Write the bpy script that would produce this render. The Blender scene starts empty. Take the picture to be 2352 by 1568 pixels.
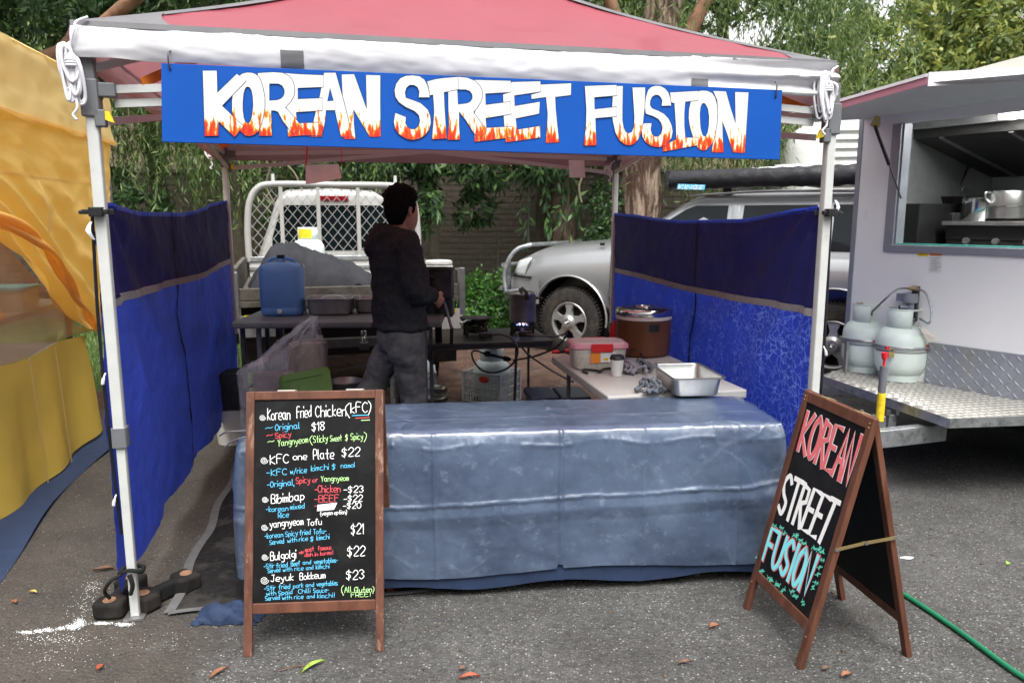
import bpy, bmesh, math, random
import numpy as np
from mathutils import Vector, Matrix, noise
from math import sin, cos, pi, radians, sqrt, hypot
random.seed(7); rng = np.random.default_rng(7)
SC = bpy.context.scene
COL = SC.collection
# ------------------------------------------------------------------ camera, sky, sun, exposure
F_PX, W_PX, PITCH, CAM_Z = 1735.0, 2352.0, 9.32, 1.58
cam_d = bpy.data.cameras.new('camera'); cam = bpy.data.objects.new('camera', cam_d); COL.objects.link(cam)
cam.location = (0, 0, CAM_Z); cam.rotation_euler = (radians(90 - PITCH), 0, 0)
cam_d.sensor_width = 36; cam_d.lens = 36 * F_PX / W_PX; cam_d.clip_end = 400; cam_d.clip_start = .05
cam_d.dof.use_dof = True; cam_d.dof.focus_distance = 3.0; cam_d.dof.aperture_fstop = 5.0
SC.camera = cam
world = bpy.data.worlds.new('World'); SC.world = world; world.use_nodes = True
wn = world.node_tree; bg = wn.nodes['Background']
sky = wn.nodes.new('ShaderNodeTexSky'); sky.sky_type = 'NISHITA'; sky.sun_disc = False
sky.sun_elevation = radians(62); sky.sun_rotation = radians(166); sky.dust_density = 4; sky.air_density = 1.2
hs = wn.nodes.new('ShaderNodeHueSaturation'); hs.inputs['Saturation'].default_value = .06
wn.links.new(sky.outputs[0], hs.inputs['Color']); wn.links.new(hs.outputs[0], bg.inputs[0])
bg.inputs[1].default_value = .135
sun_d = bpy.data.lights.new('sun', 'SUN'); sun_d.energy = 1.4; sun_d.angle = radians(35); sun_d.color = (1, .97, .93)
sun = bpy.data.objects.new('sun', sun_d); COL.objects.link(sun)
sun.rotation_euler = (radians(90 - 62), 0, radians(14))
SC.view_settings.view_transform = 'Standard'; SC.view_settings.look = 'None'
SC.view_settings.gamma = 1; SC.view_settings.use_curve_mapping = False
SC.view_settings.exposure = 1.4
SC.render.resolution_x, SC.render.resolution_y = 1024, 682

# ------------------------------------------------------------------ measuring helpers (2352 px wide photo -> metres)
_p = radians(PITCH)
def ray(u, v):
    a = (u - 1176) / F_PX; b = -(v - 784) / F_PX
    return (a, cos(_p) + b * sin(_p), -sin(_p) + b * cos(_p))
def A(u, v, Y):
    r = ray(u, v); t = Y / r[1]; return Vector((r[0] * t, Y, CAM_Z + r[2] * t))
def G(u, v, z=0.):
    r = ray(u, v); t = (z - CAM_Z) / r[2]; return Vector((r[0] * t, r[1] * t, z))
def PL(u, v, p0, p1, off=0.):
    """point where the sight line meets the vertical plane through p0, p1 (shifted off metres towards the camera)"""
    r = ray(u, v); dx, dy = p1[0] - p0[0], p1[1] - p0[1]; L = hypot(dx, dy); nx, ny = -dy / L, dx / L
    if ny < 0 or (abs(ny) < 1e-6 and nx < 0): nx, ny = -nx, -ny
    qx, qy = p0[0] - nx * off, p0[1] - ny * off
    t = (nx * qx + ny * qy) / (nx * r[0] + ny * r[1])
    return Vector((r[0] * t, r[1] * t, CAM_Z + r[2] * t))
def PP(u, v, o, n):
    r = Vector(ray(u, v)); c = Vector((0, 0, CAM_Z)); t = (o - c).dot(n) / r.dot(n); return c + r * t

# ------------------------------------------------------------------ materials
MATS = {}
def mat(name, col, rough=.6, metal=0., var=.12, scale=8., bump=.15, bscale=None, bdist=.002, coat=0., trans=0., alpha=1.,
        transl=0., emit=None, spec=.35, col2=None, col2scale=3., col2lo=.5, col2hi=.62, stretch=None, tcol=None):
    """principled surface: base colour with fine noise, an optional second colour in patches, and noise bump"""
    m = bpy.data.materials.new(name); m.use_nodes = True; MATS[name] = m
    nt = m.node_tree; N = nt.nodes; L = nt.links; b = N['Principled BSDF']
    tc = N.new('ShaderNodeTexCoord'); src = tc.outputs['Object']
    if stretch:
        mp = N.new('ShaderNodeMapping'); mp.inputs['Scale'].default_value = stretch
        L.new(src, mp.inputs[0]); src = mp.outputs[0]
    nz = N.new('ShaderNodeTexNoise'); nz.inputs['Scale'].default_value = scale; nz.inputs['Detail'].default_value = 6
    nz.inputs['Roughness'].default_value = .62
    L.new(src, nz.inputs['Vector'])
    r = N.new('ShaderNodeValToRGB'); L.new(nz.outputs['Fac'], r.inputs[0])
    lo = [c * (1 - var) for c in col]; hi = [min(1, c * (1 + var)) for c in col]
    r.color_ramp.elements[0].position = .3; r.color_ramp.elements[0].color = (*lo, 1)
    r.color_ramp.elements[1].position = .7; r.color_ramp.elements[1].color = (*hi, 1)
    out = r.outputs[0]
    if col2:
        n2 = N.new('ShaderNodeTexNoise'); n2.inputs['Scale'].default_value = col2scale; n2.inputs['Detail'].default_value = 8
        n2.inputs['Roughness'].default_value = .7
        L.new(src, n2.inputs['Vector'])
        r2 = N.new('ShaderNodeValToRGB'); L.new(n2.outputs['Fac'], r2.inputs[0])
        r2.color_ramp.elements[0].position = col2lo; r2.color_ramp.elements[1].position = col2hi
        mx = N.new('ShaderNodeMixRGB'); L.new(r2.outputs[0], mx.inputs[0]); L.new(out, mx.inputs[1]); mx.inputs[2].default_value = (*col2, 1)
        out = mx.outputs[0]
    L.new(out, b.inputs['Base Color'])
    b.inputs['Roughness'].default_value = rough; b.inputs['Metallic'].default_value = metal
    b.inputs['Coat Weight'].default_value = coat; b.inputs['Coat Roughness'].default_value = .15
    b.inputs['Transmission Weight'].default_value = trans; b.inputs['Alpha'].default_value = alpha
    b.inputs['Specular IOR Level'].default_value = spec
    if emit:
        b.inputs['Emission Color'].default_value = (*emit[0], 1); b.inputs['Emission Strength'].default_value = emit[1]
    if bump:
        nb = N.new('ShaderNodeTexNoise'); nb.inputs['Scale'].default_value = bscale or scale * 3; nb.inputs['Detail'].default_value = 5
        L.new(src, nb.inputs['Vector'])
        bp = N.new('ShaderNodeBump'); bp.inputs['Strength'].default_value = bump; bp.inputs['Distance'].default_value = bdist
        L.new(nb.outputs['Fac'], bp.inputs['Height']); L.new(bp.outputs[0], b.inputs['Normal'])
    if transl:
        tr = N.new('ShaderNodeBsdfTranslucent'); L.new(out, tr.inputs[0])
        if tcol: tr.inputs[0].default_value = (*tcol, 1); nt.links.remove(tr.inputs[0].links[0])
        mx = N.new('ShaderNodeMixShader'); mx.inputs[0].default_value = transl
        L.new(b.outputs[0], mx.inputs[1]); L.new(tr.outputs[0], mx.inputs[2]); L.new(mx.outputs[0], N['Material Output'].inputs[0])
    return m

# ------------------------------------------------------------------ objects
TM = {}     # top-level object name -> world matrix
def reg(o, label=None, cat=None, group=None, kind=None):
    if label: o['label'] = label
    if cat: o['category'] = cat
    if group: o['group'] = group
    if kind: o['kind'] = kind
    return o
def thing(name, label, cat, loc=(0, 0, 0), rz=0., group=None):
    o = bpy.data.objects.new(name, None); COL.objects.link(o); o.empty_display_size = .1
    o.location = loc; o.rotation_euler = (0, 0, rz)
    TM[o.name] = Matrix.Translation(Vector(loc)) @ Matrix.Rotation(rz, 4, 'Z')
    return reg(o, label, cat, group)
def rootmat(o):
    while o.parent: o = o.parent
    return TM.get(o.name, Matrix.Identity(4))
def frame(loc, rz=0., rx=0., ry=0.):
    return Matrix.Translation(Vector(loc)) @ Matrix.Rotation(rz, 4, 'Z') @ Matrix.Rotation(ry, 4, 'Y') @ Matrix.Rotation(rx, 4, 'X')
class MB:
    def __init__(s, M=None): s.v = []; s.f = []; s.M = M or Matrix.Identity(4)
    def add(s, vs, fs):
        n = len(s.v); s.v += [s.M @ Vector(a) for a in vs]; s.f += [tuple(i + n for i in f) for f in fs]; return s
    def hexa(s, p):   # p: 4 bottom, 4 top (ccw from above)
        return s.add(p, [(3, 2, 1, 0), (4, 5, 6, 7), (0, 1, 5, 4), (1, 2, 6, 5), (2, 3, 7, 6), (3, 0, 4, 7)])
    def box(s, a, b):
        x0, y0, z0 = a; x1, y1, z1 = b
        return s.hexa([(x0, y0, z0), (x1, y0, z0), (x1, y1, z0), (x0, y1, z0), (x0, y0, z1), (x1, y0, z1), (x1, y1, z1), (x0, y1, z1)])
    def cbox(s, c, d):
        return s.box((c[0] - d[0] / 2, c[1] - d[1] / 2, c[2] - d[2] / 2), (c[0] + d[0] / 2, c[1] + d[1] / 2, c[2] + d[2] / 2))
    def beam(s, p, q, w, h, up=(0, 0, 1)):
        p, q = Vector(p), Vector(q); d = (q - p).normalized(); u = Vector(up)
        if abs(d.dot(u)) > .98: u = Vector((1, 0, 0))
        sx = d.cross(u).normalized(); sz = sx.cross(d)
        P = [p - sx * w / 2 - sz * h / 2, p + sx * w / 2 - sz * h / 2, q + sx * w / 2 - sz * h / 2, q - sx * w / 2 - sz * h / 2]
        return s.hexa([*P, *[a + sz * h for a in P]])
    def tube(s, pts, r, n=8, cap=True, closed=False):
        pts = [Vector(p) for p in pts]; rs = r if hasattr(r, '__len__') else [r] * len(pts)
        vs = []; fs = []; m = len(pts); prev = None
        for i, p in enumerate(pts):
            if closed: d = pts[(i + 1) % m] - pts[i - 1]
            else: d = pts[min(i + 1, m - 1)] - pts[max(i - 1, 0)]
            if d.length < 1e-9: d = Vector((0, 0, 1))
            d.normalize()
            if prev is None:
                a = Vector((0, 0, 1)) if abs(d.z) < .9 else Vector((1, 0, 0)); x = d.cross(a).normalized()
            else:
                x = prev - d * prev.dot(d); x = x.normalized() if x.length > 1e-6 else d.orthogonal().normalized()
            prev = x; y = d.cross(x)
            vs += [p + (x * cos(2 * pi * k / n) + y * sin(2 * pi * k / n)) * rs[i] for k in range(n)]
        mm = m if closed else m - 1
        for i in range(mm):
            j = (i + 1) % m
            for k in range(n): fs.append((i * n + k, i * n + (k + 1) % n, j * n + (k + 1) % n, j * n + k))
        if cap and not closed: fs += [tuple(range(n))[::-1], tuple(range((m - 1) * n, m * n))]
        return s.add(vs, fs)
    def lathe(s, prof, c=(0, 0, 0), n=24, close=False):
        """prof: (r, z) pairs"""
        vs = []; fs = []; m = len(prof)
        for r, z in prof: vs += [(c[0] + r * cos(2 * pi * k / n), c[1] + r * sin(2 * pi * k / n), c[2] + z) for k in range(n)]
        for i in range(m - 1):
            for k in range(n): fs.append((i * n + k, i * n + (k + 1) % n, (i + 1) * n + (k + 1) % n, (i + 1) * n + k))
        if prof[0][0] > 1e-5 and not close: fs.append(tuple(range(n))[::-1])
        if prof[-1][0] > 1e-5 and not close: fs.append(tuple(range((m - 1) * n, m * n)))
        return s.add(vs, fs)
    def loft(s, rings, cap=True):
        n = len(rings[0]); vs = [p for r in rings for p in r]; fs = []
        for i in range(len(rings) - 1):
            for k in range(n): fs.append((i * n + k, i * n + (k + 1) % n, (i + 1) * n + (k + 1) % n, (i + 1) * n + k))
        if cap: fs += [tuple(range(n))[::-1], tuple(range((len(rings) - 1) * n, len(rings) * n))]
        return s.add(vs, fs)
    def grid(s, fn, nu, nv):
        vs = [fn(i / nu, j / nv) for j in range(nv + 1) for i in range(nu + 1)]
        fs = [(j * (nu + 1) + i, j * (nu + 1) + i + 1, (j + 1) * (nu + 1) + i + 1, (j + 1) * (nu + 1) + i) for j in range(nv) for i in range(nu)]
        return s.add(vs, fs)
    def prism(s, poly, z0, z1):
        n = len(poly); vs = [(x, y, z0) for x, y in poly] + [(x, y, z1) for x, y in poly]
        fs = [tuple(range(n))[::-1], tuple(range(n, 2 * n))] + [(k, (k + 1) % n, n + (k + 1) % n, n + k) for k in range(n)]
        return s.add(vs, fs)
    def build(s, name, m, parent=None, smooth=0, bevel=0, solid=0, **kw):
        inv = rootmat(parent).inverted() if parent else Matrix.Identity(4)
        me = bpy.data.meshes.new(name); me.from_pydata([tuple(inv @ v) for v in s.v], [], s.f); me.update()
        if parent is None or True:
            bm = bmesh.new(); bm.from_mesh(me); bmesh.ops.recalc_face_normals(bm, faces=bm.faces); bm.to_mesh(me); bm.free()
        if smooth:
            for p in me.polygons: p.use_smooth = True
            me.set_sharp_from_angle(angle=radians(smooth))
        o = bpy.data.objects.new(name, me); COL.objects.link(o)
        if m: me.materials.append(MATS[m] if isinstance(m, str) else m)
        if parent: o.parent = parent
        if bevel:
            b = o.modifiers.new('bevel', 'BEVEL'); b.width = bevel; b.segments = 2; b.limit_method = 'ANGLE'; b.angle_limit = radians(40)
        if solid:
            b = o.modifiers.new('solid', 'SOLIDIFY'); b.thickness = solid; b.offset = 0
        return reg(o, **kw)
def rbox(w, d, r, n=5):
    """rounded rectangle outline, centred"""
    pts = []
    for cx, cy, a0 in ((w / 2 - r, d / 2 - r, 0), (-w / 2 + r, d / 2 - r, 90), (-w / 2 + r, -d / 2 + r, 180), (w / 2 - r, -d / 2 + r, 270)):
        for k in range(n + 1):
            a = radians(a0 + 90 * k / n); pts.append((cx + r * cos(a), cy + r * sin(a)))
    return pts
def numesh(name, V, Fc, m, parent=None, **kw):
    """fast mesh from numpy arrays (V: n x 3 world, Fc: k x 4 or k x 3)"""
    if parent:
        inv = np.array(rootmat(parent).inverted()); V = V @ inv[:3, :3].T + inv[:3, 3]
    me = bpy.data.meshes.new(name); k, q = Fc.shape
    me.vertices.add(len(V)); me.vertices.foreach_set('co', V.astype(np.float32).ravel())
    me.loops.add(k * q); me.loops.foreach_set('vertex_index', Fc.astype(np.int32).ravel())
    me.polygons.add(k); me.polygons.foreach_set('loop_start', np.arange(0, k * q, q, dtype=np.int32)); me.polygons.foreach_set('loop_total', np.full(k, q, dtype=np.int32))
    me.update(calc_edges=True); me.validate()
    o = bpy.data.objects.new(name, me); COL.objects.link(o); me.materials.append(MATS[m])
    if parent: o.parent = parent
    return reg(o, **kw)
def dup(root, loc, rz, label=None, group=None):
    r = root.copy(); COL.objects.link(r); r.location = loc; r.rotation_euler = (0, 0, rz)
    TM[r.name] = Matrix.Translation(Vector(loc)) @ Matrix.Rotation(rz, 4, 'Z')
    if label: r['label'] = label
    if group: r['group'] = group
    def rec(a, b):
        for ch in list(a.children):
            c = ch.copy(); COL.objects.link(c); c.parent = b; rec(ch, c)
    rec(root, r); return r
def move(o, loc, rz=0.):
    o.location = loc; o.rotation_euler = (0, 0, rz); TM[o.name] = Matrix.Translation(Vector(loc)) @ Matrix.Rotation(rz, 4, 'Z')
def boolcut(o, cutters):
    for c in cutters:
        b = o.modifiers.new('cut', 'BOOLEAN'); b.object = c; b.solver = 'EXACT'
    dg = bpy.context.evaluated_depsgraph_get(); me = bpy.data.meshes.new_from_object(o.evaluated_get(dg))
    o.modifiers.clear(); o.data = me
    for c in cutters: bpy.data.objects.remove(c)
    return o
def cat(pts, n=6, closed=False):
    """smooth curve through pts"""
    pts = [Vector(p) for p in pts]; m = len(pts); out = []
    for i in range(m if closed else m - 1):
        p0 = pts[i - 1] if (i or closed) else pts[0]; p1 = pts[i]; p2 = pts[(i + 1) % m]; p3 = pts[(i + 2) % m] if (closed or i + 2 < m) else pts[-1]
        for k in range(n):
            t = k / n; out.append(.5 * ((2 * p1) + (p2 - p0) * t + (2 * p0 - 5 * p1 + 4 * p2 - p3) * t * t + (3 * p1 - p0 - 3 * p2 + p3) * t ** 3))
    if not closed: out.append(pts[-1])
    return out
def fbm(x, y, z=0., s=1.): return noise.fractal(Vector((x * s, y * s, z * s)), .7, 2.1, 5)
YAW = radians(11.5)
EX = Vector((cos(YAW), sin(YAW), 0)); EY = Vector((-sin(YAW), cos(YAW), 0)); EZ = Vector((0, 0, 1))
FL = Vector((-1.508, 2.812, 0)); FR = Vector((1.390, 3.402, 0)); BL = Vector((-2.07, 5.578, 0)); BR = Vector((.827, 6.168, 0))

# ------------------------------------------------------------------ palette
mat('white_paint_metal', (.52, .53, .515), .35, .0, .06, 14, .05, coat=.2, col2=(.36, .34, .3), col2scale=9, col2lo=.62, col2hi=.8)
mat('grey_plastic', (.14, .145, .155), .45, var=.1, bump=.1)
mat('black_plastic', (.018, .018, .02), .42, var=.2)
mat('black_rubber', (.012, .012, .012), .8, var=.3, col2=(.03, .024, .02), col2scale=6, spec=.2)
mat('steel', (.55, .55, .54), .28, .95, .1, 20, .1)
mat('dull_steel', (.33, .33, .33), .42, .8, .2, 12, .2)
mat('dark_steel', (.09, .09, .095), .4, .6, .25, 14, .15)
mat('galvanised', (.42, .44, .45), .38, .75, .2, 16, .15, col2=(.25, .26, .27), col2scale=14)
mat('red_canopy', (.36, .072, .098), .55, var=.05, scale=5, bump=.3, bscale=9, bdist=.008, stretch=(1, .25, 1), transl=.34, tcol=(.40, .17, .18), coat=.25)
mat('mauve_lining', (.30, .19, .205), .7, var=.08, scale=5, bump=.3, bscale=9, bdist=.008, transl=.4, tcol=(.40, .22, .24))
mat('silver_canopy', (.60, .597, .625), .36, .0, .03, 4, .12, 9, .006, coat=.25, transl=.06)
mat('grey_trim', (.13, .128, .135), .6, var=.15)
mat('orange_strap', (.75, .2, .02), .6, var=.15)
mat('rope_white', (.66, .65, .70), .8, var=.08, bump=.5, bscale=400, bdist=.001)
mat('blue_board', (.003, .072, .36), .6, var=.06, scale=6, col2=(.2, .34, .55), col2scale=60, col2lo=.76, col2hi=.8, bump=.08, spec=.2)
mat('navy_outline', (.01, .03, .1), .5)
mat('blue_tarp_light', (.045, .082, .56), .42, var=.25, scale=2, bump=.8, bscale=7, bdist=.03, transl=.3, tcol=(.05, .10, .70))
mat('blue_tarp_dark', (.02, .019, .10), .6, var=.25, scale=2.5, bump=.7, bscale=7, bdist=.02, transl=.12, tcol=(.02, .02, .16), col2=(.032, .031, .065), col2scale=1.6, spec=.25)
mat('webbing', (.30, .29, .29), .75, var=.15, scale=30, col2=(.12, .11, .1), col2scale=14, col2lo=.58, col2hi=.7)
mat('zip_black', (.006, .006, .012), .6)
mat('yellow_cloth', (.93, .63, .20), .7, var=.03, scale=1.2, bump=.5, bscale=6, bdist=.015, transl=.5, tcol=(.95, .56, .10))
mat('yellow_cloth_pale', (.88, .69, .31), .7, var=.03, scale=1.2, bump=.1, bscale=2.5, bdist=.01, transl=.5, tcol=(.9, .68, .3))
mat('yellow_skirt', (.78, .52, .09), .7, var=.04, scale=1.2, bump=.08, bscale=2.5, bdist=.01, transl=.2)
mat('amber_mesh', (.60, .34, .15), .5, var=.08, scale=6, alpha=.62)
mat('navy_cloth', (.019, .034, .078), .8, var=.2, scale=12, bump=.4, bscale=60)
mat('black_mat', (.016, .0155, .0155), .95, spec=.1, var=.3, scale=40, bump=.6, bscale=160, bdist=.003, col2=(.04, .037, .034), col2scale=5)
mat('grey_hem', (.11, .11, .11), .8, var=.15, scale=20)
mat('wood', (.105, .040, .024), .5, var=.38, scale=9, bump=.35, bscale=40, stretch=(2.2, 2.2, .22), col2=(.17, .075, .045), col2scale=5, col2lo=.56, col2hi=.7)
mat('wood_worn', (.105, .042, .027), .6, var=.4, scale=10, bump=.5, bscale=50, stretch=(3, 3, .5), col2=(.27, .17, .12), col2scale=13, col2lo=.56, col2hi=.66)
mat('chalkboard', (.006, .006, .0065), .55, var=.35, scale=4, bump=.05, col2=(.012, .012, .013), col2scale=9, spec=.2)
mat('chalk_white', (.85, .85, .84), .8, var=.04); mat('chalk_blue', (.12, .55, .85), .8, var=.05); mat('chalk_red', (.75, .09, .11), .8, var=.06)
mat('chalk_green', (.52, .85, .35), .8, var=.05); mat('chalk_cyan', (.22, .78, .85), .8, var=.05); mat('chalk_coral', (.72, .16, .18), .8, var=.1, scale=14)
mat('chalk_mint', (.15, .72, .55), .8); mat('chalk_grey', (.35, .35, .35), .8)
mat('brass', (.5, .38, .18), .4, .8, .2)
mat('table_grey', (.15, .158, .165), .5, var=.12, scale=10, bump=.15)
mat('table_dark', (.045, .047, .05), .38, var=.2, scale=14)
mat('table_white', (.40, .39, .375), .45, var=.08, scale=8, col2=(.33, .31, .29), col2scale=4, col2lo=.55, col2hi=.8)
mat('jerry_blue', (.19, .39, .78), .42, var=.06, bump=.05, transl=.2)
mat('gas_mint', (.68, .77, .73), .38, var=.05, scale=7, coat=.1, col2=(.48, .54, .49), col2scale=7, col2lo=.62, col2hi=.75)
mat('label_yellow', (.80, .58, .02), .6, var=.2, scale=30); mat('label_red', (.62, .05, .02), .6); mat('label_orange', (.85, .25, .03), .6); mat('label_white', (.75, .75, .75), .6)
mat('white_plastic', (.62, .62, .60), .4, var=.04); mat('crate_white', (.58, .60, .60), .5, var=.1)
mat('plastic_film', (.80, .80, .88), .10, spec=1., var=.2, scale=5, bump=.9, bscale=16, bdist=.05, alpha=.24, coat=.5)
mat('paper_brown', (.15, .09, .06), .7, var=.15, scale=4, bump=.4, bscale=9, bdist=.01)
mat('green_lid', (.07, .15, .025), .42, var=.1); mat('green_crate', (.04, .11, .05), .5)
mat('navy_plastic', (.01, .018, .06), .42, var=.2, coat=.2)
mat('container_clear', (.62, .56, .50), .3, var=.08, scale=60, col2=(.50, .44, .38), col2scale=40)
mat('lid_pink', (.66, .50, .52), .3, var=.04, scale=5); mat('lid_rim', (.62, .26, .33), .35); mat('red_plastic', (.62, .02, .03), .4)
mat('cooker_brown', (.12, .045, .02), .35, var=.15, scale=4); mat('cream_band', (.6, .55, .5), .4)
mat('cup_white', (.64, .63, .62), .6, var=.02)
mat('cloth_grey', (.10, .11, .13), .9, var=.3, scale=40, bump=.8, bscale=120, bdist=.002)
mat('pot_black', (.022, .02, .02), .4, .2, .4, 10, .2, col2=(.06, .05, .045), col2scale=6)
mat('hoodie', (.034, .036, .042), .95, spec=.08, var=.22, scale=30, bump=.5, bscale=180, bdist=.002)
mat('trousers', (.135, .135, .145), .9, spec=.1, var=.2, scale=30, bump=.4, bscale=200, bdist=.002)
mat('skin', (.46, .25, .18), .55, var=.08); mat('hair', (.0035, .003, .003), .8, var=.3, scale=60, bump=.9, bscale=80, bdist=.006, spec=.15)
mat('shoe', (.03, .03, .03), .6)
mat('tarp_grey', (.03, .031, .036), .75, spec=.15, var=.2, scale=6, bump=.6, bscale=16, bdist=.01)
mat('ute_white', (.48, .48, .46), .35, var=.05, coat=.3, col2=(.30, .28, .24), col2scale=9, col2lo=.62, col2hi=.72)
mat('car_silver', (.37, .375, .385), .3, .55, .03, 4, 0, coat=.8); mat('car_grey', (.07, .075, .08), .45, var=.15)
mat('car_glass', (.006, .010, .012), .05, var=.3, scale=3, bump=0, spec=.22)
mat('chrome', (.7, .7, .7), .12, 1, .05, 5, 0); mat('alloy', (.45, .44, .43), .35, .7, .08, 9, .05)
mat('tyre', (.022, .020, .018), .85, var=.3, scale=14, bump=.5, bscale=60, col2=(.055, .042, .03), col2scale=7)
mat('lens_clear', (.55, .58, .58), .1, var=.1, scale=8, coat=1); mat('lens_red', (.35, .01, .02), .2, coat=.5)
mat('black_vinyl', (.022, .022, .026), .42, var=.2, scale=8, bump=.8, bscale=10, bdist=.02)
mat('trailer_white', (.88, .88, .885), .32, var=.025, scale=2, bump=.03, coat=.3, col2=(.56, .54, .52), col2scale=1.3, col2lo=.62, col2hi=.8)
mat('trailer_grey', (.30, .32, .36), .4, .3, .1, 8)
mat('awning_white', (.62, .60, .62), .5, var=.05); mat('strip_pink', (.36, .15, .19), .5, var=.08); mat('roof_cream', (.55, .53, .47), .6, var=.1, scale=6)
mat('checker', (.34, .36, .40), .5, .4, .15, 6, .15, col2=(.30, .29, .20), col2scale=3, col2lo=.5, col2hi=.75); mat('tread_bright', (.66, .65, .61), .3, .6, .1, 8)
mat('tread_base', (.26, .24, .21), .5, .4, .2, 12)
mat('teal_edge', (.05, .35, .3), .4); mat('kitchen_steel', (.34, .36, .36), .35, .6, .2, 3, .1)
mat('hood_dark', (.04, .04, .038), .5, .3, .2, 20)
mat('hose_green', (.01, .15, .07), .45, var=.15)
mat('brick_face', (.125, .105, .082), .85, var=.25, scale=4, bump=.4, bscale=60, col2=(.12, .105, .08), col2scale=.8)
mat('mortar', (.15, .13, .105), .9, var=.15)
mat('fence_slat', (.42, .36, .24), .8, var=.15, scale=6, stretch=(4, 4, .5))
mat('bark_pale', (.25, .185, .14), .9, var=.6, scale=8, bump=1, bscale=16, bdist=.06, stretch=(1.6, 1.6, .3), col2=(.06, .033, .022), col2scale=6, col2lo=.46, col2hi=.54)
mat('bark_dark', (.07, .058, .042), .9, var=.45, scale=6, bump=1, bscale=16, bdist=.02, stretch=(1.6, 1.6, .4), col2=(.14, .12, .085), col2scale=4)
mat('branch_brown', (.22, .12, .07), .85, var=.35, scale=8, bump=.8, bscale=20, bdist=.01)
mat('vine', (.20, .17, .11), .8)
mat('weathered', (.12, .112, .098), .8, var=.3, scale=12, col2=(.06, .055, .048), col2scale=7, spec=.15)
mat('ute_frame', (.34, .33, .315), .4, var=.08, coat=.15)
mat('wire', (.16, .16, .14), .5, .5, .1)
mat('dirt', (.075, .042, .030), .95, var=.4, scale=5, bump=1, bscale=18, bdist=.04, col2=(.034, .024, .018), col2scale=4, col2lo=.5, col2hi=.68)
mat('lawn', (.045, .075, .02), .9, var=.4, scale=4, bump=.8, bscale=30, bdist=.02)
mat('roof_green', (.06, .085, .075), .5, .2, .1); mat('wall_cream', (.32, .27, .19), .8, var=.1)
mat('powder', (.85, .85, .83), .95, var=.03)
for nm, c in (('leaf_orange', (.24, .095, .045)), ('leaf_yellow', (.5, .33, .08)), ('leaf_green_y', (.22, .32, .04)), ('leaf_brown', (.12, .06, .035)), ('leaf_red', (.28, .06, .025)), ('leaf_lime', (.25, .55, .03))):
    mat(nm, c, .6, var=.3, scale=60)
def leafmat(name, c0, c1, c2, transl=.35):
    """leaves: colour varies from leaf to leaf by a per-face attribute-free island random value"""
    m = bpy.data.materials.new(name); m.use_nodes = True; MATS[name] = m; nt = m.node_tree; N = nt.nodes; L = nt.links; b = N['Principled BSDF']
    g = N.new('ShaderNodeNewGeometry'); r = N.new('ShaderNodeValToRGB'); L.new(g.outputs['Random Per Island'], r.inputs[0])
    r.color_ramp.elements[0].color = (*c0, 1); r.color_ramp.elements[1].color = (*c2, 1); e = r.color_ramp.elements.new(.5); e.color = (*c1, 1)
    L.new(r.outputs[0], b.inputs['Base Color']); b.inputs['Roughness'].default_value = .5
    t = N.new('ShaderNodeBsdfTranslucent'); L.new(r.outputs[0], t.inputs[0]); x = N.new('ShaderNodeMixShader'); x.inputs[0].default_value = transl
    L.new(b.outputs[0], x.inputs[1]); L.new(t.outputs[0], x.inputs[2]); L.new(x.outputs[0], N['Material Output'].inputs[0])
leafmat('leaf_weeping', (.035, .075, .018), (.09, .15, .038), (.20, .25, .08))
leafmat('leaf_deep', (.014, .038, .014), (.04, .09, .03), (.10, .18, .05))
leafmat('leaf_bright', (.02, .07, .012), (.05, .15, .025), (.11, .24, .04))
leafmat('leaf_sage', (.08, .13, .035), (.17, .22, .06), (.38, .40, .09))
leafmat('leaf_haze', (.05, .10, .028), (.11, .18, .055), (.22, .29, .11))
leafmat('stone', (.03, .03, .03), (.10, .098, .092), (.27, .265, .25), 0)
leafmat('debris', (.02, .017, .014), (.06, .045, .03), (.16, .10, .05), 0)
leafmat('grass_blade', (.05, .10, .015), (.10, .19, .03), (.20, .24, .06))
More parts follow.
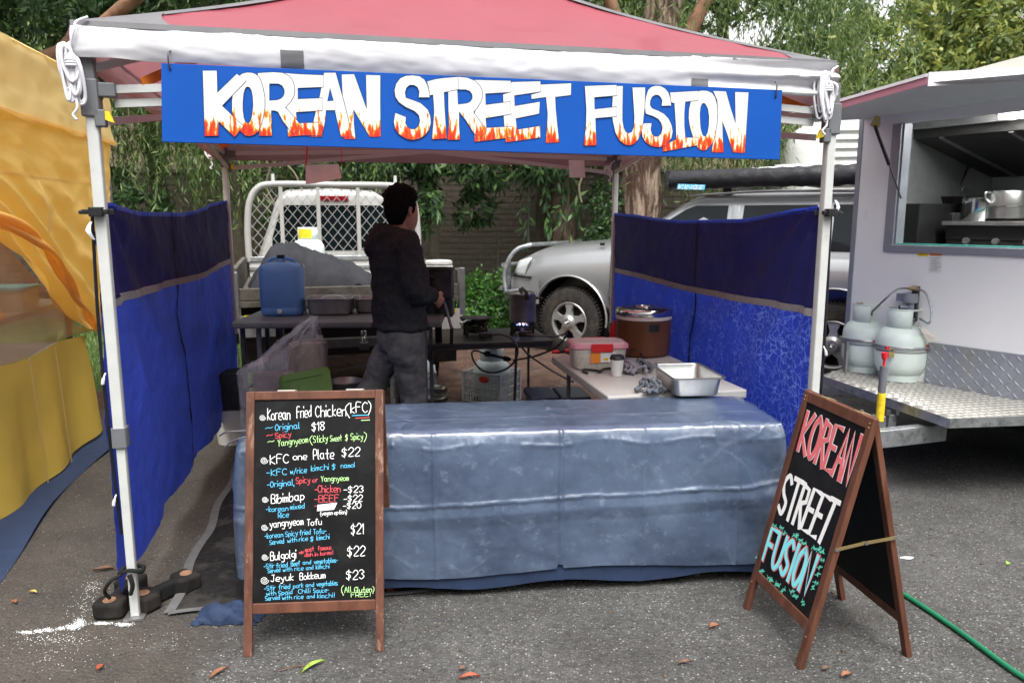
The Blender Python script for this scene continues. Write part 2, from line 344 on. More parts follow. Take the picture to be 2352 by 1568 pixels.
# asphalt: binder, exposed aggregate, dust patches
def asphalt():
    m = bpy.data.materials.new('asphalt'); m.use_nodes = True; MATS['asphalt'] = m; nt = m.node_tree; N = nt.nodes; L = nt.links; b = N['Principled BSDF']
    tc = N.new('ShaderNodeTexCoord'); o = tc.outputs['Object']
    def nz(s, d=6, rgh=.6):
        n = N.new('ShaderNodeTexNoise'); n.inputs['Scale'].default_value = s; n.inputs['Detail'].default_value = d; n.inputs['Roughness'].default_value = rgh; L.new(o, n.inputs['Vector']); return n.outputs['Fac']
    def ramp(i, *st):
        r = N.new('ShaderNodeValToRGB'); L.new(i, r.inputs[0]); e = r.color_ramp.elements
        e[0].position, e[0].color = st[0][0], (*st[0][1], 1); e[1].position, e[1].color = st[-1][0], (*st[-1][1], 1)
        for p, c in st[1:-1]: k = e.new(p); k.color = (*c, 1)
        return r.outputs[0]
    def mix(f, a, c, mode='MIX'):
        x = N.new('ShaderNodeMixRGB'); x.blend_type = mode
        for i, s in enumerate((f, a, c)):
            if hasattr(s, 'is_output'): L.new(s, x.inputs[i])
            elif i == 0: x.inputs[0].default_value = s
            else: x.inputs[i].default_value = (*s, 1)
        return x.outputs[0]
    base = ramp(nz(26, 8, .75), (.32, (.042, .041, .040)), (.68, (.115, .112, .107)))
    v = N.new('ShaderNodeTexVoronoi'); v.inputs['Scale'].default_value = 95; L.new(o, v.inputs['Vector'])
    cellr = N.new('ShaderNodeSeparateColor'); L.new(v.outputs['Color'], cellr.inputs[0])
    agg = ramp(cellr.outputs[0], (0, (.04, .04, .04)), (.55, (.105, .102, .098)), (.88, (.17, .165, .155)), (1, (.36, .35, .33)))
    inr = ramp(v.outputs['Distance'], (.28, (1, 1, 1)), (.5, (0, 0, 0)))
    c = mix(inr, base, agg)
    v2 = N.new('ShaderNodeTexVoronoi'); v2.inputs['Scale'].default_value = 50; L.new(o, v2.inputs['Vector'])
    s2 = N.new('ShaderNodeSeparateColor'); L.new(v2.outputs['Color'], s2.inputs[0])
    wh = ramp(s2.outputs[1], (.965, (0, 0, 0)), (.96, (1, 1, 1))); wd = ramp(v2.outputs['Distance'], (.09, (1, 1, 1)), (.15, (0, 0, 0)))
    c = mix(mix(1., wh, wd, 'MULTIPLY'), c, (.5, .5, .48))
    # brown dust film, mostly to the left and rear of the stall
    sp = N.new('ShaderNodeSeparateXYZ'); L.new(o, sp.inputs[0])
    mr = N.new('ShaderNodeMapRange'); L.new(sp.outputs[0], mr.inputs[0]); mr.inputs[1].default_value = -.9; mr.inputs[2].default_value = -1.7; mr.inputs[3].default_value = .34; mr.inputs[4].default_value = .62
    ad = N.new('ShaderNodeMath'); ad.operation = 'ADD'; L.new(mr.outputs[0], ad.inputs[0]); L.new(nz(1.1, 9, .68), ad.inputs[1])
    dm = ramp(ad.outputs[0], (.94, (0, 0, 0)), (1.25, (.62, .62, .62)))
    c = mix(dm, c, (.070, .056, .045))
    c = mix(ramp(nz(2.2, 9, .75), (.40, (0, 0, 0)), (.66, (.62, .62, .62))), c, (.036, .034, .032))
    c = mix(ramp(nz(.7, 6, .6), (.52, (0, 0, 0)), (.72, (.3, .3, .3))), c, (.15, .145, .135))
    L.new(c, b.inputs['Base Color']); b.inputs['Roughness'].default_value = .85; b.inputs['Specular IOR Level'].default_value = .2
    bp = N.new('ShaderNodeBump'); bp.inputs['Strength'].default_value = .9; bp.inputs['Distance'].default_value = .006
    mm = N.new('ShaderNodeMath'); mm.operation = 'SUBTRACT'; L.new(nz(60, 6), mm.inputs[0]); L.new(v.outputs['Distance'], mm.inputs[1]); L.new(mm.outputs[0], bp.inputs['Height']); L.new(bp.outputs[0], b.inputs['Normal'])
asphalt()
def flames():
    """white lettering with painted flames licking up from the foot; UV: x along the board, y above the letter's foot, metres"""
    m = bpy.data.materials.new('flame_letter'); m.use_nodes = True; MATS['flame_letter'] = m; nt = m.node_tree; N = nt.nodes; L = nt.links; b = N['Principled BSDF']
    uv = N.new('ShaderNodeUVMap'); sp = N.new('ShaderNodeSeparateXYZ'); L.new(uv.outputs[0], sp.inputs[0])
    mp = N.new('ShaderNodeMapping'); mp.inputs['Scale'].default_value = (80, 17, 1); L.new(uv.outputs[0], mp.inputs[0])
    n = N.new('ShaderNodeTexNoise'); n.inputs['Scale'].default_value = 1; n.inputs['Detail'].default_value = 3; L.new(mp.outputs[0], n.inputs['Vector'])
    mu = N.new('ShaderNodeMath'); mu.operation = 'MULTIPLY'; mu.inputs[1].default_value = .30; L.new(n.outputs['Fac'], mu.inputs[0])
    su = N.new('ShaderNodeMath'); su.operation = 'SUBTRACT'; L.new(mu.outputs[0], su.inputs[0]); L.new(sp.outputs[1], su.inputs[1])
    r = N.new('ShaderNodeValToRGB'); L.new(su.outputs[0], r.inputs[0]); e = r.color_ramp.elements
    e[0].position, e[0].color = .098, (.64, .635, .61, 1); e[1].position, e[1].color = .165, (.58, .012, .004, 1)
    for p, c in ((.104, (.85, .5, .03, 1)), (.113, (.8, .2, .01, 1)), (.132, (.72, .05, .006, 1))): k = e.new(p); k.color = c
    L.new(r.outputs[0], b.inputs['Base Color']); b.inputs['Roughness'].default_value = .45
flames()
def tablecloth_mat():
    """blue cloth under a clear plastic cover: clouded, glossy, with scuffs and crinkle highlights painted in pale"""
    m = bpy.data.materials.new('tablecloth_plastic'); m.use_nodes = True; MATS['tablecloth_plastic'] = m; nt = m.node_tree; N = nt.nodes; L = nt.links; b = N['Principled BSDF']
    tc = N.new('ShaderNodeTexCoord'); o = tc.outputs['Object']
    def nz(s, d=7, rg=.65):
        n = N.new('ShaderNodeTexNoise'); n.inputs['Scale'].default_value = s; n.inputs['Detail'].default_value = d; n.inputs['Roughness'].default_value = rg; L.new(o, n.inputs['Vector']); return n.outputs['Fac']
    r = N.new('ShaderNodeValToRGB'); L.new(nz(2.4), r.inputs[0]); r.color_ramp.elements[0].position = .32; r.color_ramp.elements[1].position = .72
    r.color_ramp.elements[0].color = (.032, .049, .092, 1); r.color_ramp.elements[1].color = (.098, .136, .21, 1)
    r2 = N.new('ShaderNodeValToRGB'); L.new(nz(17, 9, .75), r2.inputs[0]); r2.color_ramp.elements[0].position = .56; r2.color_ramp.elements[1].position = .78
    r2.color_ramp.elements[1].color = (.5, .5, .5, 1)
    x = N.new('ShaderNodeMixRGB'); L.new(r2.outputs[0], x.inputs[0]); L.new(r.outputs[0], x.inputs[1]); x.inputs[2].default_value = (.30, .36, .45, 1)  # whitish flecks: some scuffing, plus crinkle glints put into the colour
    v = N.new('ShaderNodeTexVoronoi'); v.inputs['Scale'].default_value = 55; L.new(o, v.inputs['Vector'])
    r3 = N.new('ShaderNodeValToRGB'); L.new(v.outputs['Distance'], r3.inputs[0]); r3.color_ramp.elements[0].position = .05; r3.color_ramp.elements[0].color = (.6, .6, .6, 1); r3.color_ramp.elements[1].position = .1; r3.color_ramp.elements[1].color = (0, 0, 0, 1)
    s2 = N.new('ShaderNodeSeparateColor'); L.new(v.outputs['Color'], s2.inputs[0]); gt = N.new('ShaderNodeMath'); gt.operation = 'GREATER_THAN'; gt.inputs[1].default_value = .88; L.new(s2.outputs[0], gt.inputs[0])
    mu = N.new('ShaderNodeMath'); mu.operation = 'MULTIPLY'; L.new(gt.outputs[0], mu.inputs[0]); L.new(r3.outputs[0], mu.inputs[1])
    x2 = N.new('ShaderNodeMixRGB'); L.new(mu.outputs[0], x2.inputs[0]); L.new(x.outputs[0], x2.inputs[1]); x2.inputs[2].default_value = (.5, .5, .48, 1)
    L.new(x2.outputs[0], b.inputs['Base Color'])
    b.inputs['Roughness'].default_value = .36; b.inputs['Coat Weight'].default_value = 1.; b.inputs['Coat Roughness'].default_value = .2; b.inputs['Specular IOR Level'].default_value = .6
    # crossing fold wrinkles: bump, plus their highlights mixed pale into the colour
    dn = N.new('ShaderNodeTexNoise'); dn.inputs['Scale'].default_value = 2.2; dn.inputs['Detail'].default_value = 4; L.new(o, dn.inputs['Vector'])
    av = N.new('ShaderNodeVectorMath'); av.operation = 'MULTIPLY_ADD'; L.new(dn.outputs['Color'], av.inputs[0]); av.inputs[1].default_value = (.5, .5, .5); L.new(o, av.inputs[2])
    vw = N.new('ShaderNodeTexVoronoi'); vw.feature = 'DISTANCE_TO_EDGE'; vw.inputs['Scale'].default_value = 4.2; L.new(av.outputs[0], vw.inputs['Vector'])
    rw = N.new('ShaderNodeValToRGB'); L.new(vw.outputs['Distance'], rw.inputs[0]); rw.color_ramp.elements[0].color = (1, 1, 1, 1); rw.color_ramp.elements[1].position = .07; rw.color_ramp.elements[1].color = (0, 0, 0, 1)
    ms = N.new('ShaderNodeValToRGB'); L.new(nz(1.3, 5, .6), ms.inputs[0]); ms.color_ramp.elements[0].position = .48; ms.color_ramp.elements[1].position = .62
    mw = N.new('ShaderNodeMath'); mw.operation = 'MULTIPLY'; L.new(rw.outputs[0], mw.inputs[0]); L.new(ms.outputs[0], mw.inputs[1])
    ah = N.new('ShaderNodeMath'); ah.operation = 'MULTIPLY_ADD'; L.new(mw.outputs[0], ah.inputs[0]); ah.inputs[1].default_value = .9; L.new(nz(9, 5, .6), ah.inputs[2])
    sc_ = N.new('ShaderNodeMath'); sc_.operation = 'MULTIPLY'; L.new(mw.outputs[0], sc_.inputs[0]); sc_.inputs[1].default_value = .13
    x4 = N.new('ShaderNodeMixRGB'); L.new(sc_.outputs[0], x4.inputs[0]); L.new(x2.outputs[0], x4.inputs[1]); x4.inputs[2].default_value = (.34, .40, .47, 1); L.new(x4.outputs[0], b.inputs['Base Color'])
    bp = N.new('ShaderNodeBump'); bp.inputs['Strength'].default_value = .5; bp.inputs['Distance'].default_value = .004; L.new(ah.outputs[0], bp.inputs['Height']); L.new(bp.outputs[0], b.inputs['Normal']); L.new(bp.outputs[0], b.inputs['Coat Normal'])
tablecloth_mat()
def crackle():
    """the right wall's coated blue fabric: pale crazing where the coating has cracked off"""
    m = mat('blue_tarp_crazed', (.022, .05, .46), .5, var=.2, scale=2, bump=.5, bscale=5, bdist=.02, transl=.3, tcol=(.03, .07, .6))
    nt = m.node_tree; N = nt.nodes; L = nt.links; b = N['Principled BSDF']; tc = N.new('ShaderNodeTexCoord')
    d = N.new('ShaderNodeTexNoise'); d.inputs['Scale'].default_value = 14; d.inputs['Detail'].default_value = 4; L.new(tc.outputs['Object'], d.inputs['Vector'])
    ad = N.new('ShaderNodeVectorMath'); ad.operation = 'MULTIPLY_ADD'; L.new(d.outputs['Color'], ad.inputs[0]); ad.inputs[1].default_value = (.11, .11, .11); L.new(tc.outputs['Object'], ad.inputs[2])
    v = N.new('ShaderNodeTexVoronoi'); v.feature = 'DISTANCE_TO_EDGE'; v.inputs['Scale'].default_value = 23; L.new(ad.outputs[0], v.inputs['Vector'])
    r = N.new('ShaderNodeValToRGB'); L.new(v.outputs['Distance'], r.inputs[0]); r.color_ramp.elements[0].position = .03; r.color_ramp.elements[0].color = (1, 1, 1, 1); r.color_ramp.elements[1].position = .085; r.color_ramp.elements[1].color = (0, 0, 0, 1)
    n2 = N.new('ShaderNodeTexNoise'); n2.inputs['Scale'].default_value = 6; n2.inputs['Detail'].default_value = 8; n2.inputs['Roughness'].default_value = .75; L.new(tc.outputs['Object'], n2.inputs['Vector'])
    sp = N.new('ShaderNodeSeparateXYZ'); L.new(tc.outputs['Object'], sp.inputs[0]); mr = N.new('ShaderNodeMapRange'); L.new(sp.outputs[1], mr.inputs[0])
    mr.inputs[1].default_value = 2.6; mr.inputs[2].default_value = .3; mr.inputs[3].default_value = -.05; mr.inputs[4].default_value = .16
    a2 = N.new('ShaderNodeMath'); a2.operation = 'ADD'; L.new(n2.outputs['Fac'], a2.inputs[0]); L.new(mr.outputs[0], a2.inputs[1])
    r2 = N.new('ShaderNodeValToRGB'); L.new(a2.outputs[0], r2.inputs[0]); r2.color_ramp.elements[0].position = .50; r2.color_ramp.elements[1].position = .66; r2.color_ramp.elements[1].color = (1, 1, 1, 1)
    mu = N.new('ShaderNodeMath'); mu.operation = 'MULTIPLY'; L.new(r.outputs[0], mu.inputs[0]); L.new(r2.outputs[0], mu.inputs[1])
    old = b.inputs['Base Color'].links[0].from_socket
    x = N.new('ShaderNodeMixRGB'); L.new(mu.outputs[0], x.inputs[0]); L.new(old, x.inputs[1]); x.inputs[2].default_value = (.24, .36, .85, 1); L.new(x.outputs[0], b.inputs['Base Color'])
crackle()
# ================================================================== THE SETTING
def sheet(name, fn, nu, nv, m, **kw):
    mb = MB(); mb.grid(fn, nu, nv); o = mb.build(name, m, smooth=60, **kw)
    if o.data.polygons[0].normal.z < 0: o.data.flip_normals()
    return o
sheet('ground', lambda u, v: (-70 + 140 * u, -30 + 150 * v, 0), 8, 8, 'asphalt', kind='structure')
def dirt_fn(u, v):
    x = -5.2 + 10.5 * u; y = 5.75 + 4.6 * v
    e = min(1, max(0, min(v / .16 - .35 * fbm(x, 3, 0, 1.6) - .1 - (.9 if x > 1.6 else 0) * (x - 1.6), (1 - v) / .05, u / .04, (1 - u) / .04)))
    return (x, y, -.012 + e * (.022 + .03 * (fbm(x, y, 0, 2.2) + .25) + .012 * fbm(x, y, 3, 9)))
sheet('dirt_ground', dirt_fn, 210, 92, 'dirt', kind='structure')
def lawn_fn(u, v):
    x = -14 + 22 * u; y = 9.4 + 3.6 * v
    if v == 0: return (x, y, -.02)
    return (x, y, .03 + .05 * (fbm(x, y, 0, .8) + .2))
sheet('lawn_ground', lawn_fn, 80, 16, 'lawn', kind='structure')
sheet('lawn_ground', lambda u, v: (-5.4 + 3.2 * u + .12 * fbm(0, v * 4), 6.7 + 2.9 * v, (-.02 if v == 0 or u in (0, 1) else .045)), 20, 20, 'lawn', kind='structure')
# grass blades
def grass(name, n, box, h, **kw):
    x = rng.uniform(box[0], box[1], n); y = rng.uniform(box[2], box[3], n); hh = h * rng.uniform(.45, 1.2, n)
    a = rng.uniform(0, 2 * pi, n); w = .006
    b = np.stack([x, y, np.full(n, .02)], 1); d = np.stack([np.cos(a), np.sin(a), np.zeros(n)], 1); ln = np.stack([-np.sin(a), np.cos(a), np.zeros(n)], 1) * rng.uniform(.1, .9, n)[:, None] * hh[:, None]
    t = b + ln + np.stack([0 * hh, 0 * hh, hh], 1)
    V = np.concatenate([b - d * w, b + d * w, t], 1).reshape(-1, 3); F = np.arange(3 * n).reshape(-1, 3)
    return numesh(name, V, F, 'grass_blade', **kw)
grass('grass', 16000, (-5.3, -2.25, 6.75, 9.6), .09, kind='stuff', label='green grass growing beside the ute and behind the stall', cat='grass')
grass('grass', 26000, (-6, 3.5, 9.5, 11.4), .11, kind='stuff', label='strip of green grass along the foot of the brick wall', cat='grass')

# loose stones on the asphalt
def pebbles(n, box, r0, r1, m, name, **kw):
    ph = (1 + 5 ** .5) / 2
    t = np.array([(1, 0, 0), (-1, 0, 0), (0, 1, 0), (0, -1, 0), (0, 0, 1), (0, 0, -1)], float)
    tf = np.array([(0, 2, 4), (2, 1, 4), (1, 3, 4), (3, 0, 4), (2, 0, 5), (1, 2, 5), (3, 1, 5), (0, 3, 5)])
    c = np.stack([rng.uniform(box[0], box[1], n), rng.uniform(box[2], box[3], n), np.zeros(n)], 1); r = rng.uniform(r0, r1, n)
    V = (t[None] * rng.uniform(.6, 1.3, (n, 6, 1))) * r[:, None, None]; a = rng.uniform(0, 2 * pi, n)
    R = np.zeros((n, 3, 3)); R[:, 0, 0] = np.cos(a); R[:, 0, 1] = -np.sin(a); R[:, 1, 0] = np.sin(a); R[:, 1, 1] = np.cos(a); R[:, 2, 2] = .7
    V = np.einsum('nij,nkj->nki', R, V) + c[:, None] + np.array([0, 0, .002])
    F = tf[None] + 6 * np.arange(n)[:, None, None]
    return numesh(name, V.reshape(-1, 3), F.reshape(-1, 3), m, **kw)
pebbles(15000, (-3.2, 3.6, 1.75, 5.0), .0012, .0046, 'stone', 'gravel', kind='stuff', label='fine grey gravel loose on the asphalt', cat='gravel')
pebbles(420, (-3.2, 3.6, 1.9, 4.8), .003, .009, 'debris', 'debris', kind='stuff', label='crumbs of bark and dirt scattered over the asphalt', cat='debris')

# ------------------------------------------------------------------ foliage
def leaf_quads(P, D, L, Wd, up=None):
    """rhombic leaves at P along D"""
    n = len(P); D = D / np.linalg.norm(D, axis=1, keepdims=True)
    r = rng.normal(size=(n, 3)); W = np.cross(D, r); W /= np.linalg.norm(W, axis=1, keepdims=True) + 1e-9
    L = np.asarray(L).reshape(-1, 1) * np.ones((n, 1)); Wd = np.asarray(Wd).reshape(-1, 1) * np.ones((n, 1))
    V = np.stack([P, P + D * L * .45 + W * Wd, P + D * L, P + D * L * .45 - W * Wd], 1)
    return V.reshape(-1, 3)
def strands(n, boxf, length, per, leaf, width, sway=.25, thick=None):
    """hanging strands of narrow leaves"""
    out = []; tops = boxf(n); ln = length * rng.uniform(.5, 1.2, n); ang = rng.uniform(0, 2 * pi, n)
    for k in range(per):
        t = (k + rng.uniform(0, 1, n)) / per
        off = np.stack([np.cos(ang), np.sin(ang), np.zeros(n)], 1) * (sway * ln * (1 - (1 - t) ** 2))[:, None]
        P = tops + off + np.stack([0 * t, 0 * t, -ln * t ** 1.25], 1)
        D = np.stack([rng.normal(0, .45, n) + .3 * np.cos(ang), rng.normal(0, .45, n) + .3 * np.sin(ang), -1 + .5 * rng.normal(size=n)], 1)
        out.append(leaf_quads(P, D, leaf * rng.uniform(.6, 1.3, n), width))
    return np.concatenate(out)
def clumps(centres, nleaf, leaf, width, down=.3):
    """centres: list of (x,y,z,rx,ry,rz)"""
    out = []
    for c in centres:
        nn = int(nleaf * c[3] * c[5] * 4)
        sub = rng.normal(size=(max(6, nn // 26), 3)); sub /= np.linalg.norm(sub, axis=1, keepdims=True); sub *= rng.uniform(.35, 1, (len(sub), 1)) ** .6
        idx = rng.integers(0, len(sub), nn); P = sub[idx] + rng.normal(0, .13, (nn, 3))
        P = P * np.array(c[3:6]) + np.array(c[:3])
        D = rng.normal(size=(nn, 3)); D[:, 2] -= down
        out.append(leaf_quads(P, D, leaf * rng.uniform(.6, 1.3, nn), width))
    return np.concatenate(out)
def crown(name, V, m, parent=None, **kw):
    return numesh(name, V, np.arange(len(V)).reshape(-1, 4), m, parent, **kw)
def trunk(path, r, m, parent, name='trunk', n=14, wob=.12):
    pts = cat(path, 8); k = len(pts); rr = [r[0] + (r[1] - r[0]) * i / (k - 1) for i in range(k)]
    mb = MB(); mb.tube(pts, rr, n)
    for i in range(len(mb.v)):
        v = mb.v[i]; c = pts[min(k - 1, i // n)]; d = v - c; mb.v[i] = c + d * (1 + wob * 2 * fbm(v.x * 3, v.y * 3, v.z * .8, 2.0))
    return mb.build(name, m, parent, smooth=70)
def boxs(lo, hi):
    return lambda n: rng.uniform(lo, hi, (n, 3))
# big pale-barked tree behind the silver car
t = thing('paperbark_tree', 'big tree with thick flaking pale brown bark standing behind the silver four wheel drive', 'tree', A(1466, 640, 10.2).xy.to_3d())
b = TM[t.name].translation
trunk([b + Vector((0, 0, -.1)), b + Vector((.0, 0, 1.6)), b + Vector((.06, 0, 3.0)), b + Vector((.3, .1, 4.6)), b + Vector((.6, .3, 7))], (.30, .17), 'bark_pale', t, wob=.16)
trunk([b + Vector((.1, 0, 2.9)), b + Vector((.7, -.1, 4.2)), b + Vector((1.5, -.1, 5.6))], (.11, .06), 'branch_brown', t, 'branch')
trunk([b + Vector((-.1, 0, 3.1)), b + Vector((-.5, -.2, 4.3)), b + Vector((-1.5, -.3, 5.8))], (.10, .05), 'branch_brown', t, 'branch')
V = np.concatenate([strands(900, boxs((b.x + .0, 9.6, 3.1), (b.x + 3.3, 11.4, 6.2)), 1.3, 16, .12, .009), strands(260, boxs((b.x + .25, 9.5, 2.6), (b.x + 2.2, 10.6, 3.2)), 1.0, 18, .11, .009),
                    strands(500, boxs((b.x - 4, 9.8, 4.0), (b.x + .4, 11.6, 6.2)), 1.2, 14, .12, .009)])
crown('crown', V, 'leaf_weeping', t)
# weeping tree on the left
t = thing('weeping_tree', 'weeping tree with fine hanging leaves above the left end of the brick wall', 'tree', (-4.85, 10.6, 0)); b = Vector((-4.85, 10.6, 0))
trunk([b, b + Vector((.05, 0, 1.5)), b + Vector((-.1, 0, 3)), b + Vector((.3, 0, 5)), b + Vector((.4, 0, 6.5))], (.13, .06), 'bark_dark', t)
trunk([b + Vector((0, 0, 2.4)), b + Vector((.6, -.5, 3.3)), b + Vector((1.8, -.9, 4.3))], (.06, .03), 'branch_brown', t, 'branch')
V = np.concatenate([strands(1200, boxs((-7.6, 9.2, 3.3), (-2.0, 11.2, 6.2)), 1.25, 16, .12, .009), strands(260, boxs((-5.3, 9.2, 2.6), (-3.6, 10.6, 3.4)), 1.1, 18, .12, .009), strands(90, boxs((-4.3, 9.3, 2.1), (-3.0, 10.6, 2.7)), .8, 18, .11, .009), strands(120, boxs((-3.0, 9.6, 2.5), (-1.6, 10.8, 3.0)), .8, 18, .11, .009)])
crown('crown', V, 'leaf_weeping', t)
# dark tree top-left
t = thing('dark_leafy_tree', 'dark leafy tree with a bare brown limb behind the yellow stall', 'tree', (-7.4, 9.4, 0)); b = Vector((-7.4, 9.4, 0))
trunk([b, b + Vector((.1, 0, 2)), b + Vector((.5, -.2, 3.2)), b + Vector((.4, 0, 6))], (.2, .1), 'bark_dark', t)
trunk([b + Vector((.35, -.1, 2.85)), A(100, 140, 9.0), A(170, 92, 8.9), A(230, 60, 8.8), A(330, -20, 8.6)], (.11, .07), 'branch_brown', t, 'branch')
V = clumps([(-6.6, 9.0, 4.1, 1.0, .8, .75), (-5.2, 9.2, 4.2, 1.0, .8, .6), (-4.2, 9.6, 4.6, 1.1, .8, .6), (-7.3, 9.0, 4.8, .9, .7, .6), (-4.9, 9.5, 3.6, .5, .5, .35)], 1500, .13, .02, .6)
crown('crown', V, 'leaf_deep', t)
# broad-leaved trees behind the man
t = thing('slender_leafy_tree', 'slender trunk with broad green hanging leaves behind the man', 'tree', A(1004, 640, 10.2).xy.to_3d()); b = TM[t.name].translation
trunk([b, b + Vector((-.04, 0, 1.2)), b + Vector((-.02, 0, 2.4)), b + Vector((.3, 0, 4))], (.085, .05), 'bark_dark', t)
trunk([b + Vector((-.03, 0, 1.3)), b + Vector((-.25, .1, 2.2)), b + Vector((-.4, .1, 3.6))], (.045, .03), 'bark_dark', t, 'branch')
V = clumps([(-.95, 10, 2.4, .60, .4, .34), (-.1, 9.9, 2.28, .8, .4, .30), (.40, 10.1, 2.3, .45, .4, .26), (.95, 10.2, 2.5, .5, .4, .24), (-1.7, 10.1, 2.35, .6, .4, .35), (-2.5, 10.2, 2.45, .6, .4, .35), (-1.1, 9.9, 1.7, .25, .3, .35), (-.5, 10.3, 1.75, .3, .3, .3), (.3, 10, 3.4, 1.6, .6, .6), (-1.5, 10, 3.5, 1.4, .6, .6)], 1250, .14, .022, .9)
V = np.concatenate([V, strands(16, boxs((-.3, 9.8, 2.0), (.9, 10.2, 2.5)), .8, 12, .15, .02), strands(9, boxs((.2, 9.8, 1.5), (.9, 10.2, 2.1)), .7, 10, .15, .02)])
crown('crown', V, 'leaf_deep', t)
# trees at the wall
def post_tree(label, name, u, Y, w, m, lean=0., n2=None, cr=None, lm='leaf_deep'):
    p = A(u, 640, Y); t = thing(name, label, 'tree', (p.x, Y, 0)); b = Vector((p.x, Y, 0))
    trunk([b, b + Vector((lean * .3, 0, 1.2)), b + Vector((lean * .7, 0, 2.5)), b + Vector((lean, 0, 4.4))], (w, w * .8), m, t)
    if cr is not None: crown('crown', cr, lm, t)
    return t
post_tree('mossy brown tree trunk in front of the brick wall, left of the big pale trunk', 'mossy_tree', 1291, 10.7, .19, 'bark_pale', .03, cr=strands(160, boxs((.2, 10, 3.4), (2.2, 11, 4.6)), 1.0, 14, .12, .009), lm='leaf_weeping')
post_tree('dark straight tree trunk close beside the mossy trunk at the brick wall', 'dark_tree', 1246, 11.1, .105, 'bark_dark', 0, cr=clumps([(.3, 11, 4.2, .6, .4, .4)], 900, .12, .02))
post_tree('slim rough trunk just right of the rear left tent pole', 'slim_tree', 552, 10.3, .12, 'bark_dark', -.05, cr=strands(200, boxs((-4.3, 9.8, 2.9), (-2.2, 11, 3.9)), 1.0, 14, .12, .009), lm='leaf_weeping')
post_tree('thin dark sapling left of the white ute', 'sapling', 585, 10.6, .05, 'bark_dark', .05, cr=clumps([(-3.1, 10.5, 1.75, .35, .3, .4), (-3.4, 10.4, 2.3, .35, .3, .3), (-2.75, 10.5, 2.5, .3, .3, .3)], 700, .10, .018, .6))
post_tree('thin greenish trunk seen over the silver car bonnet', 'greenish_sapling', 1368, 10.9, .05, 'bark_dark', .06, cr=clumps([(1.45, 10.8, 3.6, .3, .3, .3)], 700, .10, .018, .6))
t = thing('glossy_shrub', 'dark glossy leaved shrub between the saplings and the big pale trunk', 'shrub', (1.28, 10.3, 0))
trunk([Vector((1.28, 10.3, 0)), Vector((1.3, 10.3, 1.2)), Vector((1.35, 10.3, 2.0))], (.03, .015), 'bark_dark', t, 'stem')
crown('foliage', clumps([(1.22, 10.2, 1.75, .33, .3, .36), (1.25, 10.2, 1.3, .3, .3, .3), (1.05, 10.2, 1.25, .22, .2, .2)], 1500, .09, .018, .3), 'leaf_deep', t)
t = thing('leafy_bush', 'bright green leafy bush in front of the silver car', 'bush', (-.42, 10.0, 0))
trunk([Vector((-.42, 10.0, 0)), Vector((-.4, 10, .3)), Vector((-.36, 10, .6))], (.03, .01), 'bark_dark', t, 'stem')
crown('foliage', clumps([(-.50, 9.9, .42, .34, .3, .42), (-.15, 9.9, .50, .32, .3, .42), (-.3, 9.7, .28, .5, .3, .26), (-.62, 10, .65, .2, .2, .2)], 2600, .06, .017, -.2), 'leaf_bright', t)
t = thing('low_shrub', 'small round dark green shrub above the left blue side wall', 'shrub', A(335, 620, 9.6).xy.to_3d())
b = TM[t.name].translation; trunk([b, b + Vector((0, 0, 1.7))], (.03, .015), 'bark_dark', t, 'stem')
crown('foliage', clumps([(b.x, 9.6, 1.75, .42, .3, .30), (b.x - .55, 9.8, 1.9, .35, .3, .35), (b.x + .1, 9.8, 1.2, .5, .4, .4)], 1400, .10, .02, .3), 'leaf_deep', t)
# hanging vines
for i, (pts, lab) in enumerate([([(608, 355), (620, 385), (612, 430), (640, 480), (655, 500)], 'pale thin vine hanging left of the white ute'),
                                ([(650, 355), (678, 400), (700, 450), (720, 480)], 'pale vine slanting down behind the ute headboard'),
                                ([(1340, 380), (1330, 430), (1336, 465)], 'short pale vine hanging in front of the mossy trunk'),
                                ([(300, 300), (330, 370), (310, 420), (345, 470)], 'twisting pale vine in the weeping tree above the left blue wall')]):
    mb = MB(); mb.tube(cat([A(u, v, 9.4 + .05 * k) for k, (u, v) in enumerate([(pts[0][0] - 10, pts[0][1] - 140)] + pts)], 6), .012, 5)
    mb.build('vine', 'vine', smooth=60, label=lab, cat='vine', group='vines hanging in front of the brick wall')
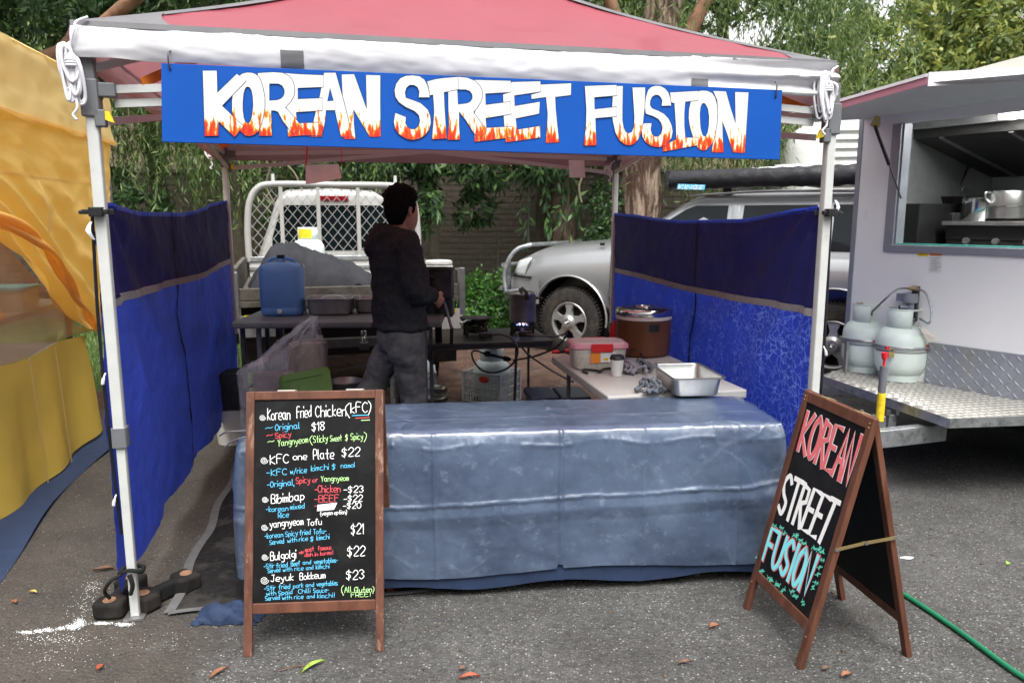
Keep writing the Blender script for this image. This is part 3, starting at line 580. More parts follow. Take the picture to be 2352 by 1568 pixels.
# right-hand trees
t = thing('yellow_green_tree', 'rounded yellow green leafy tree above the food trailer awning', 'tree', (6.4, 12.4, 0)); b = Vector((6.4, 12.4, 0))
trunk([b, b + Vector((0, 0, 2)), b + Vector((.2, 0, 4.4))], (.18, .08), 'bark_dark', t)
crown('crown', clumps([(5.6, 12.0, 3.45, .62, .6, .42), (6.35, 12.1, 3.8, .68, .6, .5), (7.1, 12.2, 4.2, .7, .6, .5), (6.6, 12.2, 4.7, .7, .5, .4), (5.4, 12.1, 4.2, .5, .5, .4), (7.9, 12.4, 4.6, .7, .6, .5), (6.0, 12.0, 2.9, .9, .6, .5)], 1500, .13, .028, -.2), 'leaf_sage', t)
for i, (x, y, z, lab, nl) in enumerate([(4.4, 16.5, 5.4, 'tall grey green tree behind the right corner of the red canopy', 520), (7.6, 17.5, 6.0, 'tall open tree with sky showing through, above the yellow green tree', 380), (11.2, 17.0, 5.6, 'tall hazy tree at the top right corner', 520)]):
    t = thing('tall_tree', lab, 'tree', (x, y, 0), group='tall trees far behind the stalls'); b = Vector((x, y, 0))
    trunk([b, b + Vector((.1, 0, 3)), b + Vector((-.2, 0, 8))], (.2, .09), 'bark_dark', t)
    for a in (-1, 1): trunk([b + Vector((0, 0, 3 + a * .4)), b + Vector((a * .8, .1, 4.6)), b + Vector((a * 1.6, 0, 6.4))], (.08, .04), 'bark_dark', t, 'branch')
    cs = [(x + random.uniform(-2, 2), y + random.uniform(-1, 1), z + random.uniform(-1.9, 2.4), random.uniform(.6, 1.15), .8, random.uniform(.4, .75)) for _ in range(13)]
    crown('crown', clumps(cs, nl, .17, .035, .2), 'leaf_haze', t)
# far wood behind the wall: one mass
cs = [(x + random.uniform(-.5, .5), random.uniform(14.5, 17), z, 1.3, 1.0, 1.0) for x in np.arange(-17, 3.4, 1.15) for z in (1.8, 3.2, 4.6, 6.0)]
cs += [(x, random.uniform(16.5, 19), z, 1.2, 1., .9) for x in np.arange(3.4, 17, 1.2) for z in (1.6, 2.8)]
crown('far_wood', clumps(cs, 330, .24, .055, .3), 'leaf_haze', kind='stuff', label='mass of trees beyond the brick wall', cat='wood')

cs = [(x + random.uniform(-.6, .6), random.uniform(-17, -14), z, 1.6, 1.0, 1.3) for x in np.arange(-24, 24, 2.0) for z in (1.6, 3.9, 6.3, 8.4)]
cs += [(s_ * random.uniform(19, 22), y, z, 1.0, 1.6, 1.3) for s_ in (-1, 1) for y in np.arange(-12, 12, 2.0) for z in (1.6, 3.9, 6.3)]
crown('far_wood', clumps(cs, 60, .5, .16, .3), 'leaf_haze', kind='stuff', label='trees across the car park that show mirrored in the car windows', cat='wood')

# ------------------------------------------------------------------ brick wall with slat fence on top
WY = 11.6; wx0, wx1, wz1 = -8.2, 6.0, 2.24
wall = thing('brick_wall', 'low dull brown brick wall behind the vehicles with a pale slat screen on top', 'wall', (0, WY, 0))
MB().box((wx0, WY + .012, -.1), (wx1, WY + .25, wz1)).build('mortar_backing', 'mortar', wall)
MB().box((wx0 - .02, WY - .02, wz1), (wx1, WY + .27, wz1 + .05)).build('coping', 'mortar', wall, bevel=.006)
bme = MB(); bme.box((0, 0, 0), (.229, .05, .075)); proto = bme.build('brick', 'brick_face'); pm = proto.data; bpy.data.objects.remove(proto)
cells = []
for r in range(26):
    for c in range(int((wx1 - wx0) / .239)):
        x = wx0 + c * .239 + (.12 if r % 2 else 0); cells.append((x, r * .086))
def score(c):
    u = 1176 + 1735 * (c[0] + .1) / 11.9; v = 499 - (c[1] + .04 - 1.58) * 150
    if 1000 < u < 1420 and 380 < v < 640: return 0 + abs(u - 1180)
    if 320 < u < 520 and 340 < v < 470: return 500 + abs(u - 400)
    return 2000 + abs(u - 1180) + abs(v - 480)
cells.sort(key=score)
for i, (x, z) in enumerate(cells[:300]):
    o = bpy.data.objects.new('brick', pm); COL.objects.link(o); o.parent = wall; o.location = (x, random.uniform(-.004, .003), z)
mb = MB()
for x, z in cells[300:]:
    j = random.uniform(-.004, .003); mb.box((x, WY + j, z), (x + .229, WY + .05 + j, z + .075))
mb.build('brickwork', 'brick_face', wall, kind='stuff')
sm = MB(); sm.box((-.035, 0, 0), (.035, .02, .72)); so = sm.build('slat', 'fence_slat'); smesh = so.data; bpy.data.objects.remove(so)
for k in range(150):
    o = bpy.data.objects.new('slat', smesh); COL.objects.link(o); o.parent = wall; o.location = (wx0 + .05 + k * .095, random.uniform(-.004, .004) + .08, wz1 + .06)
MB().box((wx0, WY + .105, wz1 + .12), (wx1, WY + .14, wz1 + .19)).box((wx0, WY + .105, wz1 + .58), (wx1, WY + .14, wz1 + .65)).build('fence_rail', 'fence_slat', wall)
# wire mesh fence
fy = 10.95; wf = thing('wire_fence', 'thin welded wire mesh fence in front of the brick wall', 'fence', (0, fy, 0))
mb = MB()
for x in np.arange(-5.2, 2.2, .085): mb.beam((x, fy, .05), (x, fy, 1.28), .0035, .0035)
for z in np.arange(.08, 1.3, .085): mb.beam((-5.2, fy, z), (2.2, fy, z), .0035, .0035)
mb.build('mesh', 'wire', wf, kind='stuff')
for x in (-5.2, -2.7, -.2, 2.2): MB().tube([(x, fy + .03, 0), (x, fy + .03, 1.36)], .02, 8).build('post', 'wire', wf)
# building at the top left corner
t = thing('shed', 'shed with a dark green metal roof at the top left corner behind the trees', 'building', (-10.5, 13.5, 0))
MB().box((-14.5, 13, 0), (-8.3, 17, 4.0)).build('wall', 'wall_cream', t)
P = [A(-400, -20, 12.4), A(0, 62, 12.4), A(128, 112, 12.4)]
MB().hexa([(-15.2, 12.3, 4.35), (-7.95, 12.3, 3.95), (-7.95, 17.4, 4.5), (-15.2, 17.4, 4.9), (-15.2, 12.3, 4.47), (-7.95, 12.3, 4.07), (-7.95, 17.4, 4.62), (-15.2, 17.4, 5.02)]).build('roof', 'roof_green', t)
MB().tube([(-8.1, 12.5, 0), (-8.1, 12.5, 4)], .05, 8).build('downpipe', 'roof_green', t)

# ================================================================== YELLOW STALL
yb = Vector((-2.73, 3.82, 0)); yd = Vector((-.2, .98, 0)).normalized(); yn = Vector((yd.y, -yd.x, 0))   # yn points to the camera side (right)
ys = thing('yellow_stall', 'market stall closed in with yellow canvas sheets on the left edge', 'market stall', yb - yn * .9)
def yp(s, z, o=0.): return yb + yd * s + yn * o + EZ * z
mb = MB()
mb.grid(lambda u, v: yp(-1.3 + 3.72 * u, 2.58 - .43 * v + .012 * sin(u * 30) * v, .03 + .025 * fbm(u * 9, v * 2, 0, 1.2) + .01 * v), 90, 12)
mb.build('valance', 'yellow_cloth_pale', ys, smooth=60)
MB().grid(lambda u, v: yp(-1.3 + 3.72 * u, 2.15 + .018 * (v), .052 + .02 * fbm(u * 9, 2, 0, 1.2)), 90, 1).build('hem', 'yellow_cloth', ys, smooth=60)
# roof sloping back
MB().add([yp(-1.3, 2.58, .04), yp(2.42, 2.58, .04), yp(1.2, 3.3, -1.6), yp(-1.3, 3.3, -1.6)], [(0, 1, 2, 3)]).add([yp(2.42, 2.58, .04), yp(2.42, 2.58, -3), yp(1.2, 3.3, -1.6)], [(0, 1, 2)]).build('roof', 'yellow_cloth_pale', ys)
def low(s):   # swagged lower edge of the curtain
    pts = [(-1.3, 1.62), (.33, 1.49), (.7, 1.28), (1.1, 1.03), (1.49, .80), (1.75, .76), (2.4, .74)]
    for (a, za), (b, zb) in zip(pts, pts[1:]):
        if a <= s <= b: t_ = (s - a) / (b - a); return za + (zb - za) * t_
    return .74
def curtain(u, v):
    s = -1.3 + 3.66 * u; cr_ = lambda q: (1 - abs(((q / pi) % 2) - 1)) * 2 - 1; z0 = 2.17; z1 = low(s); z = z0 + (z1 - z0) * v
    d1 = (1 - u) * 1.4 + v * 2.2
    f = .014 * sin(u * 46 + 2 * sin(v * 3)) * max(0, 1 - v * 1.6) + .046 * v ** 1.3 * sin(14 * (d1 - .45 * u * u) + 1.5) * min(1, 1.3 * u + .2) + .018 * fbm(u * 3, v * 3, 1, 2) + .010 * cr_(math.atan2(v + .05, 1.25 - u) * 34) * (v + .1) + .006 * cr_(u * 60 + v * 8) * (1 - v)
    if u > .86: f += .012 * sin(u * 260) * (1 - v * .4)
    return yp(s, z, f)
MB().grid(curtain, 150, 70).build('curtain', 'yellow_cloth', ys, smooth=60)
# seam across the curtain and two tie tapes
MB().grid(lambda u, v: curtain(u, (2.17 - 1.83 + .008 * v) / (2.17 - low(-1.3 + 3.66 * u))) + yn * .004, 120, 1).build('seam', 'yellow_cloth_pale', ys, smooth=60)
for s0, z0, ds, dz, nm in ((.62, 1.79, .08, -.30, 'tie'), (1.72, 1.83, .17, -.10, 'tie')):
    MB().grid(lambda u, v: yp(s0 + ds * v + .035 * (u - .5) * (1 if nm else 0), z0 + dz * v, .12 + .03 * sin(v * 3)), 2, 8).build('tie', 'yellow_cloth_pale', ys, smooth=60)
# twisted rolled edge
rp = cat([yp(-1.3, 1.78, .10), yp(-.5, 1.66, .12), yp(.30, 1.50, .16), yp(.62, 1.35, .16), yp(.95, 1.12, .14), yp(1.25, .93, .12), yp(1.55, .80, .07)], 14)
mb = MB(); n = len(rp); rings = []
for i, p in enumerate(rp):
    tt = i / (n - 1); d = (rp[min(n - 1, i + 1)] - rp[max(0, i - 1)]).normalized(); sx = d.cross(yn).normalized(); R = .050 * (1 - .45 * tt)
    rings.append([p + (sx * cos(a) + yn * sin(a)) * R * (.62 + .38 * cos(2 * (a - tt * 9)) + .16 * sin(3 * a + tt * 21)) for a in [2 * pi * k / 18 for k in range(18)]])
mb.loft(rings).build('rolled_edge', 'yellow_cloth', ys, smooth=70)
# amber mesh panel and lower skirt
mb = MB(); mb.grid(lambda u, v: yp(-1.3 + 3.4 * u, (low(-1.3 + 3.4 * u) + .02) * (1 - v) + (.76 + .02 * sin(u * 11)) * v, -.03), 60, 4); mb.build('mesh_panel', 'amber_mesh', ys, smooth=60)
def skirt(u, v):
    s = -1.3 + 2.85 * u; z = (.79 - .03 * u + .012 * sin(u * 17)) * (1 - v) + (.03 + .02 * sin(u * 8)) * v
    return yp(s, z, -.02 + .05 * v * (.3 + .7 * sin(u * 27 + v)) * .6 + .008 * fbm(u * 5, v * 1, 0, 1) + .05 * v)
MB().grid(skirt, 110, 18).build('skirt', 'yellow_skirt', ys, smooth=60)
for s in (.42, .80): MB().grid(lambda u, v: yp(s + .02 * u, .79 - .75 * v, .055 + .03 * v), 1, 6).build('seam', 'yellow_cloth_pale', ys)
MB().beam(yp(2.44, 0, -.04), yp(2.44, 2.55, -.04), .045, .045).build('leg', 'grey_plastic', ys)
MB().beam(yp(-1.3, 2.56, -.04), yp(2.44, 2.56, -.04), .03, .03).build('rail', 'grey_plastic', ys)
MB().grid(lambda u, v: yp(-1.8 + 4.4 * u, .012 + .01 * sin(u * 20), .02 + .36 * (1 - v) * (.8 - .35 * u) + (.06 * (1 - v) * sin(u * 9))), 50, 3).build('ground_sheet', 'navy_cloth', label='dark blue ground sheet along the foot of the yellow stall', cat='ground sheet', smooth=60)
# goods inside the yellow stall
tb = thing('serving_table', 'amber lit serving table seen through the mesh of the yellow stall', 'table', yp(.7, 0, -.6))
MB().hexa([yp(-.9, .96, -.12), yp(1.72, .96, -.12), yp(1.72, .96, -1.0), yp(-.9, .96, -1.0), yp(-.9, 1.0, -.12), yp(1.72, 1.0, -.12), yp(1.72, 1.0, -1.0), yp(-.9, 1.0, -1.0)]).build('tabletop', 'table_white', tb)
for s in (-.8, 1.65):
    for o in (-.15, -.95): MB().beam(yp(s, 0, o), yp(s, .96, o), .03, .03).build('leg', 'grey_plastic', tb)
mb = MB(frame(yp(.62, 1.0, -.5), YAW)); mb.prism(rbox(.5, .34, .04), 0, .20); t = mb.build('storage_box', 'container_clear', label='translucent box with a violet lid inside the yellow stall', cat='storage box', bevel=.004)
MB(frame(yp(.62, 1.0, -.5), YAW)).prism(rbox(.53, .37, .04), .201, .23).build('lid', 'jerry_blue', t)
mb = MB(frame(yp(1.05, 1.0, -.35), YAW)); mb.prism(rbox(.42, .28, .04), 0, .13); t = mb.build('storage_box', 'container_clear', label='low translucent box with a light blue rim inside the yellow stall', cat='storage box', bevel=.004)
MB(frame(yp(1.05, 1.0, -.35), YAW)).prism(rbox(.45, .31, .04), .131, .15).build('lid', 'chalk_blue', t)
mb = MB(); mb.M = frame(yp(.45, 1.0, -.22)); mb.lathe([(.001, .07), (.06, .075), (.13, .06), (.16, .025), (.15, 0)], n=22)
mb.build('cloth_bundle', 'yellow_cloth', smooth=60, label='crumpled yellow cloth on the table in the yellow stall', cat='cloth')
# ================================================================== GAZEBO
gz = thing('gazebo', 'pop up gazebo with a red top, silver white valance and white metal legs', 'gazebo', FL, YAW)
APEX = FL + EX * 1.48 + EY * 1.41 + EZ * 3.02
corners = [FL, FR, BR, BL]
out = [(-EX - EY), (EX - EY), (EX + EY), (-EX + EY)]
eave = [c + o * q_ + EZ * z for c, o, z, q_ in zip(corners, out, (2.245, 2.232, 2.12, 2.12), (.035, .004, .05, .05))]
for k in range(4):
    a, b = eave[k], eave[(k + 1) % 4]
    def roof(u, v, a=a, b=b):
        e = a.lerp(b, u); e.z -= .0; p = e.lerp(APEX, v)
        hip = a.lerp(APEX, v) if u < .5 else b.lerp(APEX, v)
        p.z -= .055 * sin(pi * v) * (1 - abs(2 * u - 1) ** 3 * .0) + .02 * sin(pi * v) * sin(pi * u); p.z += .012 * fbm(p.x, p.y, 0, 2.2) * min(1, v * 6) * min(1, (1 - v) * 6)
        return p
    MB().grid(roof, 44, 30).build('roof_panel', 'red_canopy', gz, smooth=60)
    # grey piping along the eave, hip ribbon and corner reinforcement
    MB().grid(lambda u, v: a.lerp(b, u) + out[k] * 0 + Vector((0, 0, .012 - .020 * v)) + (-(EY if k == 0 else -EX if k == 1 else -EY if k == 2 else EX)) * (0) + [-EY, EX, EY, -EX][k] * (.004 + .004 * v), 40, 2).build('eave_piping', 'grey_trim', gz, smooth=60)
    d1 = (eave[(k + 1) % 4] - a).normalized(); d0 = (eave[k - 1] - a).normalized()
    def hipf(u, v, a=a, d0=d0, d1=d1):
        p = a.lerp(APEX, v); p.z -= .055 * sin(pi * v) - .010; w = .035
        p += (d1 * max(0, u - .5) + d0 * max(0, .5 - u)) * 2 * w; p.z -= abs(u - .5) * .01; return p
    MB().grid(hipf, 2, 30).build('hip_ribbon', 'grey_trim', gz, smooth=60)
    def cap(u, v, a=a, d0=d0, d1=d1, k=k):
        L = .34 if k == 0 else .2
        p = a + (d1 * max(0, u - .5) + d0 * max(0, .5 - u)) * 2 * L * (1 - .3 * v); q = a.lerp(APEX, .13 if k != 0 else .17)
        p = p.lerp(q, v); p.z += .006 - .055 * sin(pi * v * .15); return p
    MB().grid(cap, 8, 4).build('corner_patch', 'grey_trim', gz, smooth=60)
    n_ = [-EY, EX, EY, -EX][k]
    zb = {0: (2.133, 2.088), 1: (2.088, 1.99), 2: (1.985, 1.99), 3: (1.99, 2.133)}[k]
    def val(u, v, a=a, b=b, k=k, n_=n_, zb=zb):
        t_ = a.lerp(b, u); z = t_.z + (zb[0] * (1 - u) + zb[1] * u - t_.z) * v
        bulge = .018 * sin(pi * min(1, v * .95)) ** .7 + .006 * v * sin(u * 9 + 1) + .0035 * fbm(u * 14, v * 1.2, k, 1.3) + .003 * fbm(u * 40, v * 4 + u * 20, k, 1)
        if k == 0:
            bulge += .02 * math.exp(-((u - .045) / .018) ** 2) * v - .018 * math.exp(-((u - .085) / .02) ** 2) * v
            bulge += .022 * max(0, u - .72) / .28 * sin(v * 13 + 2.2 * u) 
        p = Vector((t_.x, t_.y, z)) + n_ * bulge
        return p
    if k == 0: VAL0 = val
    MB().grid(val, 130 if k == 0 else 60, 16).build('valance', 'silver_canopy' if k in (0,) else 'mauve_lining', gz, smooth=60)
for u_, w in ((.247, .05), (.787, .045)):
    va, vb = (.48, .99) if u_ < .5 else (.66, .995)
    mb = MB(); mb.grid(lambda u, v: VAL0(u_ + w * .55 * (u - .5), va + (vb - va) * v) - EY * .003, 3, 6)
    mb.build('velcro_patch', 'grey_trim', gz, smooth=60)
for k, c in enumerate(corners):
    sx, sy = [(1, 1), (-1, 1), (-1, -1), (1, -1)][k]
    front = k in (0, 1)
    M_ = frame(c, YAW)
    zc = (.76, .74, .7, .7)[k]
    mb = MB(M_); mb.prism(rbox(.032, .032, .004, 2), .012, zc); mb.prism(rbox(.040, .040, .006, 3), zc, 1.98); lg = mb.build('leg', 'white_paint_metal', gz, smooth=30)
    MB(M_).prism(rbox(.054, .054, .008, 2), zc - .05, zc + .025).build('collar', 'grey_plastic', lg, smooth=30)
    MB(M_).cbox((0, 0, .006), (.075, .075, .008)).build('foot_plate', 'dull_steel', lg)
    mb = MB(M_); mb.cbox((0, 0, 2.0), (.06, .06, .13)); mb.cbox((sx * .05, 0, 2.03), (.07, .035, .05)); mb.cbox((0, sy * .05, 2.03), (.035, .07, .05)); mb.cbox((0, 0, 2.1), (.045, .045, .1)); mb.cbox((sx * .03, -.01 * sy, 1.93), (.035, .04, .06))
    cn = mb.build('connector', 'grey_plastic', gz, bevel=.005)
    MB(M_).hexa([(sx * .045, -.025, 1.925), (sx * .075, -.025, 1.915), (sx * .075, -.008, 1.915), (sx * .045, -.008, 1.925), (sx * .045, -.025, 1.955), (sx * .06, -.025, 1.955), (sx * .06, -.008, 1.955), (sx * .045, -.008, 1.955)]).build('release_button', 'label_yellow', cn)
    # diagonal bars to the roof and orange strap
    q = c.lerp(APEX, .42); MB().beam(c + EZ * 2.1, Vector((q.x, q.y, 2.42)), .02, .028).build('roof_bar', 'white_paint_metal', gz)
    q2 = c.lerp(APEX, .30); d1_ = (corners[(k + 1) % 4] - c).normalized() * .35; d0_ = (corners[k - 1] - c).normalized() * .35
    MB().beam(c + d1_ * .5 + EZ * 2.06, c + d0_ + d1_ * .9 + EZ * 2.22, .006, .035).build('strap', 'orange_strap', gz)
for a, b, n_ in ((FL, FR, EY), (FL, BL, EX), (FR, BR, -EX), (BL, BR, -EY)):
    d = (b - a); L = d.length; d.normalize()
    for o, (z0, z1) in ((.0, (2.035, 2.13)), (.018, (2.13, 2.035))):
        for s0, s1 in ((0, .5), (.5, 1)):
            za, zb = (z0, z1) if (s0 == 0) == (o == 0) else (z1, z0)
            if s0 == 0: zz = (2.035, 2.12) if o == 0 else (1.93, 2.12)
            else: zz = (2.12, 2.035) if o == 0 else (2.12, 1.93)
            if a is BL and b is BR: zz = (zz[0] + 0, min(zz[1], 2.07) if s0 == 0 else zz[1]); zz = tuple(min(z, 2.07) for z in zz)
            if o and not (a is BL and b is BR) and a is FL and b is FR: zz = tuple(2.045 + (z - 2.045) * .5 for z in zz)
            mb = MB(); mb.beam(a + d * (.07 + (L - .14) * s0) + n_ * (o + .01) + EZ * zz[0], a + d * (.07 + (L - .14) * s1) + n_ * (o + .01) + EZ * zz[1], .014, .028); mb.build('truss_bar', 'white_paint_metal', gz)

# rope bundles
def rope(corner, label, c, top, R=.045, drop=.16, n=7, seed=1):
    rnd = random.Random(seed); mb = MB(); r = .005
    mb.tube(cat([top + Vector((.03, .02, .02)), top, top + Vector((-.006, -.012, -.03)), c + Vector((0, 0, .02)), c], 6), r, 6)
    for k in range(n):
        a = rnd.uniform(-.5, .5); w = R * rnd.uniform(.45, 1.0); L = drop * rnd.uniform(.55, 1.05); ya = rnd.uniform(-.012, .012); up = rnd.uniform(.01, .03)
        side = (k - n / 2) / n * R * 1.0
        pts = [c, c + Vector((side - w * .6, ya, up)), c + Vector((side - w * .8, ya, -L * .35)), c + Vector((side - w * .3, ya * 1.5, -L * .9)), c + Vector((side, ya, -L)), c + Vector((side + w * .35, ya, -L * .85)), c + Vector((side + w * .4, -ya, -L * .3)), c + Vector((side * .3, 0, -.01))]
        mb.tube(cat(pts, 6, True), r, 6, closed=True)
    for k in range(3): mb.tube([c + Vector((.018 * cos(t_), .018 * sin(t_), -.03 - k * .009)) for t_ in np.linspace(0, 2 * pi, 13)[:-1]], r, 6, closed=True)
    mb.tube(cat([c + Vector((0, 0, -drop * .8)), c + Vector((.005, 0, -drop * 1.1)), c + Vector((-.012, 0, -drop * 1.25)), c + Vector((.0, 0, -drop * 1.35))], 6), r, 6)
    return mb.build('guy_rope', 'rope_white', smooth=80, label=label, cat='rope', group='bundled guy ropes tied to the gazebo corners')
e = eave[0]; rope(e, 'bundled white guy rope hanging at the front left corner of the red gazebo', A(163, 118, e.y - .03), A(176, 50, e.y - .02), .044, .17, 12, 3)
e = eave[1]; rope(e, 'bundled white guy rope hanging at the front right corner of the red gazebo', A(1903, 182, e.y - .05), A(1912, 162, e.y - .03), .046, .17, 13, 5)
rope(0, 'bundled white guy rope behind the rear left tent pole', A(484, 344, 5.6), A(486, 330, 5.6), .035, .10, 5, 8)
rope(0, 'short white rope hanging beside the rear right tent pole', A(1401, 388, 6.1), A(1404, 375, 6.1), .04, .07, 3, 9)

# side walls
def sidewall(name, label, P0, P1, n_, dark, light, ztop, zweb, zbot, clampz, right=False):
    D = P1 - P0; L = D.length; D.normalize(); t = thing(name, label, 'side wall', P0, YAW)
    def f(fn, s): 
        xs = fn; 
        for (a, za), (b, zb) in zip(xs, xs[1:]):
            if a <= s <= b: q = (s - a) / (b - a); q = q * q * (3 - 2 * q) * .5 + q * .5; return za + (zb - za) * q
        return xs[-1][1]
    def bulge(u, z):
        w = sin(pi * u) * .05; g = .022 * fbm(u * 4, z * 1.3, 2, 1.6)
        # drag folds fanning from the clamped front corner
        th = math.atan2(1.7 - z, u * L + .04); g += .016 * sin(th * 17) * math.exp(-((u) / .5)) 
        g += .02 * sin(u * 24 + z * 2.2) * max(0, 1 - z / 1.1) * (1 - .5 * u)
        return w + g
    z_ = lambda u, v, fa, fb: f(fa, u) + (f(fb, u) - f(fa, u)) * v
    off = .026
    mk = lambda fa, fb, o=0., u0=0., u1=1.: (lambda u, v: (lambda uu, zz: P0 + D * (.02 + (L - .04) * uu) + n_ * (off * 0 + bulge(uu, zz) + o) + EZ * zz)(u0 + (u1 - u0) * u, z_(u0 + (u1 - u0) * u, v, fa, fb)))
    MB().grid(mk(ztop, zweb), 80, 24).build('upper_panel', dark, t, smooth=70)
    MB().grid(mk(zweb, zbot), 90, 40).build('lower_panel', light, t, smooth=70)
    sgn = -1
    for o in (-.006,): 
        MB().grid(mk([(a, b + .018) for a, b in zweb], [(a, b - .018) for a, b in zweb], o), 80, 2).build('webbing', 'webbing', t, smooth=70)
    MB().grid(mk([(a, b - .02) for a, b in zweb], [(a, b + .01) for a, b in zbot], -.005, .495, .503), 1, 30).build('zip', 'zip_black', t, smooth=70)
    MB().grid(mk(ztop, [(a, b + .02) for a, b in zweb], -.004, .497, .501), 1, 20).build('zip', 'zip_black', t, smooth=70)
    MB().grid(mk([(a, b + .006) for a, b in ztop], [(a, b - .016) for a, b in ztop], -.003), 80, 2).build('top_hem', light if not right else 'blue_tarp_light', t, smooth=70)
    return t
wl = sidewall('side_wall', 'blue canvas side wall on the left of the red gazebo', FL - EX * .03, BL - EX * .0, -EX, 'blue_tarp_dark', 'blue_tarp_light',
         [(0, 1.635), (.28, 1.60), (.6, 1.60), (1, 1.695)], [(0, 1.225), (.1, 1.25), (.4, 1.235), (.7, 1.22), (1, 1.265)], [(0, .10), (.04, .135), (.4, .16), (1, .18)], 1.61)
wr = sidewall('side_wall', 'blue canvas side wall on the right, lower half crazed with pale cracks', FR + EX * .0, BR + EX * .0, EX, 'blue_tarp_dark', 'blue_tarp_crazed',
         [(0, 1.625), (.3, 1.565), (.6, 1.555), (1, 1.61)], [(0, 1.15), (.5, 1.125), (1, 1.16)], [(0, .12), (.5, .15), (1, .17)], 1.6, True)
for t, c, s in ((wl, FL, 1), (wr, FR, -1)):
    M_ = frame(c, YAW)
    mb = MB(M_); mb.cbox((-s * .01, -.032, 1.60), (.085, .02, .018)); mb.cbox((-.005 * s, -.036, 1.60), (.045, .035, .034)); mb.cbox((0, .03, 1.60), (.07, .012, .022)); mb.tube([(-s * .05, -.03, 1.60), (-s * .066, -.03, 1.597)], [.010, .007], 6)
    mb.build('clamp', 'black_plastic', label='black spring clamp holding the %s blue wall to the front %s leg' % (('left', 'left') if s > 0 else ('right', 'right')), cat='clamp', group='black clamps on the gazebo legs', bevel=.003)
    mb = MB(M_); x = -.022 * s
    mb.grid(lambda u, v: (x - .018 * s * u * (1 - .5 * abs(2 * v - 1)) - .006 * s * sin(v * 4), -.03 - .01 * sin(v * 3), 1.565 - .065 * v - (0 if s > 0 else -.09)), 2, 8); mb.build('wall_tie', 'rope_white', t, smooth=60)
    mb = MB(M_); mb.tube(cat([(-.03 * s, .0, 1.6), (-.045 * s, .01, 1.2), (-.04 * s, .0, .8), (-.03 * s, .01, .35)], 6), .006, 6); mb.build('edge_cord', 'zip_black', t)
    for zz in (1.0, .52):
        mb = MB(M_); mb.tube(cat([(-.03 * s, -.01, zz), (-.036 * s, -.02, zz - .02), (-.04 * s, -.02, zz - .04)], 4), [.003] * 4 + [.006] * 5, 6); mb.build('toggle', 'rope_white', t)

# leg weights
def weight(c, rz, lab):
    t = thing('leg_weight', lab, 'leg weight', c, rz, 'black rubber weights round the front left gazebo leg')
    M_ = frame(c, rz)
    mb = MB(M_); mb.prism([(x_ * .68, y_ * .68) for x_, y_ in [(-.075, -.2), (.075, -.2), (.085, -.18), (.085, -.09), (.03, -.06), (.03, .06), (.085, .09), (.085, .2), (-.085, .2), (-.085, .09), (-.03, .06), (-.03, -.06), (-.085, -.09), (-.085, -.18)]], .004, .072)
    mb.build('block', 'black_rubber', t, bevel=.012)
    for y in (-.10, .10): MB(M_).lathe([(.001, .0730), (.017, .0730), (.019, .075), (.023, .075), (.025, .073), (.025, .07)], (0, y, 0), 18).build('rust_ring', 'branch_brown', t, smooth=40)
    return t
c = G(277, 1395); weight((c.x - .01, c.y + .03, 0), radians(4), 'black weight block on the left of the tent leg')
c = G(372, 1385); weight((c.x - .0, c.y + .04, 0), radians(-30), 'black weight block on the right of the tent leg, with a slot')
mb = MB(frame(FL, YAW)); mb.tube(cat([(-.04, -.02, .20), (0, -.035, .215), (.04, -.02, .20), (.03, .03, .20), (-.03, .03, .2)], 5, True), .009, 6, closed=True)
mb.tube(cat([(-.03, -.03, .2), (-.07, -.045, .18), (-.10, -.02, .13), (-.09, -.0, .09)], 5), .007, 6); mb.tube(cat([(.0, -.04, .2), (.012, -.05, .16), (.0, -.045, .12)], 5), .009, 6)
mb.build('strap', 'black_rubber', smooth=60, label='black strap knotted round the foot of the front left tent leg', cat='strap')

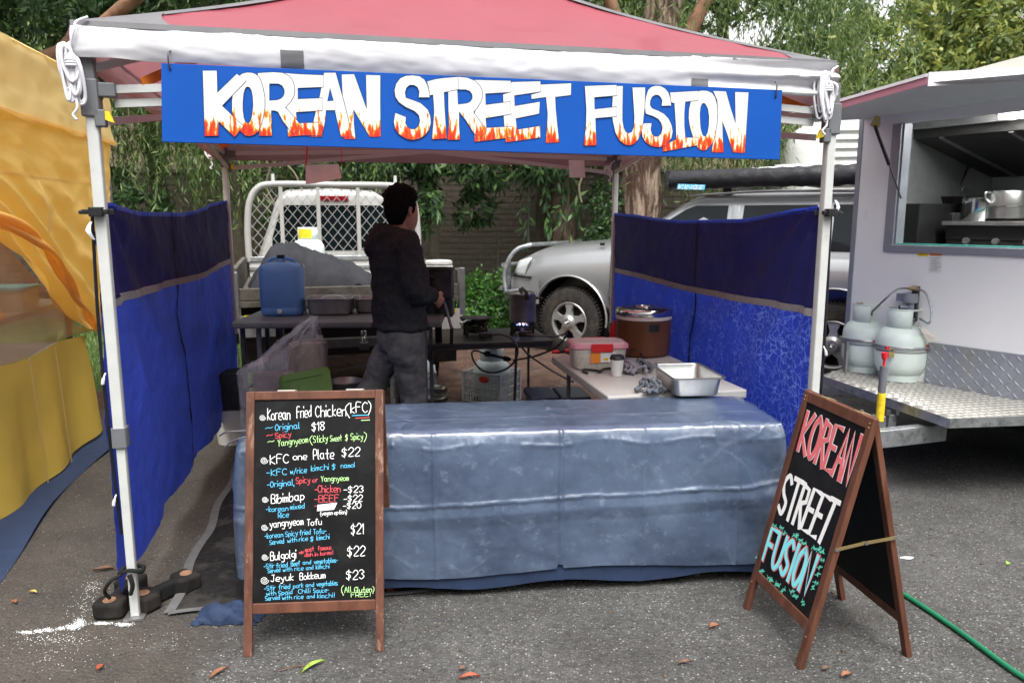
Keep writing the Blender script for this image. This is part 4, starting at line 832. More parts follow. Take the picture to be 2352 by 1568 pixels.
# ================================================================== SIGN BOARD
SO = .062
def sg(u, v, o=0.): return PL(u, v, FL, FR, SO + o)
tl, tr, br, bl = sg(370, 145), sg(1797, 207), sg(1791, 367), sg(372, 326)
sign = thing('sign_board', 'long blue painted sign board reading KOREAN STREET FUSION hung across the front', 'sign', (bl + br) / 2, YAW)
mb = MB(); bk = EY * .012; mb.hexa([bl, br, br + bk, bl + bk, tl, tr, tr + bk, tl + bk]); mb.build('board', 'blue_board', sign, bevel=.0015)
c6 = lambda x, y: ((600 + x / 1.8092) / 1.74150, (200 + y / 1.8092) / 1.7415)
c7 = lambda x, y: ((1800 + x / 1.68) / 1.7415, (200 + y / 1.68) / 1.7415)
LET = [
 (c6, 'K', [[380,150,485,150,487,310,627,172,697,225,523,405,678,552,612,632,497,520,495,622,395,624,388,400]]),
 (c6, 'O', [[640,190,670,170,700,163,735,164,765,174,790,198,808,235,822,290,832,345,832,420,822,485,805,540,785,590,755,615,715,625,685,618,655,590,630,550,606,495,592,440,592,370,600,300,617,235],[708,268,722,275,733,295,742,340,745,400,738,470,728,510,718,526,705,530,690,518,680,490,673,440,673,380,678,320,688,285,697,272]]),
 (c6, 'R', [[778,168,890,160,960,165,1010,190,1035,225,1046,265,1048,300,1042,335,1020,375,980,415,1102,552,1035,613,960,515,925,450,900,440,878,440,883,622,790,622,792,540,784,400],[865,245,930,247,955,260,970,285,972,312,962,338,945,353,920,362,865,367]]),
 (c6, 'E', [[975,168,1100,176,1255,182,1255,270,1070,278,1070,355,1248,348,1248,440,1058,452,1062,530,1247,523,1247,618,1100,620,998,628,985,400]]),
 (c6, 'A', [[1258,165,1345,165,1400,360,1440,520,1462,632,1382,630,1350,500,1338,438,1275,438,1268,520,1245,628,1155,628,1190,480,1230,320],[1303,275,1327,368,1285,372]]),
 (c6, 'N', [[1385,178,1478,175,1520,290,1567,425,1562,182,1668,184,1668,400,1670,628,1590,630,1530,530,1472,430,1478,540,1488,645,1405,645,1396,400]]),
 (c6, 'S', [[1945,345,1948,300,1935,272,1910,256,1880,256,1857,275,1846,310,1852,345,1900,362,1960,385,2010,430,2030,480,2034,530,2020,580,1990,618,1950,642,1900,653,1850,642,1800,610,1773,570,1763,520,1775,455,1853,485,1850,530,1865,560,1890,572,1920,571,1943,550,1952,515,1945,475,1915,445,1850,415,1800,380,1775,340,1768,295,1780,245,1810,205,1850,187,1900,183,1950,190,1985,213,2008,255,2020,300,2025,345]]),
 (c6, 'T', [[2005,228,2060,212,2120,203,2228,195,2237,285,2128,308,2135,450,2148,640,2040,648,2048,540,2055,450,2048,325,2022,330,2015,270]]),
 (c7, 'R', [[-14,185,60,180,120,187,170,208,200,240,217,275,220,310,208,350,185,388,158,418,248,542,192,603,150,545,110,480,62,415,62,500,68,603,-16,605,-8,500,-12,400],[50,268,105,268,132,278,148,300,150,325,138,345,115,358,55,366]]),
 (c7, 'E', [[150,200,408,207,410,285,238,295,240,368,405,348,412,432,240,460,245,523,417,513,423,588,165,618,165,420,190,360,175,260]]),
 (c7, 'E', [[412,215,608,210,608,282,432,308,435,376,603,348,600,430,442,462,450,535,605,510,607,590,375,622,360,460,355,300,400,285]]),
 (c7, 'T', [[608,232,815,223,813,305,708,318,712,400,722,500,735,622,642,625,652,520,655,430,645,318,548,332,545,300,608,284]]),
 (c7, 'F', [[905,243,1000,238,1120,235,1122,308,970,320,972,398,1120,382,1120,448,978,460,985,642,898,643,912,520,915,400]]),
 (c7, 'U', [[1105,242,1163,243,1160,380,1160,470,1168,520,1180,548,1200,560,1222,550,1235,515,1238,450,1232,360,1225,252,1313,252,1310,380,1298,490,1285,560,1262,608,1235,634,1205,643,1170,635,1135,605,1110,555,1093,480,1088,400,1092,320]]),
 (c7, 'S', [[1422,378,1425,340,1415,318,1398,305,1378,304,1358,318,1347,342,1345,370,1358,392,1400,408,1440,430,1470,462,1490,505,1498,550,1490,590,1470,622,1440,645,1400,655,1355,648,1315,622,1292,585,1287,540,1300,492,1355,492,1350,535,1358,565,1378,582,1400,580,1418,562,1426,530,1420,495,1400,466,1360,445,1315,430,1308,380,1315,320,1330,270,1350,250,1380,240,1415,242,1445,258,1468,285,1483,330,1487,376]]),
 (c7, 'I', [[1478,285,1665,275,1668,340,1582,350,1576,420,1576,500,1582,588,1670,588,1672,640,1430,685,1430,645,1520,600,1516,500,1512,430,1507,358,1487,355]]),
 (c7, 'O', [[1650,290,1672,276,1700,272,1735,276,1762,290,1782,320,1795,365,1800,420,1795,490,1786,555,1770,615,1745,655,1720,674,1695,677,1668,664,1648,630,1630,580,1612,520,1603,460,1605,400,1620,335],[1705,358,1720,370,1733,400,1740,450,1738,510,1730,555,1715,582,1700,575,1688,540,1682,490,1680,430,1685,385,1694,364]]),
 (c7, 'N', [[1768,275,1855,278,1870,330,1885,385,1918,490,1915,283,2007,285,2002,380,1990,560,1982,692,1903,690,1885,640,1860,560,1830,480,1834,580,1840,690,1758,688,1775,560,1790,500,1800,420,1795,340]]),
]
from mathutils.geometry import tessellate_polygon
inv = TM[sign.name].inverted()
for i, (cf, ch, loops) in enumerate(LET):
    off = .0008 + (lambda w: (w[1] - i) * .00045)([q for q in ((0, 6), (6, 12), (12, 18)) if q[0] <= i < q[1]][0])
    L3 = []; 
    for lp in loops:
        pts = [cf(lp[j], lp[j + 1]) for j in range(0, len(lp), 2)]
        L3.append([sg(u, v, off) for u, v in pts])
    ll = [[(lambda q: Vector((q.x, q.z, 0)))(inv @ p) for p in lp] for lp in L3]
    tri = tessellate_polygon(ll); flat = [p for lp in L3 for p in lp]
    me = bpy.data.meshes.new('letter'); loc = [inv @ p for p in flat]; me.from_pydata(loc, [], [tuple(t_) for t_ in tri]); 
    zmin = min(p.z for p in loc); uvl = me.uv_layers.new(name='UVMap')
    # the painted flames rise from the foot of each stroke: baseline follows the lower outline
    zs = sorted(p.z for p in loc)
    for l in me.loops:
        p = me.vertices[l.vertex_index].co; uvl.data[l.index].uv = (p.x, p.z - zmin)
    me.materials.append(MATS['flame_letter']); o = bpy.data.objects.new('letter', me); COL.objects.link(o); o.parent = sign
    if me.polygons[0].normal.y > 0: me.flip_normals()
    mb = MB()
    for lp in L3:
        m = len(lp); vs = []
        for j, p in enumerate(lp):
            d = (lp[(j + 1) % m] - lp[j - 1]).normalized(); sd = d.cross(EY).normalized() * .0011; vs += [p - EY * .0001 + sd, p - EY * .0001 - sd]
        mb.add(vs, [(2 * j, 2 * j + 1, (2 * j + 3) % (2 * m), (2 * j + 2) % (2 * m)) for j in range(m)])
    mb.build('letter_outline', 'navy_outline', o)
for u, v in ((388, 152), (1783, 218)):
    p = sg(u, v, .008); mb = MB(); mb.tube(cat([p + Vector((0, .02, .055)), p + Vector((0, 0, .04)), p, p + Vector((.002, .012, -.012)), p + Vector((0, .02, 0))], 5), .0032, 6); mb.build('hook', 'dark_steel', sign, smooth=60)
for _ in range(0): pass
# ================================================================== CHALK LETTERING (single-line hand)
GL = {
 'A': '02 29 42|15 35', 'B': '02 09 39 48 36 06|36 44 42 02', 'C': '48 29 07 04 22 43', 'E': '49 09 02 42|06 36', 'F': '49 09 02|06 36', 'G': '48 29 07 04 22 43 45 25',
 'I': '19 12', 'J': '19 49|39 33 22 03', 'K': '09 02|48 05 42', 'N': '02 09 42 49', 'O': '29 07 04 22 44 47 29', 'P': '02 09 39 47 35 05', 'R': '02 09 39 47 35 05|25 42',
 'S': '48 29 08 06 35 43 22 03', 'T': '09 49|29 22', 'U': '09 03 22 43 49', 'Y': '09 26 49|26 22', 'V': '09 22 49', 'L': '09 02 42', 'M': '02 09 25 49 42', 'D': '02 09 29 47 44 22 02', 'H': '09 02|06 46|49 42',
 'a': '46 16 04 22 43|46 43 52', 'b': '09 02 32 44 36 05', 'c': '36 16 04 12 42', 'd': '36 15 03 22 43|49 42', 'e': '04 44 46 16 03 22 42', 'f': '48 29 22|06 36', 'g': '46 16 04 23 43|46 40 10', 'h': '09 02|05 26 45 42',
 'i': '06 02|08 09', 'j': '26 20 00|28 29', 'k': '09 02|36 04 32', 'l': '09 03 12', 'm': '06 02|05 16 25 22|25 36 45 42', 'n': '06 02|05 26 45 42', 'o': '26 05 03 22 43 45 26', 'p': '06 00|05 26 44 22 03', 'r': '06 02|05 16 36',
 's': '36 06 04 34 32 02', 't': '29 23 32|06 46', 'u': '06 03 22 43|46 42 ', 'v': '06 22 46', 'w': '06 12 25 32 46', 'x': '06 42|46 02', 'y': '06 23|46 20 00', 'z': '06 46 02 42', 'q': '36 15 03 22 43|46 40', 
 '0': '29 07 04 22 44 47 29', '1': '07 19 12', '2': '07 29 48 46 02 42', '3': '08 29 47 26 44 22 03', '8': '26 08 29 48 26 04 22 44 26', '$': '47 18 06 35 33 12 03|29 21', '/': '49 01', '(': '29 07 04 20', ')': '09 27 24 00', '!': '19 14|13 12',
 ',': '02 00', '-': '05 35', '~': '05 16 25 36', '&': '42 08 19 28 04 12 43', '*': '27 23|06 44|46 04', "'": '09 08',
}
def glyph(ch):
    out = []
    for s in GL[ch].split('|'):
        out.append([(int(p[0]), int(p[1])) for p in s.split()])
    return out
def layout(txt):
    """polylines in units: x running, y 0 at the baseline, 7 = cap height"""
    x = 0; res = []
    for ch in txt:
        if ch == ' ': x += 3.2; continue
        g = glyph(ch); w = max(p[0] for s in g for p in s)
        jy = random.uniform(-.25, .25)
        for s in g: res.append([(x + a, b - 2 + jy) for a, b in s])
        x += w + 1.5
    return res, max(x - 1.5, 1)
class Chalk:
    """flat chalk strokes on a board plane; every stroke sits a hair above the one before"""
    def __init__(s, o, n, lift): s.o, s.n, s.k = o, n, 0; s.v = []; s.f = []; s.lift = lift
    def stroke(s, pts, w):
        s.k += 1; h = s.lift + (s.k % 23) * .00005
        P = [p + s.n * h for p in pts]; m = len(P)
        if m < 2: return
        base = len(s.v)
        for i, p in enumerate(P):
            d = (P[min(i + 1, m - 1)] - P[max(i - 1, 0)]); d.normalize(); sd = d.cross(s.n).normalized() * w / 2
            e = d * (w * .4 if i == m - 1 else -w * .4 if i == 0 else 0)
            s.v += [p + sd + e, p - sd + e]
        for i in range(m - 1): s.f.append((base + 2 * i, base + 2 * i + 1, base + 2 * i + 3, base + 2 * i + 2))
    def build(s, name, m, parent):
        mb = MB(); mb.add(s.v, s.f); return mb.build(name, m, parent)
def smooth2(pts, n=4):
    if len(pts) < 3: return [Vector(p) for p in pts]
    return cat(pts, n)
class Board:
    def __init__(s, crop, scale, o, n):  # crop origin and scale of the close-up the text was measured in
        s.c, s.s, s.o, s.n = crop, scale, o, n
    def pt(s, x, y, z=0): return PP((s.c[0] + x / s.s) / 1.7415, (s.c[1] + y / s.s) / 1.7415, s.o, s.n)
def write(board, items, parent, name, m, lift=.0006, wd=.0024):
    for txt, x0, y0, x1, y1, h in items:
        ck = Chalk(board.o, board.n, lift)
        pl, W = layout(txt)
        for s in pl:
            q = smooth2([(a, b, 0) for a, b in s], 3)
            P = [board.pt(x0 + (x1 - x0) * p.x / W, y0 + (y1 - y0) * p.x / W - h * p.y / 7) for p in q]
            ck.stroke(P, wd * .52 * (.62 + .6 * min(1, h / 45)))
        ck.build(name, m, parent)

# ------------------------------------------------------------------ menu board
bl_, br_ = G(583, 1508), G(880, 1496); tp = A(722, 896, 2.78)
X = (br_ - bl_).normalized(); mid = (bl_ + br_) / 2; U = (tp - mid) - X * (tp - mid).dot(X); U.normalize(); Nn = X.cross(U)
if Nn.y > 0: Nn = -Nn
MO = mid + Vector((0, 0, 0))
def loc2(u, v): p = PP(u, v, MO, Nn) - MO; return p.dot(X), p.dot(U)
Mm = Matrix((( *(X.x, U.x, Nn.x), MO.x), (X.y, U.y, Nn.y, MO.y), (X.z, U.z, Nn.z, MO.z), (0, 0, 0, 1)))
menu = thing('menu_board', 'worn wooden A-frame chalkboard menu listing Korean dishes and prices', 'menu board', mid, math.atan2(X.y, X.x))
xl, yt = loc2(565, 900); xr, yt2 = loc2(880, 893); xlb, _ = loc2(572, 1500); xrb, _ = loc2(890, 1490)
HW = (xr - xl) / 2; cx0 = (xl + xr) / 2; Ht = (yt + yt2) / 2
_, yb1 = loc2(730, 1382); _, yb2 = loc2(730, 1405)
sw = .031; th = .020
for x in (cx0 - HW, cx0 + HW - sw):
    MB(Mm).box((x, 0, -th), (x + sw, Ht, 0)).build('frame_stile', 'wood_worn', menu, bevel=.003)
MB(Mm).box((cx0 - HW + sw, Ht - .033, -th + .002), (cx0 + HW - sw, Ht - .001, -.001)).build('frame_rail', 'wood', menu, bevel=.003)
MB(Mm).box((cx0 - HW + sw, yb2, -th + .002), (cx0 + HW - sw, yb1 + .002, -.001)).build('frame_rail', 'wood', menu, bevel=.003)
MB(Mm).box((cx0 - HW + sw - .004, yb1 - .002, -th + .004), (cx0 + HW - sw + .004, Ht - .03, -.008)).build('board', 'chalkboard', menu)
for s in (-.55, .45): MB(Mm).box((cx0 + s * HW, Ht + .0, -.045), (cx0 + s * HW + .065, Ht + .004, -.006)).build('hinge', 'cream_band', menu)
# rear frame, folded out behind
tpw = Mm @ Vector((cx0, Ht, -.03)); 
Ur = Vector((-U.x * .75, -U.y * .75, U.z)).normalized(); Nr = X.cross(Ur).normalized(); Nr = Nr if Nr.y < 0 else -Nr
hh = tpw.z / Ur.z
Mr = Matrix(((X.x, Ur.x, Nr.x, tpw.x - Ur.x * hh), (X.y, Ur.y, Nr.y, tpw.y - Ur.y * hh), (X.z, Ur.z, Nr.z, tpw.z - Ur.z * hh), (0, 0, 0, 1)))
for x in (-HW, HW - sw): MB(Mr).box((x, 0, -th), (x + sw, hh - .01, 0)).build('frame_stile', 'wood_worn', menu, bevel=.003)
MB(Mr).box((-HW + sw, hh - .06, -th + .002), (HW - sw, hh - .012, -.002)).build('frame_rail', 'wood', menu, bevel=.003)
MB(Mr).box((-HW + sw, .12, -th + .002), (HW - sw, .16, -.002)).build('frame_rail', 'wood', menu, bevel=.003)
MB(Mr).box((-HW + sw - .004, .155, -th + .004), (HW - sw + .004, hh - .05, -.006)).build('board', 'chalkboard', menu)
bp_ = MO - Nn * .008
mbd = Board((940, 1500), 1.3636, bp_, Nn)
W_ = [('Korean', 178, 244, 300, 240, 62), ('Fried', 338, 232, 415, 225, 60), ('Chicken', 440, 228, 605, 220, 60), ('(', 605, 215, 625, 213, 62), ('kFC', 632, 205, 722, 203, 55), (')', 727, 200, 740, 200, 60), ('$18', 420, 302, 488, 300, 46),
      ('KFC', 192, 484, 292, 478, 48), ('one', 318, 462, 390, 458, 38), ('Plate', 428, 460, 538, 452, 52), ('$22', 584, 442, 680, 438, 48),
      ('Bibimbap', 198, 698, 378, 678, 46), ('-$23', 594, 640, 700, 637, 36), ('-$22', 594, 690, 694, 686, 36), ('-$20', 590, 727, 686, 724, 34), ('(vegan option)', 466, 764, 610, 754, 22),
      ('yangnyeom', 190, 832, 372, 812, 40), ('Tofu', 394, 820, 472, 814, 34), ('$21', 634, 864, 700, 862, 56), ('Bulgolgi', 194, 1010, 332, 994, 44), ('$22', 614, 984, 708, 982, 54),
      ('Jeyuk', 196, 1124, 318, 1116, 36), ('Bokkeum', 354, 1114, 492, 1104, 36), ('$23', 608, 1112, 704, 1108, 50)]
write(mbd, W_, menu, 'chalk_lettering', 'chalk_white', .0006, .0042)
B_ = [('Original', 220, 302, 352, 290, 34), ('~', 166, 304, 206, 298, 28), ('-KFC', 172, 548, 282, 542, 34), ('w/rice', 302, 538, 390, 530, 30), ('kimchi', 416, 522, 510, 512, 30), ('$', 530, 512, 548, 510, 30), ('namol', 578, 506, 654, 500, 26),
      ('-Original,', 176, 612, 322, 598, 32), ('-korean', 170, 744, 290, 738, 28), ('mixed', 302, 732, 378, 724, 28), ('Rice', 236, 778, 292, 772, 28), ('-korean', 162, 890, 262, 880, 27), ('Spicy', 276, 880, 342, 870, 27), ('fried', 352, 872, 412, 866, 27), ('Tofu-', 428, 866, 498, 860, 27),
      ('Served', 190, 924, 266, 914, 26), ('with', 286, 912, 338, 906, 24), ('rice', 350, 904, 396, 900, 24), ('$', 412, 904, 428, 902, 26), ('kimchi', 446, 898, 514, 890, 26),
      ('-Stir', 158, 1054, 214, 1048, 25), ('fried', 224, 1050, 286, 1042, 25), ('Beef', 306, 1040, 354, 1036, 25), ('and', 370, 1032, 414, 1028, 22), ('vegetables-', 432, 1028, 560, 1018, 24), ('Served', 180, 1078, 246, 1070, 24), ('with rice', 262, 1070, 372, 1060, 22), ('and', 388, 1060, 426, 1056, 22), ('kimchi', 442, 1056, 514, 1050, 24),
      ('-Stir', 160, 1174, 222, 1168, 25), ('fried', 238, 1166, 300, 1160, 25), ('pork', 318, 1160, 372, 1154, 24), ('and', 386, 1154, 430, 1150, 22), ('vegetables', 446, 1150, 558, 1142, 24), ('with', 172, 1200, 224, 1196, 22), ('Spaid', 238, 1198, 312, 1190, 24), ('Chilli', 346, 1190, 410, 1184, 24), ('Sauce-', 428, 1186, 512, 1180, 24),
      ('Served', 166, 1228, 244, 1220, 24), ('with rice', 258, 1222, 372, 1216, 22), ('and', 392, 1216, 434, 1212, 22), ('kimchi!', 450, 1214, 542, 1208, 24)]
write(mbd, B_, menu, 'chalk_lettering', 'chalk_blue', .0006, .0036)
R_ = [('~', 172, 344, 206, 338, 28), ('Spicy', 220, 344, 306, 334, 30), ('Spicy', 334, 592, 410, 584, 34), ('or', 424, 584, 452, 580, 26), ('-Chicken', 436, 640, 574, 636, 38), ('-BEEF', 434, 692, 566, 688, 36), ('-', 434, 726, 446, 726, 30), ('*', 350, 980, 376, 976, 30), ('most', 384, 962, 430, 956, 24), ('famous', 452, 954, 524, 948, 24), ('dish in', 380, 988, 452, 984, 22), ('korea!', 466, 982, 534, 974, 22)]
write(mbd, R_, menu, 'chalk_lettering', 'chalk_red', .0006, .0036)
G_ = [('~', 178, 378, 214, 372, 28), ('Yangnyeom', 234, 388, 398, 366, 36), ('(', 410, 372, 422, 370, 40), ('Sticky', 428, 368, 506, 360, 36), ('Sweet', 520, 362, 582, 356, 32), ('$', 602, 356, 616, 354, 34), ('Spicy', 632, 352, 698, 348, 34), (')', 704, 352, 716, 350, 42), ('Yangnyeom', 470, 580, 620, 572, 30), ('(', 582, 1190, 592, 1188, 42), ('All', 598, 1184, 634, 1180, 30), ('Gluten)', 652, 1184, 758, 1180, 30), ('FREE!', 634, 1210, 738, 1204, 24)]
write(mbd, G_, menu, 'chalk_lettering', 'chalk_green', .0006, .0034)
for x, y, r in ((150, 231, 17), (159, 464, 20), (164, 677, 17), (161, 829, 18), (163, 991, 18), (161, 1117, 22)):
    ck = Chalk(bp_, Nn, .0008); ck.stroke([mbd.pt(x + r * (1 - k / 30) * cos(k * .55) * 1.05, y + r * (1 - k / 30) * sin(k * .55)) for k in range(29)], .0018); ck.build('spiral_bullet', 'chalk_white', menu)
for m_, a in (('chalk_blue', [(640, 220, 728, 216)]), ('chalk_red', [(658, 234, 732, 230)]), ('chalk_green', [(690, 246, 734, 244)])):
    ck = Chalk(bp_, Nn, .0008)
    for x0, y0, x1, y1 in a: ck.stroke([mbd.pt(x0, y0), mbd.pt(x1, y1)], .0026)
    ck.build('underline', m_, menu)
MB().add([mbd.pt(*q) + Nn * .0016 for q in ((450, 706), (558, 694), (540, 732), (448, 740))], [(0, 1, 2, 3)]).build('tape_patch', 'chalk_white', menu, label='torn white tape strip with vege written on it')
write(Board((940, 1500), 1.3636, bp_ + Nn * .0016, Nn), [('vege', 474, 724, 510, 720, 20)], menu, 'chalk_lettering', 'chalk_grey', .0005, .002)

# ------------------------------------------------------------------ A-frame sign on the right
fl_, fr_ = G(1707, 1395), G(1832, 1535); rl_, rr_ = G(1937, 1372), G(2093, 1506)
al = (fl_ + rl_) / 2; ar = (fr_ + rr_) / 2; al.z = A(1850, 892, al.y).z; ar.z = A(2022, 962, ar.y).z; al.z = ar.z = (al.z + ar.z) / 2
af = thing('a_frame_sign', 'wooden A-frame chalkboard reading KOREAN STREET FUSION in red, white and cyan', 'sign', (fl_ + fr_ + rl_ + rr_) / 4, math.atan2((fr_ - fl_).y, (fr_ - fl_).x))
def face(a0, a1, t0, t1, outw, nm):
    """one leaf: feet a0,a1, tops t0,t1; returns plane"""
    Xf = ((a1 - a0) + (t1 - t0)).normalized(); mo = (a0 + a1) / 2; tt = (t0 + t1) / 2
    Uf = (tt - mo); Uf -= Xf * Uf.dot(Xf); Hh = Uf.length; Uf.normalize(); Nf = Xf.cross(Uf).normalized()
    if Nf.dot(outw) < 0: Nf = -Nf
    M_ = Matrix(((Xf.x, Uf.x, Nf.x, mo.x), (Xf.y, Uf.y, Nf.y, mo.y), (Xf.z, Uf.z, Nf.z, mo.z), (0, 0, 0, 1)))
    hw = ((a1 - a0).length + (t1 - t0).length) / 4 + .008; s_ = .031; th = .022
    for x in (-hw, hw - s_): MB(M_).box((x, 0, -th), (x + s_, Hh, 0)).build('frame_stile', 'wood', af, bevel=.003)
    MB(M_).box((-hw + s_, Hh - .042, -th + .002), (hw - s_, Hh - .001, -.0015)).build('frame_rail', 'wood', af, bevel=.003)
    MB(M_).box((-hw + s_, .135, -th + .002), (hw - s_, .175, -.0015)).build('frame_rail', 'wood', af, bevel=.003)
    MB(M_).box((-hw + s_ - .004, .17, -th + .004), (hw - s_ + .004, Hh - .038, -.008)).build('board', 'chalkboard', af)
    for x in (-hw + s_ / 2, hw - s_ / 2):
        for yy in (Hh - .02, Hh - .035, .12): MB(M_).lathe([(.001, .0015), (.003, .0012), (.0035, 0)], (x, yy, 0), 8).build('screw', 'brass', af)
    return M_, Nf, Hh, hw
left = Vector((-1, 0, 0))
Mf, Nf, Hf, hwf = face(fl_, fr_, al + left * .012, ar + left * .012, left, 'front')
Mb_, Nb, Hb, hwb = face(rl_, rr_, al - left * .014, ar - left * .014, -left, 'rear')
for x in (-.12, .10): MB(Mf).box((x, Hf - .002, -.045), (x + .05, Hf + .002, -.004)).build('hinge', 'brass', af)
pf = (fr_.lerp(ar, .49)); pb = (rr_.lerp(ar, .52)); ex = (fr_ - fl_).normalized() * .012
mp = (pf + pb) / 2 + Vector((0, 0, .004)) + ex
MB().beam(pf + ex, mp, .002, .012).build('stay_bar', 'brass', af); MB().beam(mp + ex * .15, pb + ex, .002, .012).build('stay_bar', 'brass', af)
for p in (pf + ex, mp + ex * .2, pb + ex): MB().tube([p, p + ex * .3], .007, 8).build('rivet', 'steel', af)
bo = Mf @ Vector((0, 0, -.008)); fb = Board((2800, 1500), 1.27364, bo, Nf)
CAPS = {'K': ['0 0,0.06 1', '.95 1,.06 .42,1 0'], 'O': ['.5 1,.05 .75,0 .3,.45 0,.95 .3,.95 .75,.5 1'], 'R': ['0 0,.1 1', '.1 .97,.8 .92,.85 .62,.08 .5', '.3 .5,1 0'], 'E': ['1 .98,.1 1,0 0,.95 .03', '.06 .52,.75 .52'], 'A': ['0 0,.55 1,1 0', '.22 .35,.82 .35'],
        'N': ['0 0,.05 1,.92 0,1 1'], 'S': ['.95 .85,.55 1,.08 .78,.3 .52,.85 .32,.6 .03,.05 .15'], 'T': ['0 1,1 1', '.52 1,.45 0'], 'F': ['0 0,.08 1,1 1', '.05 .52,.7 .52'], 'U': ['0 1,.05 .25,.45 0,.9 .25,1 1'], 'I': ['.5 0,.5 1']}
def word(txt, quad, m, wdt, lift, name='chalk_lettering', gap=.22, smooth_=('O', 'S', 'U'), dx=0, dy=0, wts=None):
    (tlx, tly), (trx, try_), (brx, bry), (blx, bly) = quad; n = len(txt)
    ws = [.45 if c == 'I' else 1. for c in txt]; tot = sum(ws) + gap * (n - 1); ck = Chalk(bo, Nf, lift); x = 0
    for c, w in zip(txt, ws):
        for st in CAPS[c]:
            pts = [tuple(map(float, q.split())) for q in st.split(',')]
            if c in smooth_: pts = [(p.x, p.y) for p in cat([(a, b, 0) for a, b in pts], 6)]
            P = []
            for a, b in pts:
                s = (x + a * w) / tot; X_ = (blx + (brx - blx) * s) * (1 - b) + (tlx + (trx - tlx) * s) * b; Y_ = (bly + (bry - bly) * s) * (1 - b) + (tly + (try_ - tly) * s) * b
                P.append(fb.pt(X_ + dx, Y_ + dy))
            ck.stroke(P, wdt)
        x += w + gap
    return ck.build(name, m, af)
qk = [(548, 190), (826, 312), (752, 560), (500, 378)]
word('KOREAN', qk, 'chalk_white', .0235, .0006, 'letter_outline'); word('KOREAN', qk, 'chalk_coral', .0185, .0022)
qs = [(440, 500), (712, 650), (628, 860), (392, 695)]
word('STREET', qs, 'chalk_white', .0195, .0006)
qf = [(368, 778), (606, 925), (540, 1118), (322, 935)]
word('FUSION', qf, 'chalk_coral', .0265, .0022, 'letter_outline'); word('FUSION', qf, 'chalk_cyan', .0175, .0038)
ck = Chalk(bo, Nf, .0006); rv = random.Random(4)
def vine(x, y, a, L):
    pts = []; cu = rv.uniform(-.12, .12)
    for k in range(12):
        pts.append((x, y)); x += cos(a) * L / 12; y += sin(a) * L / 12; a += cu * 2 * (1 + k * .22)
        if k in (3, 7):
            for sg_ in (-1, 1):
                lx, ly = x, y; b_ = a + sg_ * 1.1; r_ = 11
                ck.stroke([fb.pt(lx, ly), fb.pt(lx + cos(b_ - .4) * r_ * .6, ly + sin(b_ - .4) * r_ * .6), fb.pt(lx + cos(b_) * r_, ly + sin(b_) * r_), fb.pt(lx + cos(b_ + .4) * r_ * .6, ly + sin(b_ + .4) * r_ * .6), fb.pt(lx, ly)], .0020)
    ck.stroke([fb.pt(*q) for q in pts], .0024)
for i in range(11):
    t_ = i / 10; vine(372 + 245 * t_, 765 + 150 * t_, -1.6 + rv.uniform(-.7, .7), 42)
    vine(300 + 225 * t_, 985 + 150 * t_, 1.5 + rv.uniform(-.8, .8), 44)
for i in range(6):
    t_ = i / 5; vine(352 - 50 * t_, 790 + 170 * t_, 2.6 + rv.uniform(-.5, .5), 34); vine(616 - 50 * t_, 900 + 190 * t_, .3 + rv.uniform(-.5, .5), 34)
ck.build('painted_vines', 'chalk_mint', af)

